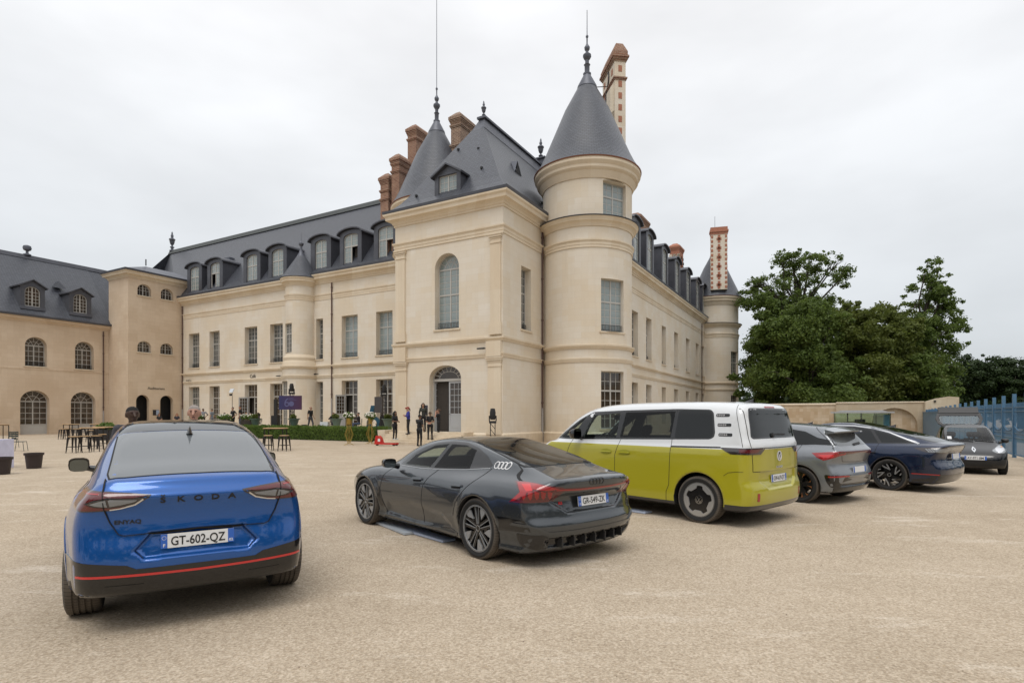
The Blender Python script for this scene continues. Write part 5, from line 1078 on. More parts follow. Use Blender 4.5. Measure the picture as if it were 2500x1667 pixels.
a.dec('light_bar_strip', [(.60, .884), (.3, .873), (0, .87), (-.3, .873), (-.60, .884), (-.60, .872), (-.3, .861), (0, .858), (.3, .861), (.60, .872)], 'B', L_red, .010, .04)
for k in range(4): a.stroke('ring_emblem', circ(.082 - .055 * k, .938, .036, 20), .009, 'B', M_blackg, .006, .01, closed=True)
a.text('badge', 'RS', .045, (.47, .698), 'B', L_bright, -1, 1.1, .006, .02); a.plate('GR-549-ZK', -.985, .722, 6)
df = MB()
a.dec('rear_diffuser', [(.90, .395), (.74, .39), (.66, .352), (-.66, .352), (-.74, .39), (-.90, .395), (-.86, .25), (-.7, .20), (.7, .20), (.86, .25)], 'B', M_blackg, .006, .04)
for k in range(7):
    y = -.51 + .17 * k; fz = MB().box(-.02, .10, -.009, -.0 + .009, .235, .335); put('diffuser_fin', fz, M_plast, a.root, T(-1.0 + .26 * abs(y) ** 3, y, 0))
a.stroke('bumper_edge', [(.93, .50), (.84, .49), (.68, .405), (0, .40), (-.68, .405), (-.84, .49), (-.93, .50)], .03, 'B', P_grey, .014)
seats(a, [(1.0, .38, .30, 1), (1.0, -.38, .30, 1), (.15, .36, .34, 1), (.15, -.36, .34, 1)]); steering(a, 1.72, .38, .80)
put('dashboard', MB().box(1.85, 2.5, -.62, .62, .5, .86), M_cabin, a.root); mirror(a, 1.98, .90, 1.0, M_blackg, 1., .2, .13)
# ================================================================ lime and white van
_v = NT('two_tone_van_paint'); tc = _v.n('ShaderNodeTexCoord'); sp = _v.n('ShaderNodeSeparateXYZ'); _v.l(tc.outputs['Object'], sp.inputs[0])
zz = _v.math('ADD', sp.outputs[2], _v.math('MULTIPLY', _v.math('MAXIMUM', _v.math('SUBTRACT', sp.outputs[0], 3.3), 0.), .7)); st = _v.math('GREATER_THAN', zz, 1.178)
lw_ = _v.math('LESS_THAN', sp.outputs[2], _v.math('ADD', .305, _v.math('MULTIPLY', _v.math('LESS_THAN', sp.outputs[0], -.44), .04))); _v.base(_v.mixc(lw_, _v.mixc(st, (.40, .365, .010), (.70, .72, .735)), (.014, .014, .015))); _v.rough(.36); _v.b.inputs['Metallic'].default_value = .08; _v.b.inputs['Coat Weight'].default_value = 1; _v.b.inputs['Coat Roughness'].default_value = .015; P_van = _v.mat
Pv = dict(rw=.372, zb=.24, box=((-1.0, -1.12, .12), (4.25, 1.12, 2.05)), zbelt=1.2, tum=.20, cr=(.13, 4.), cf=(.42, 2.6), crown=.055, kG=.20, kS=.06, kU=.06, kR=.09, kF=.16,
    zt=spl((-.95, 1.83), (-.6, 1.89), (-.2, 1.925), (.5, 1.94), (1.3, 1.94), (1.9, 1.915), (2.3, 1.86), (2.65, 1.73), (3.0, 1.50), (3.3, 1.27), (3.6, 1.06)),
    zd=spl((-.95, 1.22), (0, 1.23), (1.5, 1.22), (2.6, 1.23), (3.2, 1.24), (3.6, 1.17), (3.9, 1.02), (4.1, .85)),
    wl=spl((-.95, .88), (-.7, .945), (-.4, .975), (0, .985), (1.5, .98), (3.0, .985), (3.4, .965), (3.7, .90), (4.0, .76)), dw=spl((.1, -.08), (.24, -.03), (.4, -.004), (.6, 0), (.9, -.004), (1.1, -.018), (1.2, -.032), (1.4, -.06)),
    xr=spl((.2, -.79), (.30, -.855), (.42, -.885), (.56, -.885), (.63, -.868), (.68, -.85), (.8, -.845), (1.0, -.845), (1.15, -.843), (1.25, -.835), (1.33, -.805), (1.5, -.765), (1.7, -.715), (1.80, -.70), (1.88, -.66)),
    xf=spl((.2, 3.98), (.4, 4.08), (.6, 4.10), (.8, 4.06), (1.0, 3.95), (1.3, 3.6)), wb=spl((-.9, .905), (-.5, .93), (0, .945), (2.0, .945), (2.8, .92), (3.3, .84), (3.6, .75)),
    emb=[([(.60, .84), (.63, .70), (.42, .575), (-.42, .575), (-.63, .70), (-.60, .84)], .028, .03)], flare=((0, .42, .006),), cabin=(-.55, 3.35, .62), wsx=2.4)
v1 = [(2.44, 1.29), (2.37, 1.47), (2.24, 1.70), (1.62, 1.745), (1.66, 1.305)]; v0 = [(3.10, 1.275), (2.74, 1.275), (2.40, 1.71)]; v2 = [(1.50, 1.75), (1.57, 1.31), (.53, 1.335), (.49, 1.765)]
vn = Car('parked_van', 'lime green and white electric van parked between the graphite coupe and the grey hatchback', (3.668, 9.705), 41.6, Pv, P_van, .022, (0, 3.239), .43, holes=[('side', v1), ('side', v0), ('side', v2), ('front', [(.72, 1.30), (.62, 1.74), (-.62, 1.74), (-.72, 1.30)])], cat='van')
wheels(vn, (0, 3.239), .972, .374, .25, .268, 'van')
for sd in 'LR':
    vn.dec('window_trim', rounded([(3.20, 1.245), (2.70, 1.245), (1.6, 1.275), (.5, 1.305), (-.17, 1.325), (-.235, 1.36), (-.245, 1.43), (-.19, 1.74), (-.13, 1.79), (.45, 1.805), (1.5, 1.79), (2.28, 1.765), (2.60, 1.62)], .04), sd, M_blackg, .003, .07, holes=[v1, v0, v2])
    for p in (v0, v1): vn.dec('side_window', p, sd, G_car, .005, .1)
    vn.dec('side_window', v2, sd, G_tint, .005, .1); vn.dec('side_window', rounded([(.455, 1.325), (.425, 1.785), (-.11, 1.775), (-.165, 1.73), (-.215, 1.42), (-.20, 1.365), (-.15, 1.345)], .04), sd, G_priv, .005, .08)
    vn.stroke('panel_gap', [(1.55, 1.27), (1.64, 1.0), (1.64, .30)], .008, sd, M_gap); vn.stroke('panel_gap', [(.46, 1.80), (.50, 1.30), (.50, 1.18), (.52, .56), (.57, .45), (.575, .30)], .008, sd, M_gap); vn.stroke('panel_gap', [(2.70, 1.24), (2.80, 1.0), (2.82, .5)], .008, sd, M_gap)
    vn.stroke('slide_rail', [(.50, 1.19), (-.36, 1.205)], .024, sd, M_blackg, .003)
    for (x, z) in ((-.345, 1.70), (-.385, 1.55), (-.415, 1.40)):
        vn.dec('pillar_vent', rounded([(x + .11, z + .024), (x + .11, z - .024), (x - .11, z - .024), (x - .11, z + .024)], .024, 5), sd, M_blackg, .004, .05)
        for k in range(4): vn.stroke('vent_mark', circ(x + .085 - .034 * k, z, .010, 6), .004, sd, M_white, .006, .01, closed=True)
    pass
    for hx in (1.84, 1.43): vn.dec('handle_cup_shade', circ(hx, 1.045, .055, 20, 2.2), sd, simple('van_cup_shade', (.30, .29, .006), .4, var=0), .002, .05); vn.dec('door_handle', rounded([(hx - .12, 1.035), (hx - .12, 1.062), (hx + .12, 1.062), (hx + .12, 1.035)], .013), sd, P_lime, .02, .05)  # cup is a flat ellipse, recess shade put into its darker paint
    vn.stroke('panel_gap', [(-.52, 1.86), (-.56, 1.72), (-.62, 1.5), (-.70, 1.22)], .007, sd, M_gap); vn.stroke('panel_gap', [(-.43, .78), (-.50, .83), (-.62, .85), (-.72, .85)], .006, sd, M_gap)
for s in (1, -1):
    vn.dec('tail_light', [(.42, 1.205), (.36, 1.15), (.30, 1.11), (-.16, 1.105), (-.25, 1.185), (-.24, 1.205)], 'BL' if s > 0 else 'BR', L_smoke, .006, .04); vn.dec('tail_lamp_red', [(.20, 1.185), (.20, 1.135), (-.08, 1.13), (-.16, 1.185)], 'BL' if s > 0 else 'BR', L_dred, .010, .04)
    vn.dec('reflector', rounded(sgn([(.745, .525), (.695, .525), (.695, .405), (.745, .405)], s), .01), 'B', L_red, .008, .04)
    vn.stroke('panel_gap', sgn([(.76, 1.80), (.80, 1.5), (.82, 1.25), (.80, 1.10), (.79, .95), (.79, .85), (.60, .845)], s), .008, 'B', M_gap, .004)
rg = [(.66, 1.785), (.73, 1.40), (.70, 1.36), (-.70, 1.36), (-.73, 1.40), (-.66, 1.785)]
vn.dec('rear_window', rounded(rg, .06), 'B', G_priv, .004, .06); vn.dec('rear_window_frame', rounded([(.68, 1.81), (.76, 1.37), (.72, 1.34), (-.72, 1.34), (-.76, 1.37), (-.68, 1.81)], .06), 'B', M_blackg, .003, .06, holes=[[(.655, 1.76), (.72, 1.40), (-.72, 1.40), (-.655, 1.76)]])
vn.stroke('light_strip', [(.55, 1.198), (0, 1.196), (-.55, 1.198)], .018, 'B', M_chrome, .006); vn.stroke('wiper', [(.15, 1.385), (-.02, 1.40), (-.30, 1.392)], .02, 'B', M_black, .02); vn.dec('wiper_hub', circ(.14, 1.385, .035, 12), 'B', M_black, .03, .03)
vn.stroke('round_emblem', circ(0, 1.06, .072, 28), .012, 'B', M_white, .008, .01, closed=True); vn.dec('emblem_disc', circ(0, 1.06, .066, 24), 'B', M_ink, .005, .03)
for p in ([(.044, 1.105), (0, 1.05)], [(0, 1.05), (-.044, 1.105)], [(.064, 1.078), (.028, 1.0), (0, 1.05)], [(0, 1.05), (-.028, 1.0), (-.064, 1.078)]): vn.stroke('emblem_letter', p, .011, 'B', M_white, .009, .01)
vn.text('lettering', 'ID.BUZZ', .05, (0, .875), 'B', M_chrome, -1, 1.2, .006, .0)
vn.plate('GW-619-DT', -.838, .72, 3)
vn.dec('brake_light', [(.16, 1.835), (-.16, 1.835), (-.16, 1.815), (.16, 1.815)], 'B', L_red, .012, .04)
vn.dec('windscreen', [(2.30, .66), (3.22, .80), (3.40, 0), (3.22, -.80), (2.30, -.66), (2.28, 0)], 'T', G_car, .004, .1)
seats(vn, [(1.55, .45, .72, 1), (1.55, -.45, .72, 1), (.55, .45, .72, 1), (.55, -.45, .72, 1), (.55, 0, .72, 1)]); steering(vn, 2.35, .45, 1.22, 35); put('dashboard', MB().box(2.55, 3.3, -.75, .75, .62, 1.17).box(2.5, 2.54, -.08, .18, 1.1, 1.3), M_cabin, vn.root); put('rear_view_mirror', MB().box(2.3, 2.33, -.13, .13, 1.62, 1.71), M_cabin, vn.root)
fin(vn, -.35, 1.915, .8); mirror(vn, 2.42, .98, 1.345, M_blackg, 1.1, .22, .20)
# ================================================================ grey hatchback
Pc = dict(rw=.345, zb=.22, box=((-.95, -1.0, .12), (3.7, 1.0, 1.7)), zbelt=1.05, tum=.40, cr=(.22, 3.), cf=(.4, 2.6), crown=.07, kG=.12, kS=.09, kR=.05,
    zt=spl((-.75, 1.40), (-.4, 1.455), (0, 1.505), (.5, 1.54), (1.0, 1.55), (1.4, 1.53), (1.9, 1.43), (2.3, 1.25), (2.7, 1.06), (3.0, .92)), zd=spl((-.8, 1.10), (0, 1.10), (.6, 1.06), (1.5, 1.01), (2.5, 1.0), (2.9, .96), (3.2, .88), (3.5, .72)),
    wl=spl((-.85, .72), (-.6, .83), (-.3, .885), (0, .905), (.5, .895), (1.5, .885), (2.5, .90), (2.9, .88), (3.2, .80), (3.45, .68)), dw=spl((.1, -.11), (.22, -.05), (.36, -.016), (.52, 0), (.7, -.008), (.85, -.012), (.95, -.04), (1.05, -.09), (1.2, -.18)),
    xr=spl((.15, -.58), (.26, -.655), (.36, -.70), (.48, -.735), (.58, -.735), (.66, -.705), (.78, -.665), (.88, -.69), (.96, -.725), (1.03, -.73), (1.08, -.68), (1.15, -.61), (1.25, -.52), (1.36, -.43), (1.42, -.40), (1.5, -.36)), xf=spl((.1, 3.35), (.35, 3.52), (.6, 3.53), (.8, 3.42), (1., 3.2)),
    wb=spl((-.7, .66), (-.3, .735), (.4, .775), (1.3, .785), (2.0, .75), (2.8, .6)), emb=[([(.55, .52), (.62, .36), (-.62, .36), (-.55, .52)], .03, .04)], flare=((0, .40, .012),))
cu = Car('parked_car', 'silver grey hatchback with copper accented wheels behind the lime van', (6.326, 11.736), 36.46, Pc, P_silver, .024, (0, 2.767), .395)
wheels(cu, (0, 2.767), .90, .350, .235, .255, 'cupra')
for sd in 'LR':
    cu.dec('side_window', rounded([(2.2, 1.04), (1.85, 1.28), (1.4, 1.42), (.9, 1.45), (.4, 1.44), (.0, 1.38), (-.25, 1.265), (-.42, 1.235), (-.60, 1.19), (-.58, 1.13), (-.2, 1.135), (.5, 1.085), (1.4, 1.045)], .03), sd, G_priv, .003, .06)
    cu.stroke('panel_gap', [(.12, 1.38), (.0, 1.2), (.06, 1.0), (.2, .8), (.36, .62)], .007, sd, M_gap); cu.stroke('panel_gap', [(-.12, 1.49), (-.32, 1.33), (-.5, 1.16), (-.60, 1.02)], .008, sd, M_gap)
    w = 'BL' if sd == 'L' else 'BR'; cu.dec('tail_light', [(.44, .975), (.38, .90), (.29, .845), (.02, .93), (-.12, .955), (-.12, 1.02), (.2, 1.005)], w, L_red, .005, .04); cu.dec('tail_lamp_core', [(.36, .945), (.29, .885), (.12, .92), (.14, .96)], w, L_bright, .009, .04)
    cu.dec('sill_trim', [(.42, .22), (.42, .29), (2.33, .29), (2.33, .22)], sd, M_plast, .005, .1); cu.dec('bumper_insert', rounded([(-.46, .58), (-.50, .44), (-.56, .34), (-.95, .32), (-.95, .55)], .04), sd, M_blackg, .005, .05); cu.dec('reflector', [(-.52, .555), (-.53, .525), (-.72, .535), (-.72, .56)], sd, L_red, .009, .05)
cu.dec('rear_window', rounded([(.52, 1.345), (.60, 1.12), (-.60, 1.12), (-.52, 1.345)], .05), 'B', G_grey, .004, .05); cu.dec('light_bar', [(.7, 1.02), (.7, .95), (0, .985), (-.7, .95), (-.7, 1.02), (0, 1.02)], 'B', L_dred, .005, .05)
sp_ = MB(); vs = []
for y in np.linspace(-.62, .62, 15): k = .12 * (abs(y) / .62) ** 2; vs += [(-.36, y, 1.455 - .07 * y * y), (-.66 + k, y, 1.405 - .06 * y * y), (-.655 + k, y, 1.38 - .06 * y * y), (-.36, y, 1.36 - .07 * y * y)]
sp_.add(vs, [(i * 4 + j, i * 4 + (j + 1) % 4, (i + 1) * 4 + (j + 1) % 4, (i + 1) * 4 + j) for i in range(14) for j in range(4)] + [(0, 1, 2, 3), (56, 57, 58, 59)]); put('roof_spoiler', sp_, [P_silver], cu.root, smooth=40)
cu.dec('rear_bumper_trim', [(.80, .44), (.55, .40), (-.55, .40), (-.80, .44), (-.75, .25), (.75, .25)], 'B', M_blackg, .006, .05); cu.stroke('panel_gap', [(.62, .96), (.52, .82), (0, .80), (-.52, .82), (-.62, .96)], .007, 'B', M_gap); cu.plate('', -.725, .66, 4); cu.stroke('wiper', [(.05, 1.13), (-.26, 1.15)], .03, 'B', M_black, .02); fin(cu, .25, 1.515, .8); mirror(cu, 1.85, .87, 1.03, M_blackg)
# ================================================================ navy saloon
Pn = dict(rw=.355, zb=.20, box=((-1.25, -1.05, .10), (4.05, 1.05, 1.68)), zbelt=1.02, tum=.43, cr=(.20, 3.), cf=(.42, 2.6), crown=.07, kG=.12, kS=.09, kU=.06, kR=.06,
    zt=spl((-1.1, 1.07), (-.9, 1.105), (-.6, 1.18), (-.2, 1.31), (.2, 1.43), (.6, 1.50), (1.0, 1.535), (1.4, 1.53), (1.8, 1.47), (2.2, 1.32), (2.6, 1.12), (2.9, .98), (3.3, .82)), zd=spl((-1.1, 1.06), (-.6, 1.085), (0, 1.075), (1, 1.03), (2.2, 1.02), (2.8, .99), (3.2, .90), (3.6, .76), (3.9, .58)),
    wl=spl((-1.1, .78), (-.85, .865), (-.5, .915), (0, .93), (.6, .92), (1.6, .915), (2.6, .925), (3.0, .925), (3.3, .87), (3.6, .76)), dw=spl((.1, -.10), (.2, -.05), (.34, -.014), (.52, 0), (.72, -.004), (.86, -.014), (.95, -.045), (1.03, -.09), (1.15, -.18)),
    xr=spl((.1, -.82), (.22, -.93), (.34, -1.01), (.46, -1.045), (.56, -1.045), (.63, -1.01), (.72, -.97), (.82, -.98), (.92, -1.02), (1.0, -1.055), (1.06, -1.075), (1.09, -1.04), (1.14, -.85)), xf=spl((.1, 3.66), (.3, 3.84), (.5, 3.88), (.7, 3.80), (.9, 3.5)),
    wb=spl((-1.0, .64), (-.5, .72), (0, .775), (.8, .80), (1.6, .80), (2.2, .76), (2.9, .6)), emb=[([(.42, .88), (.50, .72), (-.50, .72), (-.42, .88)], .02, .03)], flare=((0, .40, .008),))
n7 = Car('parked_car', 'dark navy blue fastback saloon with silver swirl wheels, rightmost of the row', (9.303, 13.6), 37.23, Pn, P_navy, .025, (0, 2.966), .40)
wheels(n7, (0, 2.966), .92, .358, .235, .265, 'swirl')
for sd in 'LR':
    n7.dec('window_trim', rounded([(2.45, 1.03), (2.1, 1.225), (1.75, 1.375), (1.3, 1.435), (.85, 1.43), (.45, 1.38), (.1, 1.29), (-.35, 1.115), (-.46, 1.07), (.2, 1.055), (1.3, 1.03)], .03), sd, M_blackg, .003, .07)
    n7.dec('side_window', [(1.02, 1.045), (.97, 1.40), (.72, 1.395), (.48, 1.355), (.27, 1.065)], sd, G_priv, .006, .08); n7.dec('side_window', [(.20, 1.07), (.40, 1.345), (.12, 1.275), (-.22, 1.14), (-.33, 1.085)], sd, G_priv, .006, .08); n7.dec('side_window', [(2.30, 1.05), (2.02, 1.25), (1.70, 1.365), (1.16, 1.415), (1.13, 1.05)], sd, G_priv, .006, .08)
    n7.stroke('silver_roof_strip', [(2.15, 1.225), (1.75, 1.395), (1.3, 1.455), (.85, 1.45), (.42, 1.395)], .026, sd, M_rims, .005); n7.dec('silver_roof_strip', [(.42, 1.383), (.08, 1.296), (-.33, 1.125), (-.50, 1.066), (-.53, 1.085), (-.30, 1.168), (.10, 1.326), (.42, 1.408)], sd, M_rims, .005, .05)
    n7.stroke('panel_gap', [(.25, 1.06), (.28, .9), (.45, .62), (.50, .3)], .007, sd, M_gap); n7.stroke('panel_gap', [(1.10, 1.04), (1.15, .8), (1.15, .25)], .007, sd, M_gap); n7.stroke('body_crease', [(2.5, .88), (1.5, .93), (.6, .985), (0, 1.0), (-.6, 1.0)], .006, sd, P_navy, .002)
    for hx in (.40, 1.45): n7.dec('door_handle', rounded([(hx - .13, .825), (hx - .13, .86), (hx + .13, .855), (hx + .13, .82)], .014), sd, M_blackg, .004, .05)
    n7.dec('sill_trim', [(.43, .20), (.43, .27), (2.53, .27), (2.53, .20)], sd, M_plast, .005, .1); w = 'BL' if sd == 'L' else 'BR'; n7.dec('tail_light', [(.28, .985), (.18, .92), (.08, .885), (-.35, .88), (-.35, 1.01), (.05, 1.0)], w, L_smoke, .005, .04); n7.dec('lamp_lens', [(.13, .965), (.09, .90), (-.33, .90), (-.33, .985)], w, L_clear, .009, .04)
    for k in range(4): n7.stroke('lamp_fin', [(.13 - .04 * k, .97), (.09 - .04 * k, .91)], .010, w, L_smoke, .011)
    n7.dec('bumper_trim', [(-.42, .21), (-.46, .30), (-.75, .33), (-1.1, .40), (-1.1, .26), (-.9, .20)], sd, M_blackg, .005, .06)
gt = [(.38, .56), (.38, -.56), (-.4, -.60), (-.80, -.56), (-.86, 0), (-.80, .56), (-.4, .60)]; n7.dec('rear_window', rounded(gt, .05), 'T', G_priv, .003, .08); n7.dec('glass_roof', [(.40, .56), (1.7, .56), (1.95, .5), (1.95, -.5), (1.7, -.56), (.40, -.56)], 'T', G_priv, .003, .1)
n7.dec('light_bar', [(.6, 1.005), (0, 1.005), (-.6, 1.005), (-.6, .89), (-.45, .93), (.45, .93), (.6, .89)], 'B', L_clear, .006, .05); n7.dec('rear_bumper_trim', [(.95, .42), (0, .40), (-.95, .42), (-.9, .24), (.9, .24)], 'B', M_blackg, .006, .06); n7.dec('reflector', [(.92, .43), (.80, .425), (.80, .405), (.92, .41)], 'B', L_red, .012, .05); n7.plate('', -1.0, .80, 5); fin(n7, .25, 1.435, .75); mirror(n7, 2.05, .9, 1.03, M_blackg)
# ================================================================ small black hatchback with its tailgate up, facing the camera
Pt = dict(rw=.29, zb=.18, box=((-.75, -.95, .08), (3.15, .95, 1.6)), zbelt=.95, tum=.33, cr=(.2, 3.), cf=(.30, 2.6), crown=.09, kG=.13, kS=.12, kU=.05, kR=.06, kF=.12,
    zt=spl((-.65, 1.34), (-.3, 1.43), (.2, 1.465), (.8, 1.47), (1.2, 1.43), (1.5, 1.33), (1.8, 1.17), (2.1, .99), (2.4, .82)), zd=spl((-.6, .95), (.5, .95), (1.5, .92), (2.0, .915), (2.4, .83), (2.7, .72), (2.95, .58)),
    wl=spl((-.65, .70), (-.3, .80), (0, .82), (1, .815), (2.2, .825), (2.5, .80), (2.75, .72), (2.95, .6)), dw=spl((.1, -.08), (.2, -.03), (.35, 0), (.55, 0), (.7, -.01), (.85, -.05), (.95, -.10), (1.1, -.18)),
    xr=spl((.1, -.5), (.3, -.58), (.5, -.60), (.8, -.58), (1.0, -.52), (1.2, -.42), (1.4, -.30)), xf=spl((.1, 2.80), (.25, 2.93), (.42, 2.98), (.52, 2.97), (.62, 2.93), (.75, 2.82), (.9, 2.5)), wb=spl((-.5, .66), (0, .71), (1.2, .72), (1.7, .69), (2.2, .60)), flare=((2.367, .34, .02), (0, .34, .02)), cabin=(-.7, 2.0, .45), wsx=1.05, hx=.2)
wsc = [(.60, .985), (.50, 1.375), (-.50, 1.375), (-.60, .985)]; tw1 = [(1.65, .985), (1.2, 1.32), (.6, 1.36), (.6, .985)]
tz = Car('parked_car', 'small black hatchback facing the camera with its tailgate raised, beside the blue fence', (14.83, 18.95), -211.42, Pt, P_black, .024, (0, 2.367), .335, holes=[('front', wsc), ('side', tw1), ('back', [(.56, .95), (.46, 1.34), (-.46, 1.34), (-.56, .95)])], scale=.965)
wheels(tz, (0, 2.367), .81, .295, .18, .20, 'grey')
tz.dec('windscreen_frame', rounded([(.66, .95), (.55, 1.405), (-.55, 1.405), (-.66, .95), (0, .935)], .05), 'F', M_blackg, .003, .05, holes=[wsc]); tz.dec('windscreen', wsc, 'F', G_car, .005, .08)
for sd in 'LR': tz.dec('side_window', tw1, sd, G_tint, .005, .08); tz.dec('window_trim', [(1.72, .965), (1.22, 1.345), (.55, 1.385), (.55, .965)], sd, M_blackg, .003, .08, holes=[tw1])
for s in (1, -1):
    hl = [(.70, .86), (.775, .80), (.775, .70), (.70, .645), (.56, .64), (.44, .685), (.43, .72), (.55, .80), (.63, .85)]
    tz.dec('headlight', rounded(sgn(hl, s), .04), 'F', L_clear, .008, .03); tz.dec('headlight_bowl', sgn(circ(.60, .73, .075, 18, 1.15), s), 'F', M_chrome, .012, .03); tz.dec('headlight_bowl', sgn(circ(.70, .755, .045, 14), s), 'F', M_chrome, .012, .03); tz.dec('indicator', sgn(circ(.70, .82, .022, 10), s), 'F', simple('lens_amber', (.55, .22, .05), .2, var=0), .014, .02)
    tz.dec('fog_recess', sgn([(.74, .44), (.52, .42), (.46, .30), (.70, .28)], s), 'F', M_black, .004, .04)
tz.dec('front_bumper_trim', [(.80, .60), (.5, .585), (0, .58), (-.5, .585), (-.80, .60), (-.78, .45), (-.5, .43), (.5, .43), (.78, .45)], 'F', M_blackg, .004, .05); tz.dec('lower_grille', [(.46, .41), (-.46, .41), (-.40, .25), (.40, .25)], 'F', M_black, .005, .05)
tz.stroke('diamond_emblem', [(0, .80), (.04, .735), (0, .67), (-.04, .735)], .024, 'F', M_chrome, .012, .02, closed=True); tz.plate('AY-971-BM', 3.0, .50, 0, face=1, dept='')
for pt in ([(.55, .955), (.1, .985)], [(.05, .955), (-.4, .985)]): tz.stroke('wiper', pt, .016, 'F', M_black, .02)
tz.dec('windscreen_sticker', [(-.46, 1.10), (-.56, 1.10), (-.565, 1.02), (-.46, 1.02)], 'F', M_white, .008, .05)
seats(tz, [(.85, .34, .42, 1), (.85, -.34, .42, 1), (.05, .3, .4, 1), (.05, -.3, .4, 1)]); steering(tz, 1.4, .34, .86); put('dashboard', MB().box(1.5, 2.0, -.58, .58, .5, .86), M_cabin, tz.root); mirror(tz, 1.50, .80, .97, M_plast, 1., .19, .14)
TG = T(-.26, 0, 1.42) @ MX.Rotation(R(-14), 4, 'Y'); g = MB(); fr = [(.0, .50), (-.10, .60), (-.32, .66), (-.55, .60), (-.55, -.60), (-.32, -.66), (-.10, -.60), (.0, -.50)]; inn = [(-.06, .46), (-.14, .52), (-.32, .56), (-.44, .53), (-.44, -.53), (-.32, -.56), (-.14, -.52), (-.06, -.46)]
v_, f_ = cdt(fr, [inn]); g.add([(x, y, .06 - .08 * y * y) for x, y in v_], f_); g.add([(x, y, .02 - .08 * y * y) for x, y in v_], [k[::-1] for k in f_])
for i in range(8): p, q = fr[i], fr[(i + 1) % 8]; g.quad((p[0], p[1], .06 - .08 * p[1] ** 2), (q[0], q[1], .06 - .08 * q[1] ** 2), (q[0], q[1], .02 - .08 * q[1] ** 2), (p[0], p[1], .02 - .08 * p[1] ** 2))
TG = T(-.30, 0, 1.40) @ MX.Rotation(R(52), 4, 'Y'); M_tgp = paint('dark_tailgate_paint', (.010, .010, .012), 0., .5, coat=.05); tg = put('tailgate', g, M_tgp, tz.root, TG, smooth=30); g = MB(); v_, f_ = cdt(inn); g.add([(x, y, .045 - .08 * y * y) for x, y in v_], f_); put('rear_window', g, G_car, tg)
lp = MB(); 
for y0, y1 in ((-.56, .56),): lp.box(-.80, -.54, y0, y1, -.12, .05)
put('tailgate_panel', lp, M_tgp, tg, smooth=30); put('diamond_emblem', MB().prism([(.0, .05), (.03, 0), (0, -.05), (-.03, 0)], -.005, .005, 'y'), M_chrome, tg, T(-.70, 0, -.125) @ MX.Rotation(R(90), 4, 'X'))
# ================================================================ terrace and steps
put('terrace', MB().box(-41.5, -8.35, .75, 6.98, -.1, .62), M_trim, None, BM, kind='structure')
stp = thing('stone_steps', 'wide flight of pale stone steps below the arched doorway', 'steps', cw(-5, -1), ANG)
for k in range(5): put('step', MB().box(-2.9 + .06 * k, 3.0, -1.2 + .30 * k, 1.0, .144 * k, .144 * (k + 1)), M_trim, stp)
put('side_block', MB().box(-3.55, -2.95, -.1, .98, 0, .8), M_trim, stp)
# ================================================================ foliage
def leafmat(name, a, b, tr=.25):
    t = NT(name); oi = t.n('ShaderNodeTexCoord'); f = t.noise(oi.outputs['Object'], .55, 4, .6, .35, .65); g_ = t.noise(oi.outputs['Object'], 6., 2, .6, .3, .7)
    c = t.mixc(f, a, b); c = t.mixc(t.math('MULTIPLY', g_, .5), c, tuple(x * 1.5 for x in b)); t.base(c); t.rough(.5); t.b.inputs['Specular IOR Level'].default_value = .3
    if tr:
        d = t.n('ShaderNodeBsdfTranslucent'); t.l(c, d.inputs[0]); m = t.n('ShaderNodeMixShader'); m.inputs[0].default_value = tr; t.l(t.b.outputs[0], m.inputs[1]); t.l(d.outputs[0], m.inputs[2]); t.l(m.outputs[0], t.out.inputs['Surface'])
    return t.mat
F_green = leafmat('leaf_green', (.046, .080, .014), (.135, .185, .042), .45); F_dark = leafmat('leaf_dark', (.022, .042, .012), (.038, .062, .018), .2); F_olive = leafmat('leaf_olive', (.058, .082, .015), (.145, .172, .038), .45); F_hedge = leafmat('hedge_leaf', (.06, .115, .022), (.15, .22, .05), .4)
M_bark = simple('bark', (.045, .035, .026), .9, var=.3, scale=3)
def leafcloud(rng, blobs, n, size, up=.35, aspect=.6):
    """small bent leaf sprays spread through lumpy blobs; blob = (x,y,z, rx,ry,rz, weight)"""
    B = np.array(blobs, float); w = B[:, 6] / B[:, 6].sum(); k = rng.choice(len(B), n, p=w); d = rng.normal(size=(n, 3)); d /= np.linalg.norm(d, axis=1, keepdims=True)
    r = rng.random(n) ** .5; r = np.where(rng.random(n) < .25, r * 1.3, r); P = B[k, :3] + d * r[:, None] * B[k, 3:6]
    nrm = d * .6 + rng.normal(size=(n, 3)) * .6 + np.array([0, 0, up]); nrm /= np.linalg.norm(nrm, axis=1, keepdims=True)
    t = np.cross(nrm, rng.normal(size=(n, 3))); t /= np.maximum(np.linalg.norm(t, axis=1, keepdims=True), 1e-6); b = np.cross(nrm, t); s = size * rng.uniform(.55, 1.35, n)[:, None]
    vs = np.stack([P - t * s, P + b * s * aspect + nrm * s * .15, P + t * s * 1.0, P - b * s * aspect + nrm * s * .15], 1).reshape(-1, 3)
    return vs, np.arange(4 * n).reshape(n, 4)
def npput(name, vs, fs, mat, parent, **props):
    me = npmesh(name, vs, fs, [mat]); me.polygons.foreach_set('use_smooth', np.zeros(len(fs), bool)); return link(name, me, parent, None, **props)
def lumps(rng, c, R3, n, r, flat=1.):
    out = []
    for _ in range(n):
        d = rng.normal(size=3); d /= np.linalg.norm(d); q = rng.random() ** .4; s = r * rng.uniform(.7, 1.4); out.append((c[0] + d[0] * R3[0] * q, c[1] + d[1] * R3[1] * q, c[2] + d[2] * R3[2] * q, s, s, s * flat, s ** 2))
    return out
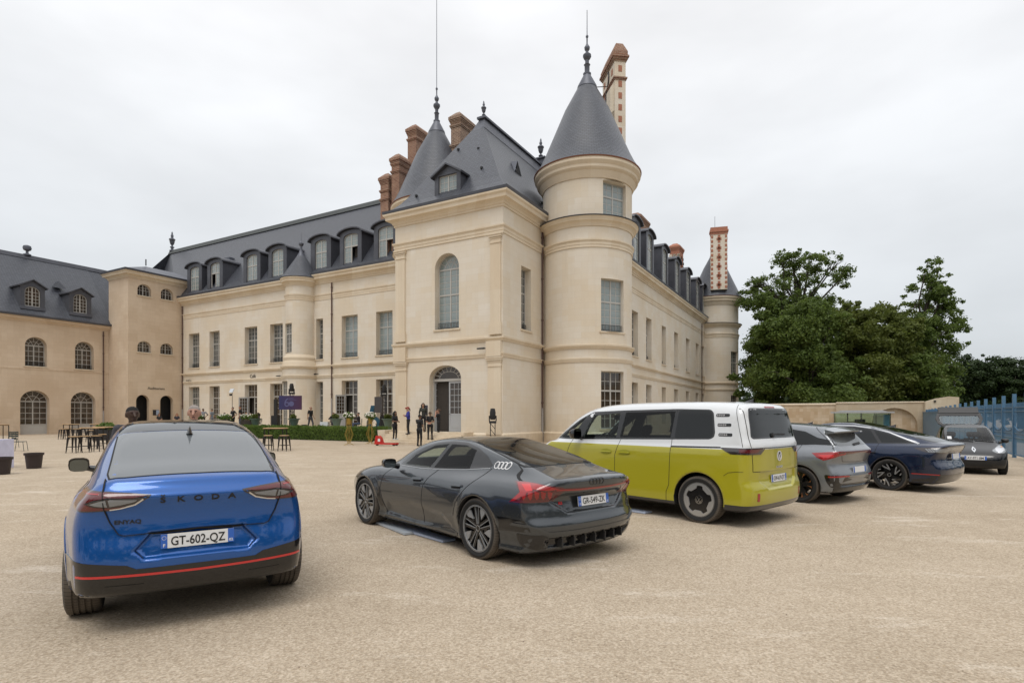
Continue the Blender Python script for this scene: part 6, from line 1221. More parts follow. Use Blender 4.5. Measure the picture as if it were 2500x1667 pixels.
def tree(name, label, loc, h, crowns, nleaf, size, mat, seed, trunk=.3, lean=(0, 0), limbs=9, base_h=.25, group='trees behind the boundary wall', cat='tree', limb_up=True):
    rng = np.random.default_rng(seed); o = thing(name, label, cat, loc, 0, group); bl = []
    for (cx, cy, cz, rx, ry, rz, nl, r) in crowns:
        bl += lumps(rng, (cx, cy, cz), (rx, ry, rz), int(nl * 1.6), r * .66, .7)
        for q in lumps(rng, (cx, cy, cz), (rx * 1.0, ry * 1.0, rz * 1.0), int(nl * 1.6), r * .3, .7):      # outer sprays that break the outline
            d = np.array(q[:3]) - (cx, cy, cz); L = np.linalg.norm(d / (rx, ry, rz)); e = np.array((cx, cy, cz)) + d / max(L, .2) * rng.uniform(.9, 1.0 + .55 * r / max(rx, 1.)); bl.append((*e, *q[3:6], q[6] * 1.3))
    tb = MB(); top = V((lean[0], lean[1], h * .8)); pts = [V((0, 0, -.3)), V((lean[0] * .15, lean[1] * .15, h * .2)), V((lean[0] * .45 + .2, lean[1] * .45, h * .45)), V((lean[0] * .8 - .1, lean[1] * .8, h * .65)), top]
    tb.tube(pts, [trunk * 1.25, trunk, trunk * .75, trunk * .5, trunk * .15], 8)
    idx = rng.choice(len(bl), min(limbs, len(bl)), replace=False)
    for i in idx:
        e = V(bl[i][:3]); z0 = max(h * base_h, min(h * .62, e.z * rng.uniform(.55, .8))); k = z0 / h; 
        def onT(zz):
            for a, b in zip(pts, pts[1:]):
                if a.z <= zz <= b.z: return a.lerp(b, (zz - a.z) / (b.z - a.z))
            return pts[-1]
        a = onT(z0); m1 = a.lerp(e, .4) + V((rng.normal() * .3, rng.normal() * .3, .6)); m2 = a.lerp(e, .75) + V((rng.normal() * .3, rng.normal() * .3, .4)); rr = trunk * rng.uniform(.3, .5)
        tb.tube([a, m1, m2, e], [rr, rr * .7, rr * .45, rr * .12], 6)
        for q in range(3): e2 = e + V(rng.normal(size=3) * bl[i][3] * .9); tb.tube([m2, m2.lerp(e2, .5) + V((0, 0, .2)), e2], [rr * .3, rr * .2, .015], 4)
    put('trunk', tb, M_bark, o, smooth=60); vs, fs = leafcloud(rng, bl, nleaf, size); npput('crown', vs, fs, mat, o); return o
UV = lambda u, d: ((u - 1250) / 1400 * d, d)
def at(u, d, z=0.): x, y = UV(u, d); return (x, y, z)
tree('plane_tree', 'tallest tree in the group with a sparse open top showing sky', at(1952, 74), 25, [(0, 0, 11, 6, 5, 5, 22, 2.2), (-3.2, 0, 17, 3.8, 3, 2.6, 11, 1.5), (3.0, 0, 16.5, 4.2, 3, 2.2, 11, 1.4), (.5, 0, 20.3, 4.0, 3, 2.2, 12, 1.25), (5.2, 0, 19.5, 2.2, 2, 1.3, 6, 1.0), (-5.6, 0, 18.2, 1.6, 2, 1.0, 5, .95), (-1.4, 0, 22.2, 2.3, 2, .9, 6, .8), (3.2, 0, 21.9, 2, 1.6, .8, 5, .8)], 44000, .15, F_green, 11, .42, limbs=34)
tree('broad_tree', 'broad mid green tree directly right of the far tower', at(1887, 68), 16, [(0, 0, 6, 3.4, 4, 5.0, 18, 1.9), (-.2, 0, 11.5, 2.7, 3, 3.2, 13, 1.4), (-.8, 0, 15.2, 1.4, 2, 1.5, 5, .9), (1.8, 0, 14, 1.8, 2, 1.4, 5, 1.0)], 38000, .16, F_green, 12, .35)
tree('broad_tree', 'dense rounded tree in front of the tallest tree', at(1975, 61), 15, [(0, 0, 5, 4.8, 4, 4.6, 26, 2.1), (-.3, 0, 10.5, 4.0, 3.2, 2.8, 18, 1.6), (.2, 0, 12.9, 2.4, 2, 1.4, 8, 1.2)], 50000, .165, F_green, 13, .35)
tree('broad_tree', 'dense olive green tree in the middle of the group', at(2085, 64), 15, [(0, 0, 5, 5.0, 4, 4.6, 26, 2.1), (.2, 0, 10.4, 4.4, 3.2, 2.8, 18, 1.6), (-.4, 0, 13.0, 3.4, 2.4, 1.2, 10, 1.1)], 50000, .165, F_olive, 14, .35)
tree('broad_tree', 'dark leafy tree filling the gap before the leaning tree', at(2175, 66), 15, [(0, 0, 5, 4.2, 4, 4.6, 22, 2.0), (-.2, 0, 10.2, 3.6, 3, 3.0, 15, 1.5), (0, 0, 13.2, 2.6, 2, 1.2, 7, 1.0)], 40000, .165, F_olive, 15, .33)
tree('leaning_tree', 'tall slender tree leaning right with airy branches at the right of the group', at(2212, 69), 23, [(1.0, 0, 6, 3.6, 3, 4.6, 18, 1.9), (1.4, 0, 12, 3.4, 3, 2.6, 13, 1.3), (4.0, 0, 11.6, 2.6, 2.4, 2.4, 10, 1.2), (2.8, 0, 15.4, 2.6, 2.2, 2.0, 9, 1.05), (5.2, 0, 14.0, 1.6, 1.6, 1.8, 9, .85), (4.4, 0, 8.4, 2.2, 2.2, 2.2, 10, 1.2), (2.6, 0, 17.6, 2.1, 1.8, 1.7, 11, .85), (3.3, 0, 20.0, .8, .8, .9, 4, .6)], 44000, .15, F_green, 16, .36, lean=(3.2, 0), limbs=26)
tree('shrub_tree', 'low bushy tree at the right foot of the group behind the arch wall', at(2262, 62), 9, [(0, 0, 3.2, 2.6, 2.4, 3.0, 14, 1.5), (0, 0, 6.2, 1.9, 2, 1.8, 8, 1.1)], 18000, .15, F_green, 17, .2)
tree('chestnut_tree', 'very dark domed tree beyond the left end of the blue fence', at(2382, 78), 10, [(0, 0, 4.6, 4.4, 4, 3.8, 30, 1.6), (0, 0, 7.9, 3.4, 3, 1.9, 16, 1.2)], 40000, .15, F_dark, 18, .3, group='dark domed trees beyond the fence')
tree('chestnut_tree', 'very dark wide domed tree cut by the right edge beyond the fence', at(2492, 76), 10, [(0, 0, 4.6, 4.6, 4, 3.8, 32, 1.6), (0.3, 0, 7.6, 3.4, 3, 1.9, 16, 1.2)], 40000, .15, F_dark, 19, .3, group='dark domed trees beyond the fence')
rng = np.random.default_rng(5); bl = []      # far treeline all round the square, seen in the car paint and through gaps
for a in np.arange(100, 262, 5.0): d = 40 + 8 * rng.random(); hh = 7.5 + 4 * rng.random(); bl += lumps(rng, (d * math.sin(R(a)), d * math.cos(R(a)), hh), (3.2, 3.2, hh), 15, 1.8)
for u in np.arange(1800, 2290, 45): bl += lumps(rng, (*UV(u, 92), 3.0), (3.5, 2, 3.0), 6, 2.0)
for a in np.arange(46, 100, 4.0): d = 85 + 10 * rng.random(); bl += lumps(rng, (d * math.sin(R(a)), d * math.cos(R(a)), 4.5), (4.5, 4.5, 4.5), 10, 2.4)
vs, fs = leafcloud(rng, bl, 85000, .42); npput('treeline', vs, fs, F_dark, None, kind='stuff')
# ================================================================ hedge along the terrace
hd = thing('hedge', 'feathery low green hedge along the front of the terrace', 'hedge', cw(-8.5, 0), ANG)
rng = np.random.default_rng(8); n = 26000; X_ = -rng.random(n) * 27; prof = rng.random(n); Y_ = rng.uniform(-.45, .55, n); Y_ = np.where(rng.random(n) < .55, -.42 + rng.normal(size=n) * .06, Y_); Z_ = rng.random(n) ** .8 * .92
Z_ = np.where(np.abs(Y_) < .38, .72 + .22 * rng.random(n), Z_) + .05 * np.sin(X_ * 2.1) * np.sin(X_ * 5.3 + 1)
P0 = np.stack([X_, Y_, Z_], 1); dr = rng.normal(size=(n, 3)) * .5 + np.array([0, -.35, .75]); dr /= np.linalg.norm(dr, axis=1, keepdims=True); sd = np.cross(dr, rng.normal(size=(n, 3))); sd /= np.linalg.norm(sd, axis=1, keepdims=True); L_ = rng.uniform(.06, .15, n)[:, None]
vs = np.stack([P0 - sd * L_ * .22, P0 + sd * L_ * .22, P0 + dr * L_ + sd * L_ * .05, P0 + dr * L_ - sd * L_ * .05], 1).reshape(-1, 3); npput('foliage', vs, np.arange(4 * n).reshape(n, 4), F_hedge, hd)
put('hedge_core', MB().box(-27, 0, -.32, .5, 0, .72), F_dark, hd)
# ================================================================ boundary wall, arch bay, kiosk
bw = thing('boundary_wall', 'old patched stone boundary wall with an arched bay at its right end', 'wall', cw(2.5, 32.7), ANG)
FB = FR('F', 0); wall('wall', bw, FB, [(0, -.5), (14.2, -.5), (14.2, 2.72), (0, 2.72)], [], M_rubble)
mould('coping', bw, [(0, 0), (14.25, 0)], [(-.6, 0), (.08, 0), (.08, .09), (-.25, .16), (-.6, .09)], 2.72, M_trim)
wall('arch_bay', bw, FR('F', -.12), [(14.2, -.5), (20.9, -.5), (20.9, 2.85), (14.2, 2.85)], [(17.0, 20.4, -.4, 2.4, 1.5)], stone('arch_stone', (.62, .53, .41), (.50, .40, .28), bw=.7, bh=.34), .35)
put('arch_infill', MB().box(16.9, 20.5, .2, .3, -.4, 2.5), M_rubble, bw); mould('coping', bw, [(14.2, -.12), (20.9, -.12)], [(-.5, 0), (.07, 0), (.07, .09), (-.5, .12)], 2.85, M_trim)
pr = thing('gate_pier', 'pale stone gate pier with blind arches beside the blue sliding gate', 'pier', cw(2.5 + 20.95, 32.5), ANG); FP = FR('F', 0)
put('wall', MB().prism([(-.1, -.5), (2.2, -.5), (2.2, 3.25), (1.5, 3.33), (.8, 3.2), (-.1, 2.9)], -1.0, .6), stone('pier_stone', (.64, .56, .44), (.52, .43, .31), bw=.7, bh=.34), pr)
for x0, x1, zt_ in ((.1, .38, 2.5), (.55, .85, 2.62)): put('blind_arch', MB().prism(oploop(x0, x1, -.3, zt_, .35), -1.02, -.9), M_rubble, pr)
put('camera_box', MB().box(.48, .62, -1.1, -1.0, 2.85, 3.0), M_black, pr)
ks = thing('kiosk', 'small glazed reception kiosk with a flat grey roof in front of the arch', 'kiosk', cw(18.6, 29.4), ANG)
kg = clear('kiosk_glass', (.84, .92, .86)); kf = simple('kiosk_steel', (.42, .43, .44), .4, .3)
put('roof', MB().box(-2.3, 2.3, -1.3, 1.3, 1.93, 2.05).prism([(-1.9, 2.05), (1.9, 2.05), (1.5, 2.16), (-1.5, 2.16)], -.9, .9), kf, ks)
put('floor_slab', MB().box(-2.1, 2.1, -1.1, 1.1, -.2, .12), M_white, ks)
pn_ = MB().box(-.5, .5, -.01, .01, .12, 1.93).mesh('glass_panel', kg); ps = MB().box(-.025, .025, -.025, .025, .12, 1.93).mesh('post', M_iron)
for i in range(4): link('glass_panel', pn_, ks, T(-1.53 + 1.02 * i, -1.05, 0)); link('glass_panel', pn_, ks, T(-1.53 + 1.02 * i, 1.05, 0))
for i in range(5): link('post', ps, ks, T(-2.04 + 1.02 * i, -1.05, 0)); link('post', ps, ks, T(-2.04 + 1.02 * i, 1.05, 0))
for sx in (-2.04, 2.04):
    for y in (-.52, .52): link('glass_panel', pn_, ks, T(sx, y, 0) @ RZ(PI / 2))
put('counter', MB().box(-1.2, .4, -.4, .2, .12, 1.0).box(-.5, .3, -.3, -.26, 1.05, 1.4), M_cabin, ks); put('cabinet', MB().box(.9, 1.9, .4, .9, .12, 1.75), simple('kiosk_cabinet', (.55, .53, .48), .6), ks); put('blue_panel', MB().box(1.55, 2.0, -.9, -.85, .12, 1.8), simple('kiosk_blue', (.08, .16, .28), .4), ks)
# ================================================================ blue fence
M_blue = simple('fence_blue_paint', (.072, .165, .275), .45, .1, var=.08)
fx0, fy0 = 20.4, 23.29; fd = V((36.0 - 20.4, 50.0 - 23.29)); fl = fd.length; fd.normalize(); fa = math.atan2(fd.y, fd.x)
fn = thing('iron_fence', 'tall blue painted iron railing fence running back along the right side', 'fence', (fx0, fy0, 0), fa)
FH = lambda s: 2.58 - .012 * max(0, s)
for i in range(-7, 17): s = i * 1.85; h = FH(s); put('post', MB().box(s - .06, s + .06, -.06, .06, 0, h), M_blue, fn)
for z0, z1 in ((2.02, 2.06), (1.86, 1.90), (.98, 1.02), (.80, .84), (.10, .15)): put('rail', MB().box(-14, fl - 1, -.02, .02, z0, z1), M_blue, fn)
bm_ = MB().box(-.008, .008, -.008, .008, .10, 2.22).mesh('bar', M_blue); ns = 0; s = -4.5
while ns < 288 and s < fl - 1:
    if abs((s + .06) % 1.85 - .06) > .07: link('bar', bm_, fn, T(s, 0, 0)); ns += 1
    s += .14
pk = MB().box(-.009, .009, -.009, .009, .1, 1.12).mesh('short_bar', M_blue)
sb = MB(); s = -14.0
while s < fl - 1: sb.box(s - .007, s + .007, -.007, .007, .1, 1.12); s += .14
put('short_bar', sb, M_blue, fn, kind='stuff')
rb_ = MB(); s = -14.0
while s < -4.55: rb_.box(s - .008, s + .008, -.008, .008, .10, 2.22); s += .14
put('bar', rb_, M_blue, fn, kind='stuff')
for i in range(-2, 9):
    s0 = i * 1.85; sc_ = MB(); sc_.tube([(s0 + 1.85 * t, 0, 1.30 - .22 * math.sin(PI * t) + .0) for t in np.linspace(0, 1, 9)], .03, 5); sc_.box(s0 - .10, s0 - .062, -.02, .02, .2, 1.75); put('scroll_bar', sc_, M_blue, fn)
gt_ = thing('sliding_gate', 'blue boarded sliding gate leaf between the stone pier and the railings', 'gate', (fx0 + fd.x * (fl - 1.5), fy0 + fd.y * (fl - 1.5), 0), fa)
put('gate_panel', MB().box(-9.5, 3.5, .12, .16, .15, 1.95), simple('gate_blue_board', (.10, .185, .28), .5, .1), gt_); put('gate_frame', MB().box(-9.5, 3.5, .08, .2, 1.95, 2.03).box(-9.5, 3.5, .08, .2, .1, .15), M_blue, gt_)
put('grass', MB().quad((24, 20, .02), (80, 20, .02), (80, 90, .02), (44, 60, .02)), simple('lawn_green', (.06, .075, .03), .95, var=.4, scale=1.5), None, kind='structure'); 
rw = thing('retaining_wall', 'low grey stone wall on the lawn beyond the blue fence', 'wall', (30, 30.5, 0), fa); put('wall', MB().box(-14, 30, -2.2, -1.8, 0, .55), M_rubble, rw)
# ================================================================ display boards lying beside the cars
def board(label, c, a, w, d, col, group='boards lying on the gravel'):
    o = put('display_board', MB().box(-w / 2, w / 2, -d / 2, d / 2, .0, .028), simple('board_' + col[0], col[1], .4, var=.03)); o.location = (*c, .006); o.rotation_euler = (R(1.0), 0, a); return tagged(o, label, 'board', group)
board('thin pale grey board half under the graphite coupe', (-1.72, 8.75), R(125), 1.3, .42, ('pale', (.42, .46, .50))); board('narrow bluish white board lying beside the graphite coupe', (-1.22, 8.12), R(131), 1.15, .20, ('bluish', (.42, .48, .60)))
board('thin bluish board on the gravel under the lime van', (2.2, 10.12), R(131), .5, .2, ('bluish', (.42, .48, .60))); board('purple board on the gravel between the grey hatchback and navy saloon', (8.9, 14.9), R(128), .55, .12, ('purple', (.12, .06, .42)))
# ================================================================ people: one smooth body per person
def capsule(p, a, b, ra, rb):
    ba = b - a; L = ba @ ba; t = np.clip(((p - a) @ ba) / max(L, 1e-9), 0, 1); return np.linalg.norm(p - a - t[:, None] * ba, axis=1) - (ra + (rb - ra) * t)
SKIN = {'light': (.44, .235, .165), 'tan': (.40, .235, .16), 'brown': (.16, .085, .05), 'dark': (.055, .028, .018)}
_pm = {}
def pmat(kind, c):
    k = (kind,) + tuple(c)
    if k not in _pm: _pm[k] = simple(f'{kind}_{len(_pm)}', c, .55 if kind == 'skin' else .85, var=.06 if kind == 'skin' else .15, scale=8)
    return _pm[k]
def person(label, loc, face, H_=1.72, pose='stand', skin='light', hair=(.03, .022, .016), top=(.012, .012, .014), legs=(.014, .014, .018), shoe=(.02, .02, .02), style='short', fem=False, group='people around the terrace and steps', vox=.024, sleeve=.5, parent=None, hold=None, bare=0.):
    o = thing('person', label, 'person', loc, face, group); k = H_ / 1.75; A = lambda *p: np.array(p, float) * k
    hw = .165 if fem else .195; hip = .10 if fem else .095; J = {}
    sit = pose in ('sit', 'violin', 'sit_violin'); hz = .50 if sit else .92
    pel = A(0, 0, hz); che = A(.02 if pose != 'lean' else .1, 0, hz + .40); nk = A(.01, 0, hz + .565); hd = A(.035, 0, hz + .705)
    S = []      # (a, b, ra, rb, region)
    def seg(a, b, ra, rb, rg): S.append((a, b, ra * k, rb * k, rg))
    for sy in (1, -1):
        h0 = A(0, sy * hip, hz - .02)
        if sit: kn = A(.43, sy * .12, hz + .0); an = A(.40 - .08 * sy, sy * .11, .08)
        elif pose == 'walk': kn = A(.12 * sy + .04, sy * .09, .49); an = A(.2 * sy - .05, sy * .09, .08)
        elif pose == 'step': kn = A(.10 if sy > 0 else .02, sy * .09, .50); an = A(.04, sy * .09, .08 + (.0))
        else: kn = A(.025, sy * (hip + .01), .49); an = A(-.01, sy * (hip + .02), .08)
        seg(h0, kn, .088, .058, 'legs'); seg(kn, an, .058, .045, 'legs'); seg(an + A(-.02, 0, -.03), an + A(.15, sy * .015, -.045), .042, .032, 'shoe')
        sh = A(0, sy * hw, hz + .50); P0 = pose
        if P0 == 'hips': el = A(-.06, sy * (hw + .2), hz + .26); wr = A(.08, sy * (hip + .07), hz + .05)
        elif P0 == 'crossed': el = A(.08, sy * (hw + .04), hz + .24); wr = A(.23, -sy * .05, hz + .28 + .03 * sy)
        elif P0 in ('violin', 'sit_violin'): el = A(.2, sy * (hw + .08), hz + .36) if sy > 0 else A(.1, sy * (hw + .16), hz + .34); wr = A(.42, sy * .13, hz + .50) if sy > 0 else A(.34, -.1, hz + .47)
        elif P0 in ('raise', 'phone') and (sy > 0 or P0 == 'raise'): el = A(.16, sy * (hw + .1), hz + .36); wr = A(.16, sy * .13, hz + .62)
        elif P0 == 'hold': el = A(.02, sy * (hw + .05), hz + .22); wr = A(.24, sy * .07, hz + .20)
        elif P0 == 'sit': el = A(.06, sy * (hw + .05), hz + .26); wr = A(.3, sy * .09, hz + .12)
        else: el = A(-.03, sy * (hw + .06), hz + .23); wr = A(.04 + (.08 * sy if P0 == 'walk' else 0), sy * (hw + .07), hz - .02)
        ml = sh + (el - sh) * .75; seg(sh, ml, .056, .048, 'top'); seg(ml, el, .046 if sleeve < 1 else .05, .04, 'skin' if sleeve < 1 else 'top'); seg(el, wr, .038, .026, 'skin' if sleeve < 1 else 'top')
        J['w', sy] = wr; J['d', sy] = (wr - el) / np.linalg.norm(wr - el)
        seg(wr, wr + J['d', sy] * .075 * k, .028, .030, 'skin')
    if sit: seg(pel + A(-.02, .08, 0), pel + A(-.02, -.08, 0), .105, .105, 'legs')
    else: seg(pel + A(0, .07, .0), pel + A(0, -.07, .0), .105, .105, 'legs')
    wz = .14 + bare; seg(pel + A(0, .03, .10), A(.01, .02, hz + .2), .105, .108, 'skin' if bare else 'top'); seg(A(.0, .03, hz + .22 + bare * .5), che, .112, .118, 'top'); seg(A(0, .08, hz + .43), A(0, -.08, hz + .43), .098, .098, 'top'); seg(A(0, hw - .03, hz + .5), A(0, -hw + .03, hz + .5), .06, .06, 'top')
    if fem: seg(A(.07, .07, hz + .37), A(.07, -.07, hz + .37), .062, .062, 'top')
    seg(nk - A(0, 0, .06), nk + A(.015, 0, .07), .052, .05, 'skin'); 
    seg(hd + A(-.012, 0, .035), hd + A(-.002, 0, .03), .088, .085, 'skin'); seg(hd + A(.02, 0, -.03), hd + A(.04, 0, -.07), .062, .042, 'skin')
    seg(hd + A(.085, 0, .02), hd + A(.112, 0, -.018), .008, .014, 'skin')
    for sy in (1, -1): seg(hd + A(-.005, sy * .082, .02), hd + A(-.012, sy * .088, -.02), .014, .012, 'skin')
    lo = np.min([np.minimum(a, b) - max(ra, rb) for a, b, ra, rb, _ in S], 0) - .05; hi = np.max([np.maximum(a, b) + max(ra, rb) for a, b, ra, rb, _ in S], 0) + .05
    def f(x, y, z):
        x, y, z = np.broadcast_arrays(x, y, z); p = np.stack([x.ravel(), y.ravel(), z.ravel()], 1); v = None
        for a, b, ra, rb, _ in S: d = capsule(p, a, b, ra, rb); v = d if v is None else smin(v, d, .035)
        return v.reshape(x.shape)
    vs, q = surfnet(f, lo, hi, vox); vs = newton(f, vs, 2, vox); cen = vs[q].mean(1); regs = ['skin', 'top', 'legs', 'shoe']; D = np.stack([capsule(cen, a, b, ra, rb) for a, b, ra, rb, _ in S], 1); mi = np.array([regs.index(s[4]) for s in S])[D.argmin(1)]
    n = grad(f, vs, .004); n /= np.maximum(np.linalg.norm(n, axis=1, keepdims=True), 1e-6)
    sk = pmat('skin', SKIN[skin]); link('body', npmesh('body', vs, q, [sk, pmat('cloth', top), pmat('cloth', legs), pmat('shoe', shoe)], n, mi), o)
    for sy in (1, -1):      # fingers and thumb closing from the palm
        w, d = V(J['w', sy]), V(J['d', sy]); side = d.cross(V((1, 0, 0))); side = side.normalized() if side.length > .1 else V((0, 1, 0)); cu = side.cross(d).normalized(); hnd = MB(); base = w + d * .07 * k
        for i, (L, off) in enumerate(((.07, -.027), (.08, -.009), (.076, .009), (.06, .026))):
            a = base + side * off * k; hnd.tube([a, a + (d * .55 + cu * .12) * L * k, a + (d * .85 + cu * .42) * L * k], [.0095 * k, .0085 * k, .006 * k], 5)
        a = w + d * .03 * k - side * .026 * k; hnd.tube([a, a + (d * .3 - side * .3 + cu * .3) * .07 * k, a + (d * .75 - side * .25 + cu * .5) * .07 * k], [.012 * k, .010 * k, .007 * k], 5); put('hand', hnd, sk, o, smooth=60)
    # eyes, brows, mouth
    fc = MB()
    for sy in (1, -1): fc.ball(hd + A(.078, sy * .031, .022), .010 * k, 6); fc.tube([hd + A(.080, sy * .016, .044), hd + A(.080, sy * .034, .048), hd + A(.070, sy * .05, .042)], .006 * k, 4)
    fc.tube([hd + A(.078, -.022, -.058), hd + A(.085, 0, -.056), hd + A(.078, .022, -.058)], .006 * k, 4); put('face_features', fc, pmat('feature', (.05, .02, .015)), o)
    hm = pmat('hair', hair); hb = MB(); hc = hd + A(-.018, 0, .045)
    def cap_(r, zcut, back=0., sx=1.):
        m = MB(); N = 14; M_ = 9; vs_ = []
        for i in range(M_ + 1):
            ph = PI * .5 - (PI * .5 + zcut) * i / M_
            for j in range(N):
                th = 2 * PI * j / N; fr_ = max(0, math.cos(th)); p2 = max(ph, -.05 + .42 * fr_ if ph < .5 * fr_ + .0 else ph) if fr_ > .25 else ph; c_, s_ = math.cos(p2), math.sin(p2); vs_.append(tuple(hc + A(r * sx * c_ * math.cos(th), r * c_ * math.sin(th) * .93, r * s_)))
        m.add(vs_, [(i * N + j, i * N + (j + 1) % N, (i + 1) * N + (j + 1) % N, (i + 1) * N + j) for i in range(M_) for j in range(N)]); return m
    if style == 'bald': 
        hb.join(cap_(.095, .35)); hb.v = [(x, y, min(z, hd[2] + .062 * k)) for x, y, z in hb.v]
    elif style == 'cap': hb.join(cap_(.10, .3)); cp_ = cap_(.106, -.12); put('cap', cp_.tube([hd + A(.06, 0, .065), hd + A(.17, 0, .05)], [.06 * k, .045 * k], 6), pmat('cap', (.25, .03, .02)), o, smooth=60)
    else: hb.join(cap_(.103 if style != 'short' else .0945, .55 if style != 'short' else .25))
    if style in ('long', 'curly'): hb.tube([hc + A(-.05, 0, .02), hc + A(-.085, 0, -.1), hc + A(-.09, 0, -.22)], [.085 * k, .095 * k, .055 * k], 9); [hb.tube([hc + A(.0, s_ * .085, .02), hc + A(.015, s_ * .1, -.1), hc + A(.02, s_ * .095, -.22)], [.035 * k, .04 * k, .02 * k], 7) for s_ in (1, -1)]
    if style == 'braid': hb.tube([hc + A(-.09, 0, .03), hc + A(-.12, 0, -.08), hc + A(-.125, 0, -.2), hc + A(-.11, 0, -.36)], [.04 * k, .035 * k, .028 * k, .012 * k], 7)
    if style == 'bun': hb.ball(hc + A(-.11, 0, .02), .05 * k, 8)
    if style == 'cap' and fem: hb.tube([hc + A(-.09, 0, -.02), hc + A(-.12, 0, -.12), hc + A(-.10, 0, -.2)], [.04 * k, .035 * k, .012 * k], 7)
    put('hair', hb, hm, o, smooth=60); return o
BLK = (.010, .010, .012); DK = (.016, .016, .02); BL = (.05, .07, .12); GRY = (.22, .23, .26)
def pp(u, d, z): x, y = UV(u, d); return (x, y, z)
CAMD = lambda u: math.atan2(-1, -(u - 1250) / 1400)      # facing the camera
# in front of the blue car
person('dark skinned man whose head shows above the left of the blue car roof', pp(322, 9.3, 0), R(-40), 1.83, 'stand', 'dark', (.008, .007, .006), (.05, .05, .06), vox=.014)
person('grey haired man whose head shows above the middle of the blue car roof', pp(475, 9.7, 0), R(-70), 1.86, 'stand', 'light', (.30, .26, .235), (.25, .25, .28), style='short', vox=.014)
# steps
SG = 'people standing on the doorway steps'
person('woman in black standing on the lower left end of the steps', pp(964, 33.4, .30), R(-30), 1.66, 'hold', 'brown', (.01, .009, .008), BLK, BLK, (.5, .52, .5), 'curly', True, SG); person('woman in a red cap and blue jacket with folded arms on the steps', pp(997, 34.9, .56), R(200), 1.66, 'crossed', 'light', (.10, .025, .015), (.03, .035, .25), BLK, BLK, 'cap', True, SG, sleeve=1)
person('woman with long dark hair and an olive jacket on the landing', pp(1033, 35.0, .72), R(-80), 1.74, 'stand', 'tan', (.012, .010, .009), (.035, .037, .03), BLK, BLK, 'long', True, SG, sleeve=1); person('man in black at the foot of the steps with a hand to his head', pp(1024, 31.9, 0), R(60), 1.76, 'phone', 'brown', (.01, .009, .008), BLK, BLK, BLK, 'short', False, SG)
person('woman with a long braid and a cropped black top seen from behind', pp(1050, 33.4, .29), R(100), 1.64, 'hold', 'light', (.10, .07, .045), BLK, BLK, BLK, 'braid', True, SG, bare=.05); person('woman in black seen in profile with raised forearms on the steps', pp(1071, 34.2, .43), R(175), 1.66, 'raise', 'light', (.09, .05, .03), BLK, BLK, BLK, 'bun', True, SG)
person('man in black with his back turned in the open doorway', pp(1066, 36.6, .72), R(150), 1.78, 'stand', 'tan', (.012, .010, .009), BLK, BLK, BLK, 'short', False, SG)
# terrace
TZ = .62
person('balding man in a black polo shirt and grey jeans walking on the terrace', pp(758, 44.0, TZ), R(-20), 1.78, 'walk', 'tan', (.05, .04, .03), BLK, (.05, .055, .07), BLK, 'bald')
person('man in a black shirt with hands on his hips left of the cafe door', pp(569, 45.6, TZ), R(-120), 1.76, 'hips', 'tan', (.012, .01, .009), BLK, BLK); person('tall man in a black shirt facing left beside the cafe door', pp(587, 45.9, TZ), R(190), 1.86, 'stand', 'light', (.012, .01, .009), BLK, (.13, .14, .16))
person('man in a light grey shirt standing right of the stair block', pp(496, 53.0, TZ), R(-60), 1.74, 'hips', 'brown', (.02, .015, .012), GRY, DK); person('man in a blue grey shirt leaning by the second ground floor window', pp(518, 52.5, TZ), R(170), 1.70, 'stand', 'tan', (.02, .015, .012), (.16, .19, .23), (.16, .18, .22))
def chair_(label, loc, rz, col=(.02, .045, .05), group='metal chairs on the terrace'):
    o = thing('metal_chair', label, 'chair', loc, rz, group); m = simple('chair_%d' % int(col[1] * 1000), col, .45, .2)
    put('seat', MB().box(-.21, .21, -.21, .21, .44, .465), m, o); b = MB()
    for k in range(3): b.box(-.235, -.215, -.21, .21, .58 + .1 * k, .65 + .1 * k)
    put('backrest', b, m, o)
    for sx in (-1, 1):
        for sy in (-1, 1): put('leg', MB().tube([(sx * .2, sy * .2, .45), (sx * .25, sy * .22, 0)] if sx > 0 else [(-.225, sy * .21, .86), (-.2, sy * .2, .45), (-.27, sy * .22, 0)], .012, 5), m, o)
    return o
SGp = 'people seated on the terrace'
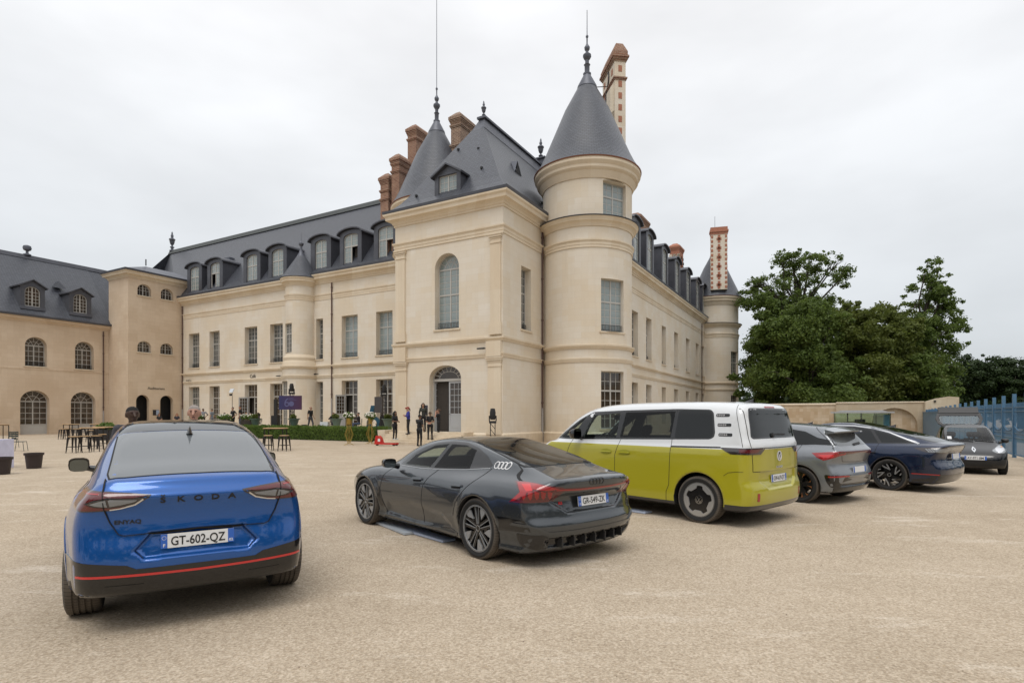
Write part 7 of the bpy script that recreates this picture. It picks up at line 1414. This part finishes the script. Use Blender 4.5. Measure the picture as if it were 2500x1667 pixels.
for u, d, fc, sk, tp, st, fem, lab, pz in ((548, 46.6, -30, 'tan', (.10, .10, .13), 'short', False, 'seated man with dark hair in a patterned shirt by the cafe flowers', 'sit'), (601, 46.5, -60, 'light', (.45, .30, .24), 'short', False, 'seated person with pale reddish hair next to the cafe door', 'sit'), (612, 47.0, -110, 'light', (.12, .07, .16), 'short', False, 'seated person in a mauve top right of the cafe door', 'sit'), (631, 46.2, 190, 'tan', (.06, .03, .10), 'long', True, 'seated woman in a purple top leaning forward right of the cafe door', 'sit'), (432, 55, -70, 'light', (.03, .03, .04), 'long', True, 'seated woman with long fair hair outside the second auditorium arch', 'sit'), (389, 56, -70, 'light', (.02, .02, .02), 'long', True, 'seated woman with dark hair between the two auditorium arches', 'sit'),
        (814, 43.6, -60, 'light', BLK, 'short', False, 'seated musician in black holding a violin left of the green planter', 'sit_violin'), (876, 43.0, 190, 'tan', (.03, .025, .03), 'short', False, 'seated violinist in dark shirt and jeans playing near the flower stands', 'sit_violin')):
    x, y, z = pp(u, d, TZ); person(lab, (x, y, z), R(fc), 1.74, pz, sk, (.30, .17, .09) if 'fair' in lab or 'reddish' in lab else (.02, .015, .012), tp, BL if 'jeans' in lab else DK, style=st, fem=fem, group=SGp, sleeve=1 if 'violin' in pz else .5)
    chair_('dark metal chair under the ' + ('woman' if fem else 'player' if 'violin' in pz else 'person') + ' ' + {548: 'in the patterned shirt', 601: 'with reddish hair', 612: 'in the mauve top', 631: 'in the purple top', 432: 'with long fair hair', 389: 'between the auditorium arches', 814: 'left of the green planter', 876: 'near the flower stands'}[u], (x, y, z), R(fc))
    if 'violin' in pz:
        v = thing('violin', 'brown violin held by the ' + ('seated musician in black' if u < 850 else 'violinist in jeans'), 'violin', (x + .33 * math.cos(R(fc)) - .1 * math.sin(R(fc)), y + .33 * math.sin(R(fc)) + .1 * math.cos(R(fc)), z + 1.02), R(fc), 'violins'); vm = simple('violin_wood', (.16, .05, .02), .3, coat=.4)
        put('body', MB().prism([(-.17, 0), (-.14, .09), (-.06, .085), (0, .055), (.06, .07), (.13, .08), (.17, 0), (.13, -.08), (.06, -.07), (0, -.055), (-.06, -.085), (-.14, -.09)], -.02, .02, 'z'), vm, v); put('neck', MB().box(.16, .36, -.012, .012, .0, .02), M_black, v); put('bow', MB().tube([(-.1, -.35, .06), (.03, .3, .06)], .006, 4), vm, v)
# ================================================================ stage equipment and furniture
scn = thing('display_screen', 'dark blue stage screen showing the number 60 on a truss stand', 'screen', pp(709, 44.0, TZ), R(-5)); sm_ = NT('screen_picture'); tc = sm_.n('ShaderNodeTexCoord'); sp = sm_.n('ShaderNodeSeparateXYZ'); sm_.l(tc.outputs['Object'], sp.inputs[0]); mr = sm_.n('ShaderNodeMapRange', i_1=-.9, i_2=.9); sm_.l(sp.outputs[0], mr.inputs[0]); cc = sm_.mixc(mr.outputs[0], (.018, .020, .075), (.045, .014, .040)); sm_.base(cc); sm_.rough(.35); sm_.l(cc, sm_.b.inputs['Emission Color']); sm_.b.inputs['Emission Strength'].default_value = .25
put('screen_panel', MB().box(-.9, .9, -.04, .04, 1.55, 2.62), sm_.mat, scn)
tx = MB(); v, f = TEXT('6', .95, 'CENTER'); tx.add([(a - .27, -.045, b + 1.78) for a, b in v], f); tx.prism(circ(.10, 2.0, .2, 24), -.048, -.042); tx.box(-.12, .28, -.046, -.042, 2.38, 2.42).box(-.12, .5, -.046, -.042, 2.29, 2.31); put('screen_figures', tx, simple('screen_grey', (.10, .10, .22), .5, var=0), scn)
def truss(x, y, z0, z1, w=.13):
    m = MB()
    for sx in (-w, w):
        for sy in (-w, w): m.tube([(x + sx, y + sy, z0), (x + sx, y + sy, z1)], .022, 6)
    n = max(2, int((z1 - z0) / .28))
    for i in range(n):
        za, zb = z0 + (z1 - z0) * i / n, z0 + (z1 - z0) * (i + 1) / n
        for sx in (-w, w): m.tube([(x + sx, y - w, za), (x + sx, y + w, zb)], .011, 4); m.tube([(x - w, y + sx, zb), (x + w, y + sx, za)], .011, 4)
    return m
put('truss_stand', truss(.02, .22, 0, 1.6), M_iron, scn)
def moving_head(label, loc, th, rz=0., w=.13, lens_up=True):
    o = thing('stage_light', label, 'stage light', loc, rz, 'moving head stage lights')
    put('truss_stand', truss(0, 0, 0, th), M_iron, o); put('base', MB().box(-.2, .2, -.16, .16, th, th + .13), M_black, o); y = MB()
    for sx in (-1, 1): y.box(sx * .19 - .03, sx * .19 + .03, -.06, .06, th + .13, th + .42)
    put('yoke', y, M_black, o); put('lamp_head', MB().lathe([(0, th + .2), (.13, th + .2), (.16, th + .3), (.165, th + .6), (.12, th + .82), (0, th + .83)], 14), M_black, o, smooth=40); put('lens', MB().lathe([(0, th + .835), (.1, th + .833)], 14), L_smoke, o); return o
moving_head('black stage light on a short truss against the pavilion wall right of the door', pp(1203, 31.9, 0), 1.28); moving_head('black stage light rising above the dark blue screen', pp(712, 44.4, TZ), 2.75); moving_head('black stage light on a tall truss in front of the rightmost courtyard window', pp(938, 42.6, TZ), 2.55)
sc2 = thing('speaker_column', 'slim black column loudspeaker standing on a square bass box', 'speaker', pp(673, 44.2, TZ), R(-5)); put('bass_box', MB().box(-.24, .24, -.25, .25, .28, 1.10), M_black, sc2); put('column', MB().box(-.11, .11, -.1, .1, 1.10, 2.35), M_black, sc2); put('plinth', MB().box(-.55, .55, -.35, .35, 0, .28), M_black, sc2)
sk2 = thing('loudspeaker', 'flat grey loudspeaker panel on a pole left of the doorway pilaster', 'speaker', pp(925, 41.6, TZ), R(-12)); put('cabinet', MB().box(-.29, .29, -.12, .12, 1.3, 2.45), simple('speaker_grey', (.06, .055, .055), .6), sk2); put('pole', MB().tube([(.15, 0, 0), (.15, 0, 1.4)], .03, 6).box(-.2, .45, -.25, .25, 0, .04), M_black, sk2)
cs_ = thing('flight_case', 'black equipment cases stacked behind the grey loudspeaker', 'case', pp(941, 42.0, TZ), R(-20)); put('case', MB().box(-.35, .35, -.3, .3, 0, .55), M_black, cs_); put('case', MB().box(-.3, .3, -.28, .28, .552, 1.05), M_black, cs_)
M_teal = simple('teal_sign', (.008, .07, .12), .5); ns_ = thing('number_sign', 'big teal freestanding figures half hidden by the grey loudspeaker', 'sign', pp(914, 43.2, TZ), R(-10))
put('figure_six', MB().prism([(-.62, .2), (-.30, .2), (.06, 1.85), (-.22, 1.85)], -.12, .12), M_teal, ns_); put('figure_six', MB().lathe([(.28, -.12), (.52, -.12), (.52, .12), (.28, .12), (.28, -.12)], 28, axis='y'), M_teal, ns_, T(-.05, 0, .52)); put('figure_zero', MB().lathe([(.24, -.12), (.46, -.12), (.46, .12), (.24, .12), (.24, -.12)], 28, axis='y'), M_teal, ns_, T(.85, 0, .48))
fl_ = thing('floodlight', 'small white square floodlight on a thin pole left of the cafe door', 'floodlight', pp(567, 46.8, TZ), R(-30)); put('pole', MB().tube([(0, 0, 0), (0, 0, 3.0)], .022, 6), M_iron, fl_); put('lamp', MB().box(-.22, .22, -.03, .03, -.17, .17), simple('flood_white', (.6, .64, .68), .3), fl_, T(0, -.05, 3.12) @ MX.Rotation(R(-25), 4, 'X')); put('driver_box', MB().box(-.3, -.12, -.06, .06, 2.72, 2.88), M_black, fl_)
wb_ = put('white_box', MB().box(-.3, .3, -.25, .25, 0, .62), simple('white_board', (.62, .66, .68), .5)); wb_.location = pp(793, 43.6, TZ); tagged(wb_, 'plain white box on the terrace beside the seated musician', 'box')
for u, d, lab in ((744, 43.2, 'left of the walking man'), (730, 43.0, 'flat near the screen truss'), (781, 43.0, 'right of the walking man'), (646, 44.0, 'left of the bass box'), (698, 43.2, 'under the dark blue screen')):
    w = put('stage_monitor', MB().prism([(-.28, 0), (.28, 0), (.16, .34), (-.1, .42)], -.22, .22, 'y'), M_black); w.location = pp(u, d, TZ); w.rotation_euler = (0, 0, random.uniform(-.6, .6)); tagged(w, 'black wedge stage monitor ' + lab, 'speaker', 'wedge monitors on the terrace')
def urnplanter(lab, loc):
    o = thing('urn_planter', lab, 'planter', loc, 0, 'green urn planters on the terrace'); m = simple('planter_green', (.10, .15, .12), .5)
    put('pot', MB().lathe([(.0, .02), (.26, .02), (.28, .1), (.18, .18), (.24, .4), (.33, .72), (.36, .80), (.44, .82), (.45, .88), (.36, .88)], 18), m, o, smooth=35); rng = np.random.default_rng(int(abs(loc[0]) * 100)); vs, fs = leafcloud(rng, lumps(rng, (0, 0, 1.0), (.25, .25, .1), 8, .14), 700, .06); npput('foliage', vs, fs, F_olive, o)
urnplanter('green urn planter right of the screen truss', pp(718, 43.4, TZ)); urnplanter('green urn planter in front of the seated musician', pp(822, 42.6, TZ)); urnplanter('green urn planter below the black equipment cases', pp(947, 40.8, TZ)); urnplanter('green urn planter with flowers left of the bass box', pp(624, 44.5, TZ))
M_gold = simple('gold_wire', (.40, .27, .06), .4, .5); M_petal = simple('white_petal', (.72, .70, .62), .6, var=0)
def bouquet(o, z, r, seed, n=60):
    rng = np.random.default_rng(seed); vs, fs = leafcloud(rng, lumps(rng, (0, 0, z), (r, r, r * .5), 10, r * .4), 900, .05); npput('foliage', vs, fs, F_hedge, o); b = MB()
    for _ in range(n): d = rng.normal(size=3); d /= np.linalg.norm(d); b.ball((d[0] * r * 1.2, d[1] * r * 1.2, z + abs(d[2]) * r * .9 - .08), .035 * rng.uniform(.7, 1.3), 6)
    put('blossoms', b, M_petal, o, kind='stuff')
def flowerstand(lab, loc, rz):
    o = thing('flower_stand', lab, 'flower stand', loc, rz, 'gold wire flower stands'); m = MB()
    for k in range(6): a = PI / 3 * k; c_, s_ = math.cos(a), math.sin(a); m.tube([(c_ * .30, s_ * .30, 0), (c_ * .06, s_ * .06, .12), (c_ * .24, s_ * .24, .62), (c_ * .10, s_ * .10, 1.02), (c_ * .17, s_ * .17, 1.2), (c_ * .14, s_ * .14, 1.55)], .013, 5)
    put('wire_frame', m, M_gold, o, smooth=60); put('vase', MB().lathe([(0, 1.2), (.1, 1.2), (.13, 1.55)], 12), M_gold, o); bouquet(o, 1.72, .3, int(loc[0] * -10)); return o
flowerstand('gold wire flower stand with white bouquet in front of the hedge', pp(852, 33.2, 0), 0); flowerstand('gold wire flower stand with white bouquet nearest the steps', pp(904, 34.6, 0), .4)
for u, d, lab in ((606, 45.0, 'row of white flowers in a box by the cafe door'), (548, 45.6, 'row of white flowers in a box below the cafe sign'), (478, 47, 'white flowers in a box seen above the blue car roof')):
    o = thing('flower_box', lab, 'flower box', pp(u, d, TZ), R(-29), 'flower boxes on the terrace'); put('box', MB().box(-.7, .7, -.15, .15, 0, .75), M_bark, o); rng = np.random.default_rng(u); bl = []
    for x in (-.5, 0, .5): bl += lumps(rng, (x, 0, .95), (.3, .2, .12), 5, .16)
    vs, fs = leafcloud(rng, bl, 900, .06); npput('foliage', vs, fs, F_hedge, o); b = MB(); [b.ball((rng.uniform(-.8, .8), rng.uniform(-.25, .2), 1.0 + .2 * rng.random()), .045, 6) for _ in range(36)]; put('blossoms', b, M_petal, o, kind='stuff')
# high tables and stools
M_wood = simple('pale_wood_top', (.50, .33, .17), .5, var=.12, scale=5); M_steel = simple('stool_black_steel', (.022, .018, .018), .45, .3)
def hightable(lab, loc, rz, w=.62):
    o = thing('high_table', lab, 'table', loc, rz, 'high tables with wooden tops'); put('table_top', MB().box(-w, w, -.35, .35, 1.06, 1.10), M_wood, o); put('frame', MB().box(-w + .05, w - .05, -.3, .3, 1.02, 1.058), M_steel, o)
    for sx in (-1, 1):
        for sy in (-1, 1): put('leg', MB().box(sx * (w - .06) - .02, sx * (w - .06) + .02, sy * .28 - .02, sy * .28 + .02, 0, 1.02), M_steel, o)
    return o
def stool0(lab, loc, rz):
    o = thing('bar_stool', lab, 'stool', loc, rz, 'black metal bar stools'); put('seat', MB().prism(rounded([(-.17, -.17), (.17, -.17), (.17, .17), (-.17, .17)], .05), .735, .765, 'z'), M_wood, o); put('apron', MB().prism(rounded([(-.16, -.16), (.16, -.16), (.16, .16), (-.16, .16)], .05), .69, .733, 'z'), M_steel, o)
    for sx in (-1, 1):
        for sy in (-1, 1): put('leg', MB().add([(sx * .16 + a, sy * .16 + b, .70) for a, b in ((-.035, -.035), (.035, -.035), (.035, .035), (-.035, .035))] + [(sx * .215 + a, sy * .215 + b, 0) for a, b in ((-.012, -.012), (.012, -.012), (.012, .012), (-.012, .012))], [(0, 1, 5, 4), (1, 2, 6, 5), (2, 3, 7, 6), (3, 0, 4, 7), (0, 3, 2, 1), (4, 5, 6, 7)]), M_steel, o)
    for zz in (.28,): put('foot_rest', MB().tube([(.195, .195, zz), (-.195, .195, zz), (-.195, -.195, zz), (.195, -.195, zz)], .012, 5, closed=True), M_steel, o)
    return o
s0 = stool0('left stool of the pair in front of the hedge', pp(654.5, 27.6, 0), .2); TG_ = 'black metal bar stools'
for u, d, rz, lab in ((694, 27.6, -.1, 'right stool of the pair in front of the hedge'), (181, 26.2, .1, 'nearest stool at the left, seen against the sunlit gravel'), (207.5, 26.8, .4, 'stool just right of the nearest left stool'), (236, 27.2, .2, 'pale topped stool close to the blue car mirror'), (250, 29.4, .7, 'stool half hidden by the blue car beside the left tables'), (154, 41.2, .3, 'far stool left of the arched french window'), (166, 41.8, -.2, 'far stool second from the left under the back table'), (186, 41.4, .5, 'far stool below the right arched french window'), (198, 42.2, 0, 'far stool right of the others by the back table'), (222, 37.5, .3, 'stool behind the middle wooden table')): dup(s0, pp(u, d, 0), rz, lab, TG_)
hightable('high wooden table in front of the hedge', pp(673, 28.6, 0), R(3), .5); hightable('wide high wooden table among the left stools', pp(226, 29.4, 0), R(8), .42); hightable('high table tucked behind the blue car at the left', pp(258, 31.5, 0), R(-10), .5); hightable('far high table before the right arched french window', pp(173, 42.2, 0), R(-29), .5); hightable('far high table by the drainpipe of the left wing', pp(240, 42.5, 0), R(-29), .5); hightable('far high table at the left picture edge', pp(2, 40, 0), R(-29), .5)
pl_ = thing('planter_box', 'dark planter with green shrub by the drainpipe', 'planter', pp(263, 40, 0), 0); put('box', MB().box(-.9, .9, -.25, .25, 0, .75), M_black, pl_); rng = np.random.default_rng(3); vs, fs = leafcloud(rng, lumps(rng, (0, 0, .95), (.8, .2, .1), 14, .2), 1500, .08); npput('foliage', vs, fs, F_hedge, pl_)
chair_('dark green metal chair facing right beside the white table', pp(48, 27.6, 0), R(20)); chair_('dark green metal chair behind the other near the white table', pp(27, 30.5, 0), R(160))
wt_ = thing('white_table', 'white cloth covered bar table at the left picture edge', 'table', (-16.98, 18.5, 0), R(4)); put('table_cover', MB().box(-1.2, .60, -.35, .35, 0, .93), simple('white_cloth', (.62, .62, .78), .7), wt_)
fp = thing('potted_plant', 'pale pot with leafy green plant on the white table', 'plant', (-17.0, 18.5, .93), 0); put('pot', MB().lathe([(0, 0), (.16, 0), (.2, .3), (.17, .3)], 14), simple('pale_pot', (.45, .36, .28), .7), fp, smooth=35); rng = np.random.default_rng(4); vs, fs = leafcloud(rng, lumps(rng, (0, 0, .42), (.18, .18, .08), 7, .1), 500, .06); npput('foliage', vs, fs, F_hedge, fp)
bk_ = thing('bucket', 'white bucket beside the plant on the white table', 'bucket', (-16.62, 18.35, .93), 0); put('bucket_body', MB().lathe([(0, 0), (.12, 0), (.145, .28), (.13, .28)], 16), M_white, bk_, smooth=35)
M_tub = simple('dark_brown_tub', (.028, .018, .018), .5)
def tub(lab, loc):
    o = thing('plastic_tub', lab, 'tub', loc, 0, 'dark plastic tubs on the gravel'); put('tub_wall', MB().lathe([(0, .0), (.19, 0), (.235, .44), (.22, .44), (.175, .03), (0, .03)], 24), M_tub, o, smooth=35); put('rim', MB().lathe([(.232, .43), (.262, .43), (.265, .50), (.225, .50), (.23, .43)], 24), M_tub, o, smooth=35)
tub('dark brown tub standing alone left of the blue car', pp(83, 18.5, 0)); tub('dark brown tub in front of the white table cut by the left edge', pp(4, 16.6, 0))
pj = thing('pallet_jack', 'red pallet jack left at the foot of the steps', 'pallet jack', pp(927, 32.7, 0), R(-12)); M_red = simple('jack_red', (.50, .02, .015), .4)
for sy in (-.2, .2): put('fork', MB().box(.1, 1.05, sy - .08, sy + .08, .08, .15), M_red, pj)
put('pump_housing', MB().prism([(-.25, .08), (.22, .08), (.08, .45), (-.02, .56), (-.16, .56)], -.2, .2), M_red, pj); put('badge_plate', MB().box(-.02, .12, -.205, -.2, .24, .4), M_white, pj); put('handle', MB().tube([(-.12, 0, .5), (-.2, 0, 1.22)], .02, 6).tube([(-.2, -.14, 1.22), (-.2, .14, 1.22)], .018, 6), M_black, pj)
for x, sy in ((-.15, 0), (.95, .2), (.95, -.2)): put('wheel', MB().lathe([(0, -.04), (.08, -.04), (.08, .04), (0, .04)], 12, axis='y'), M_black, pj, T(x, sy, .08))
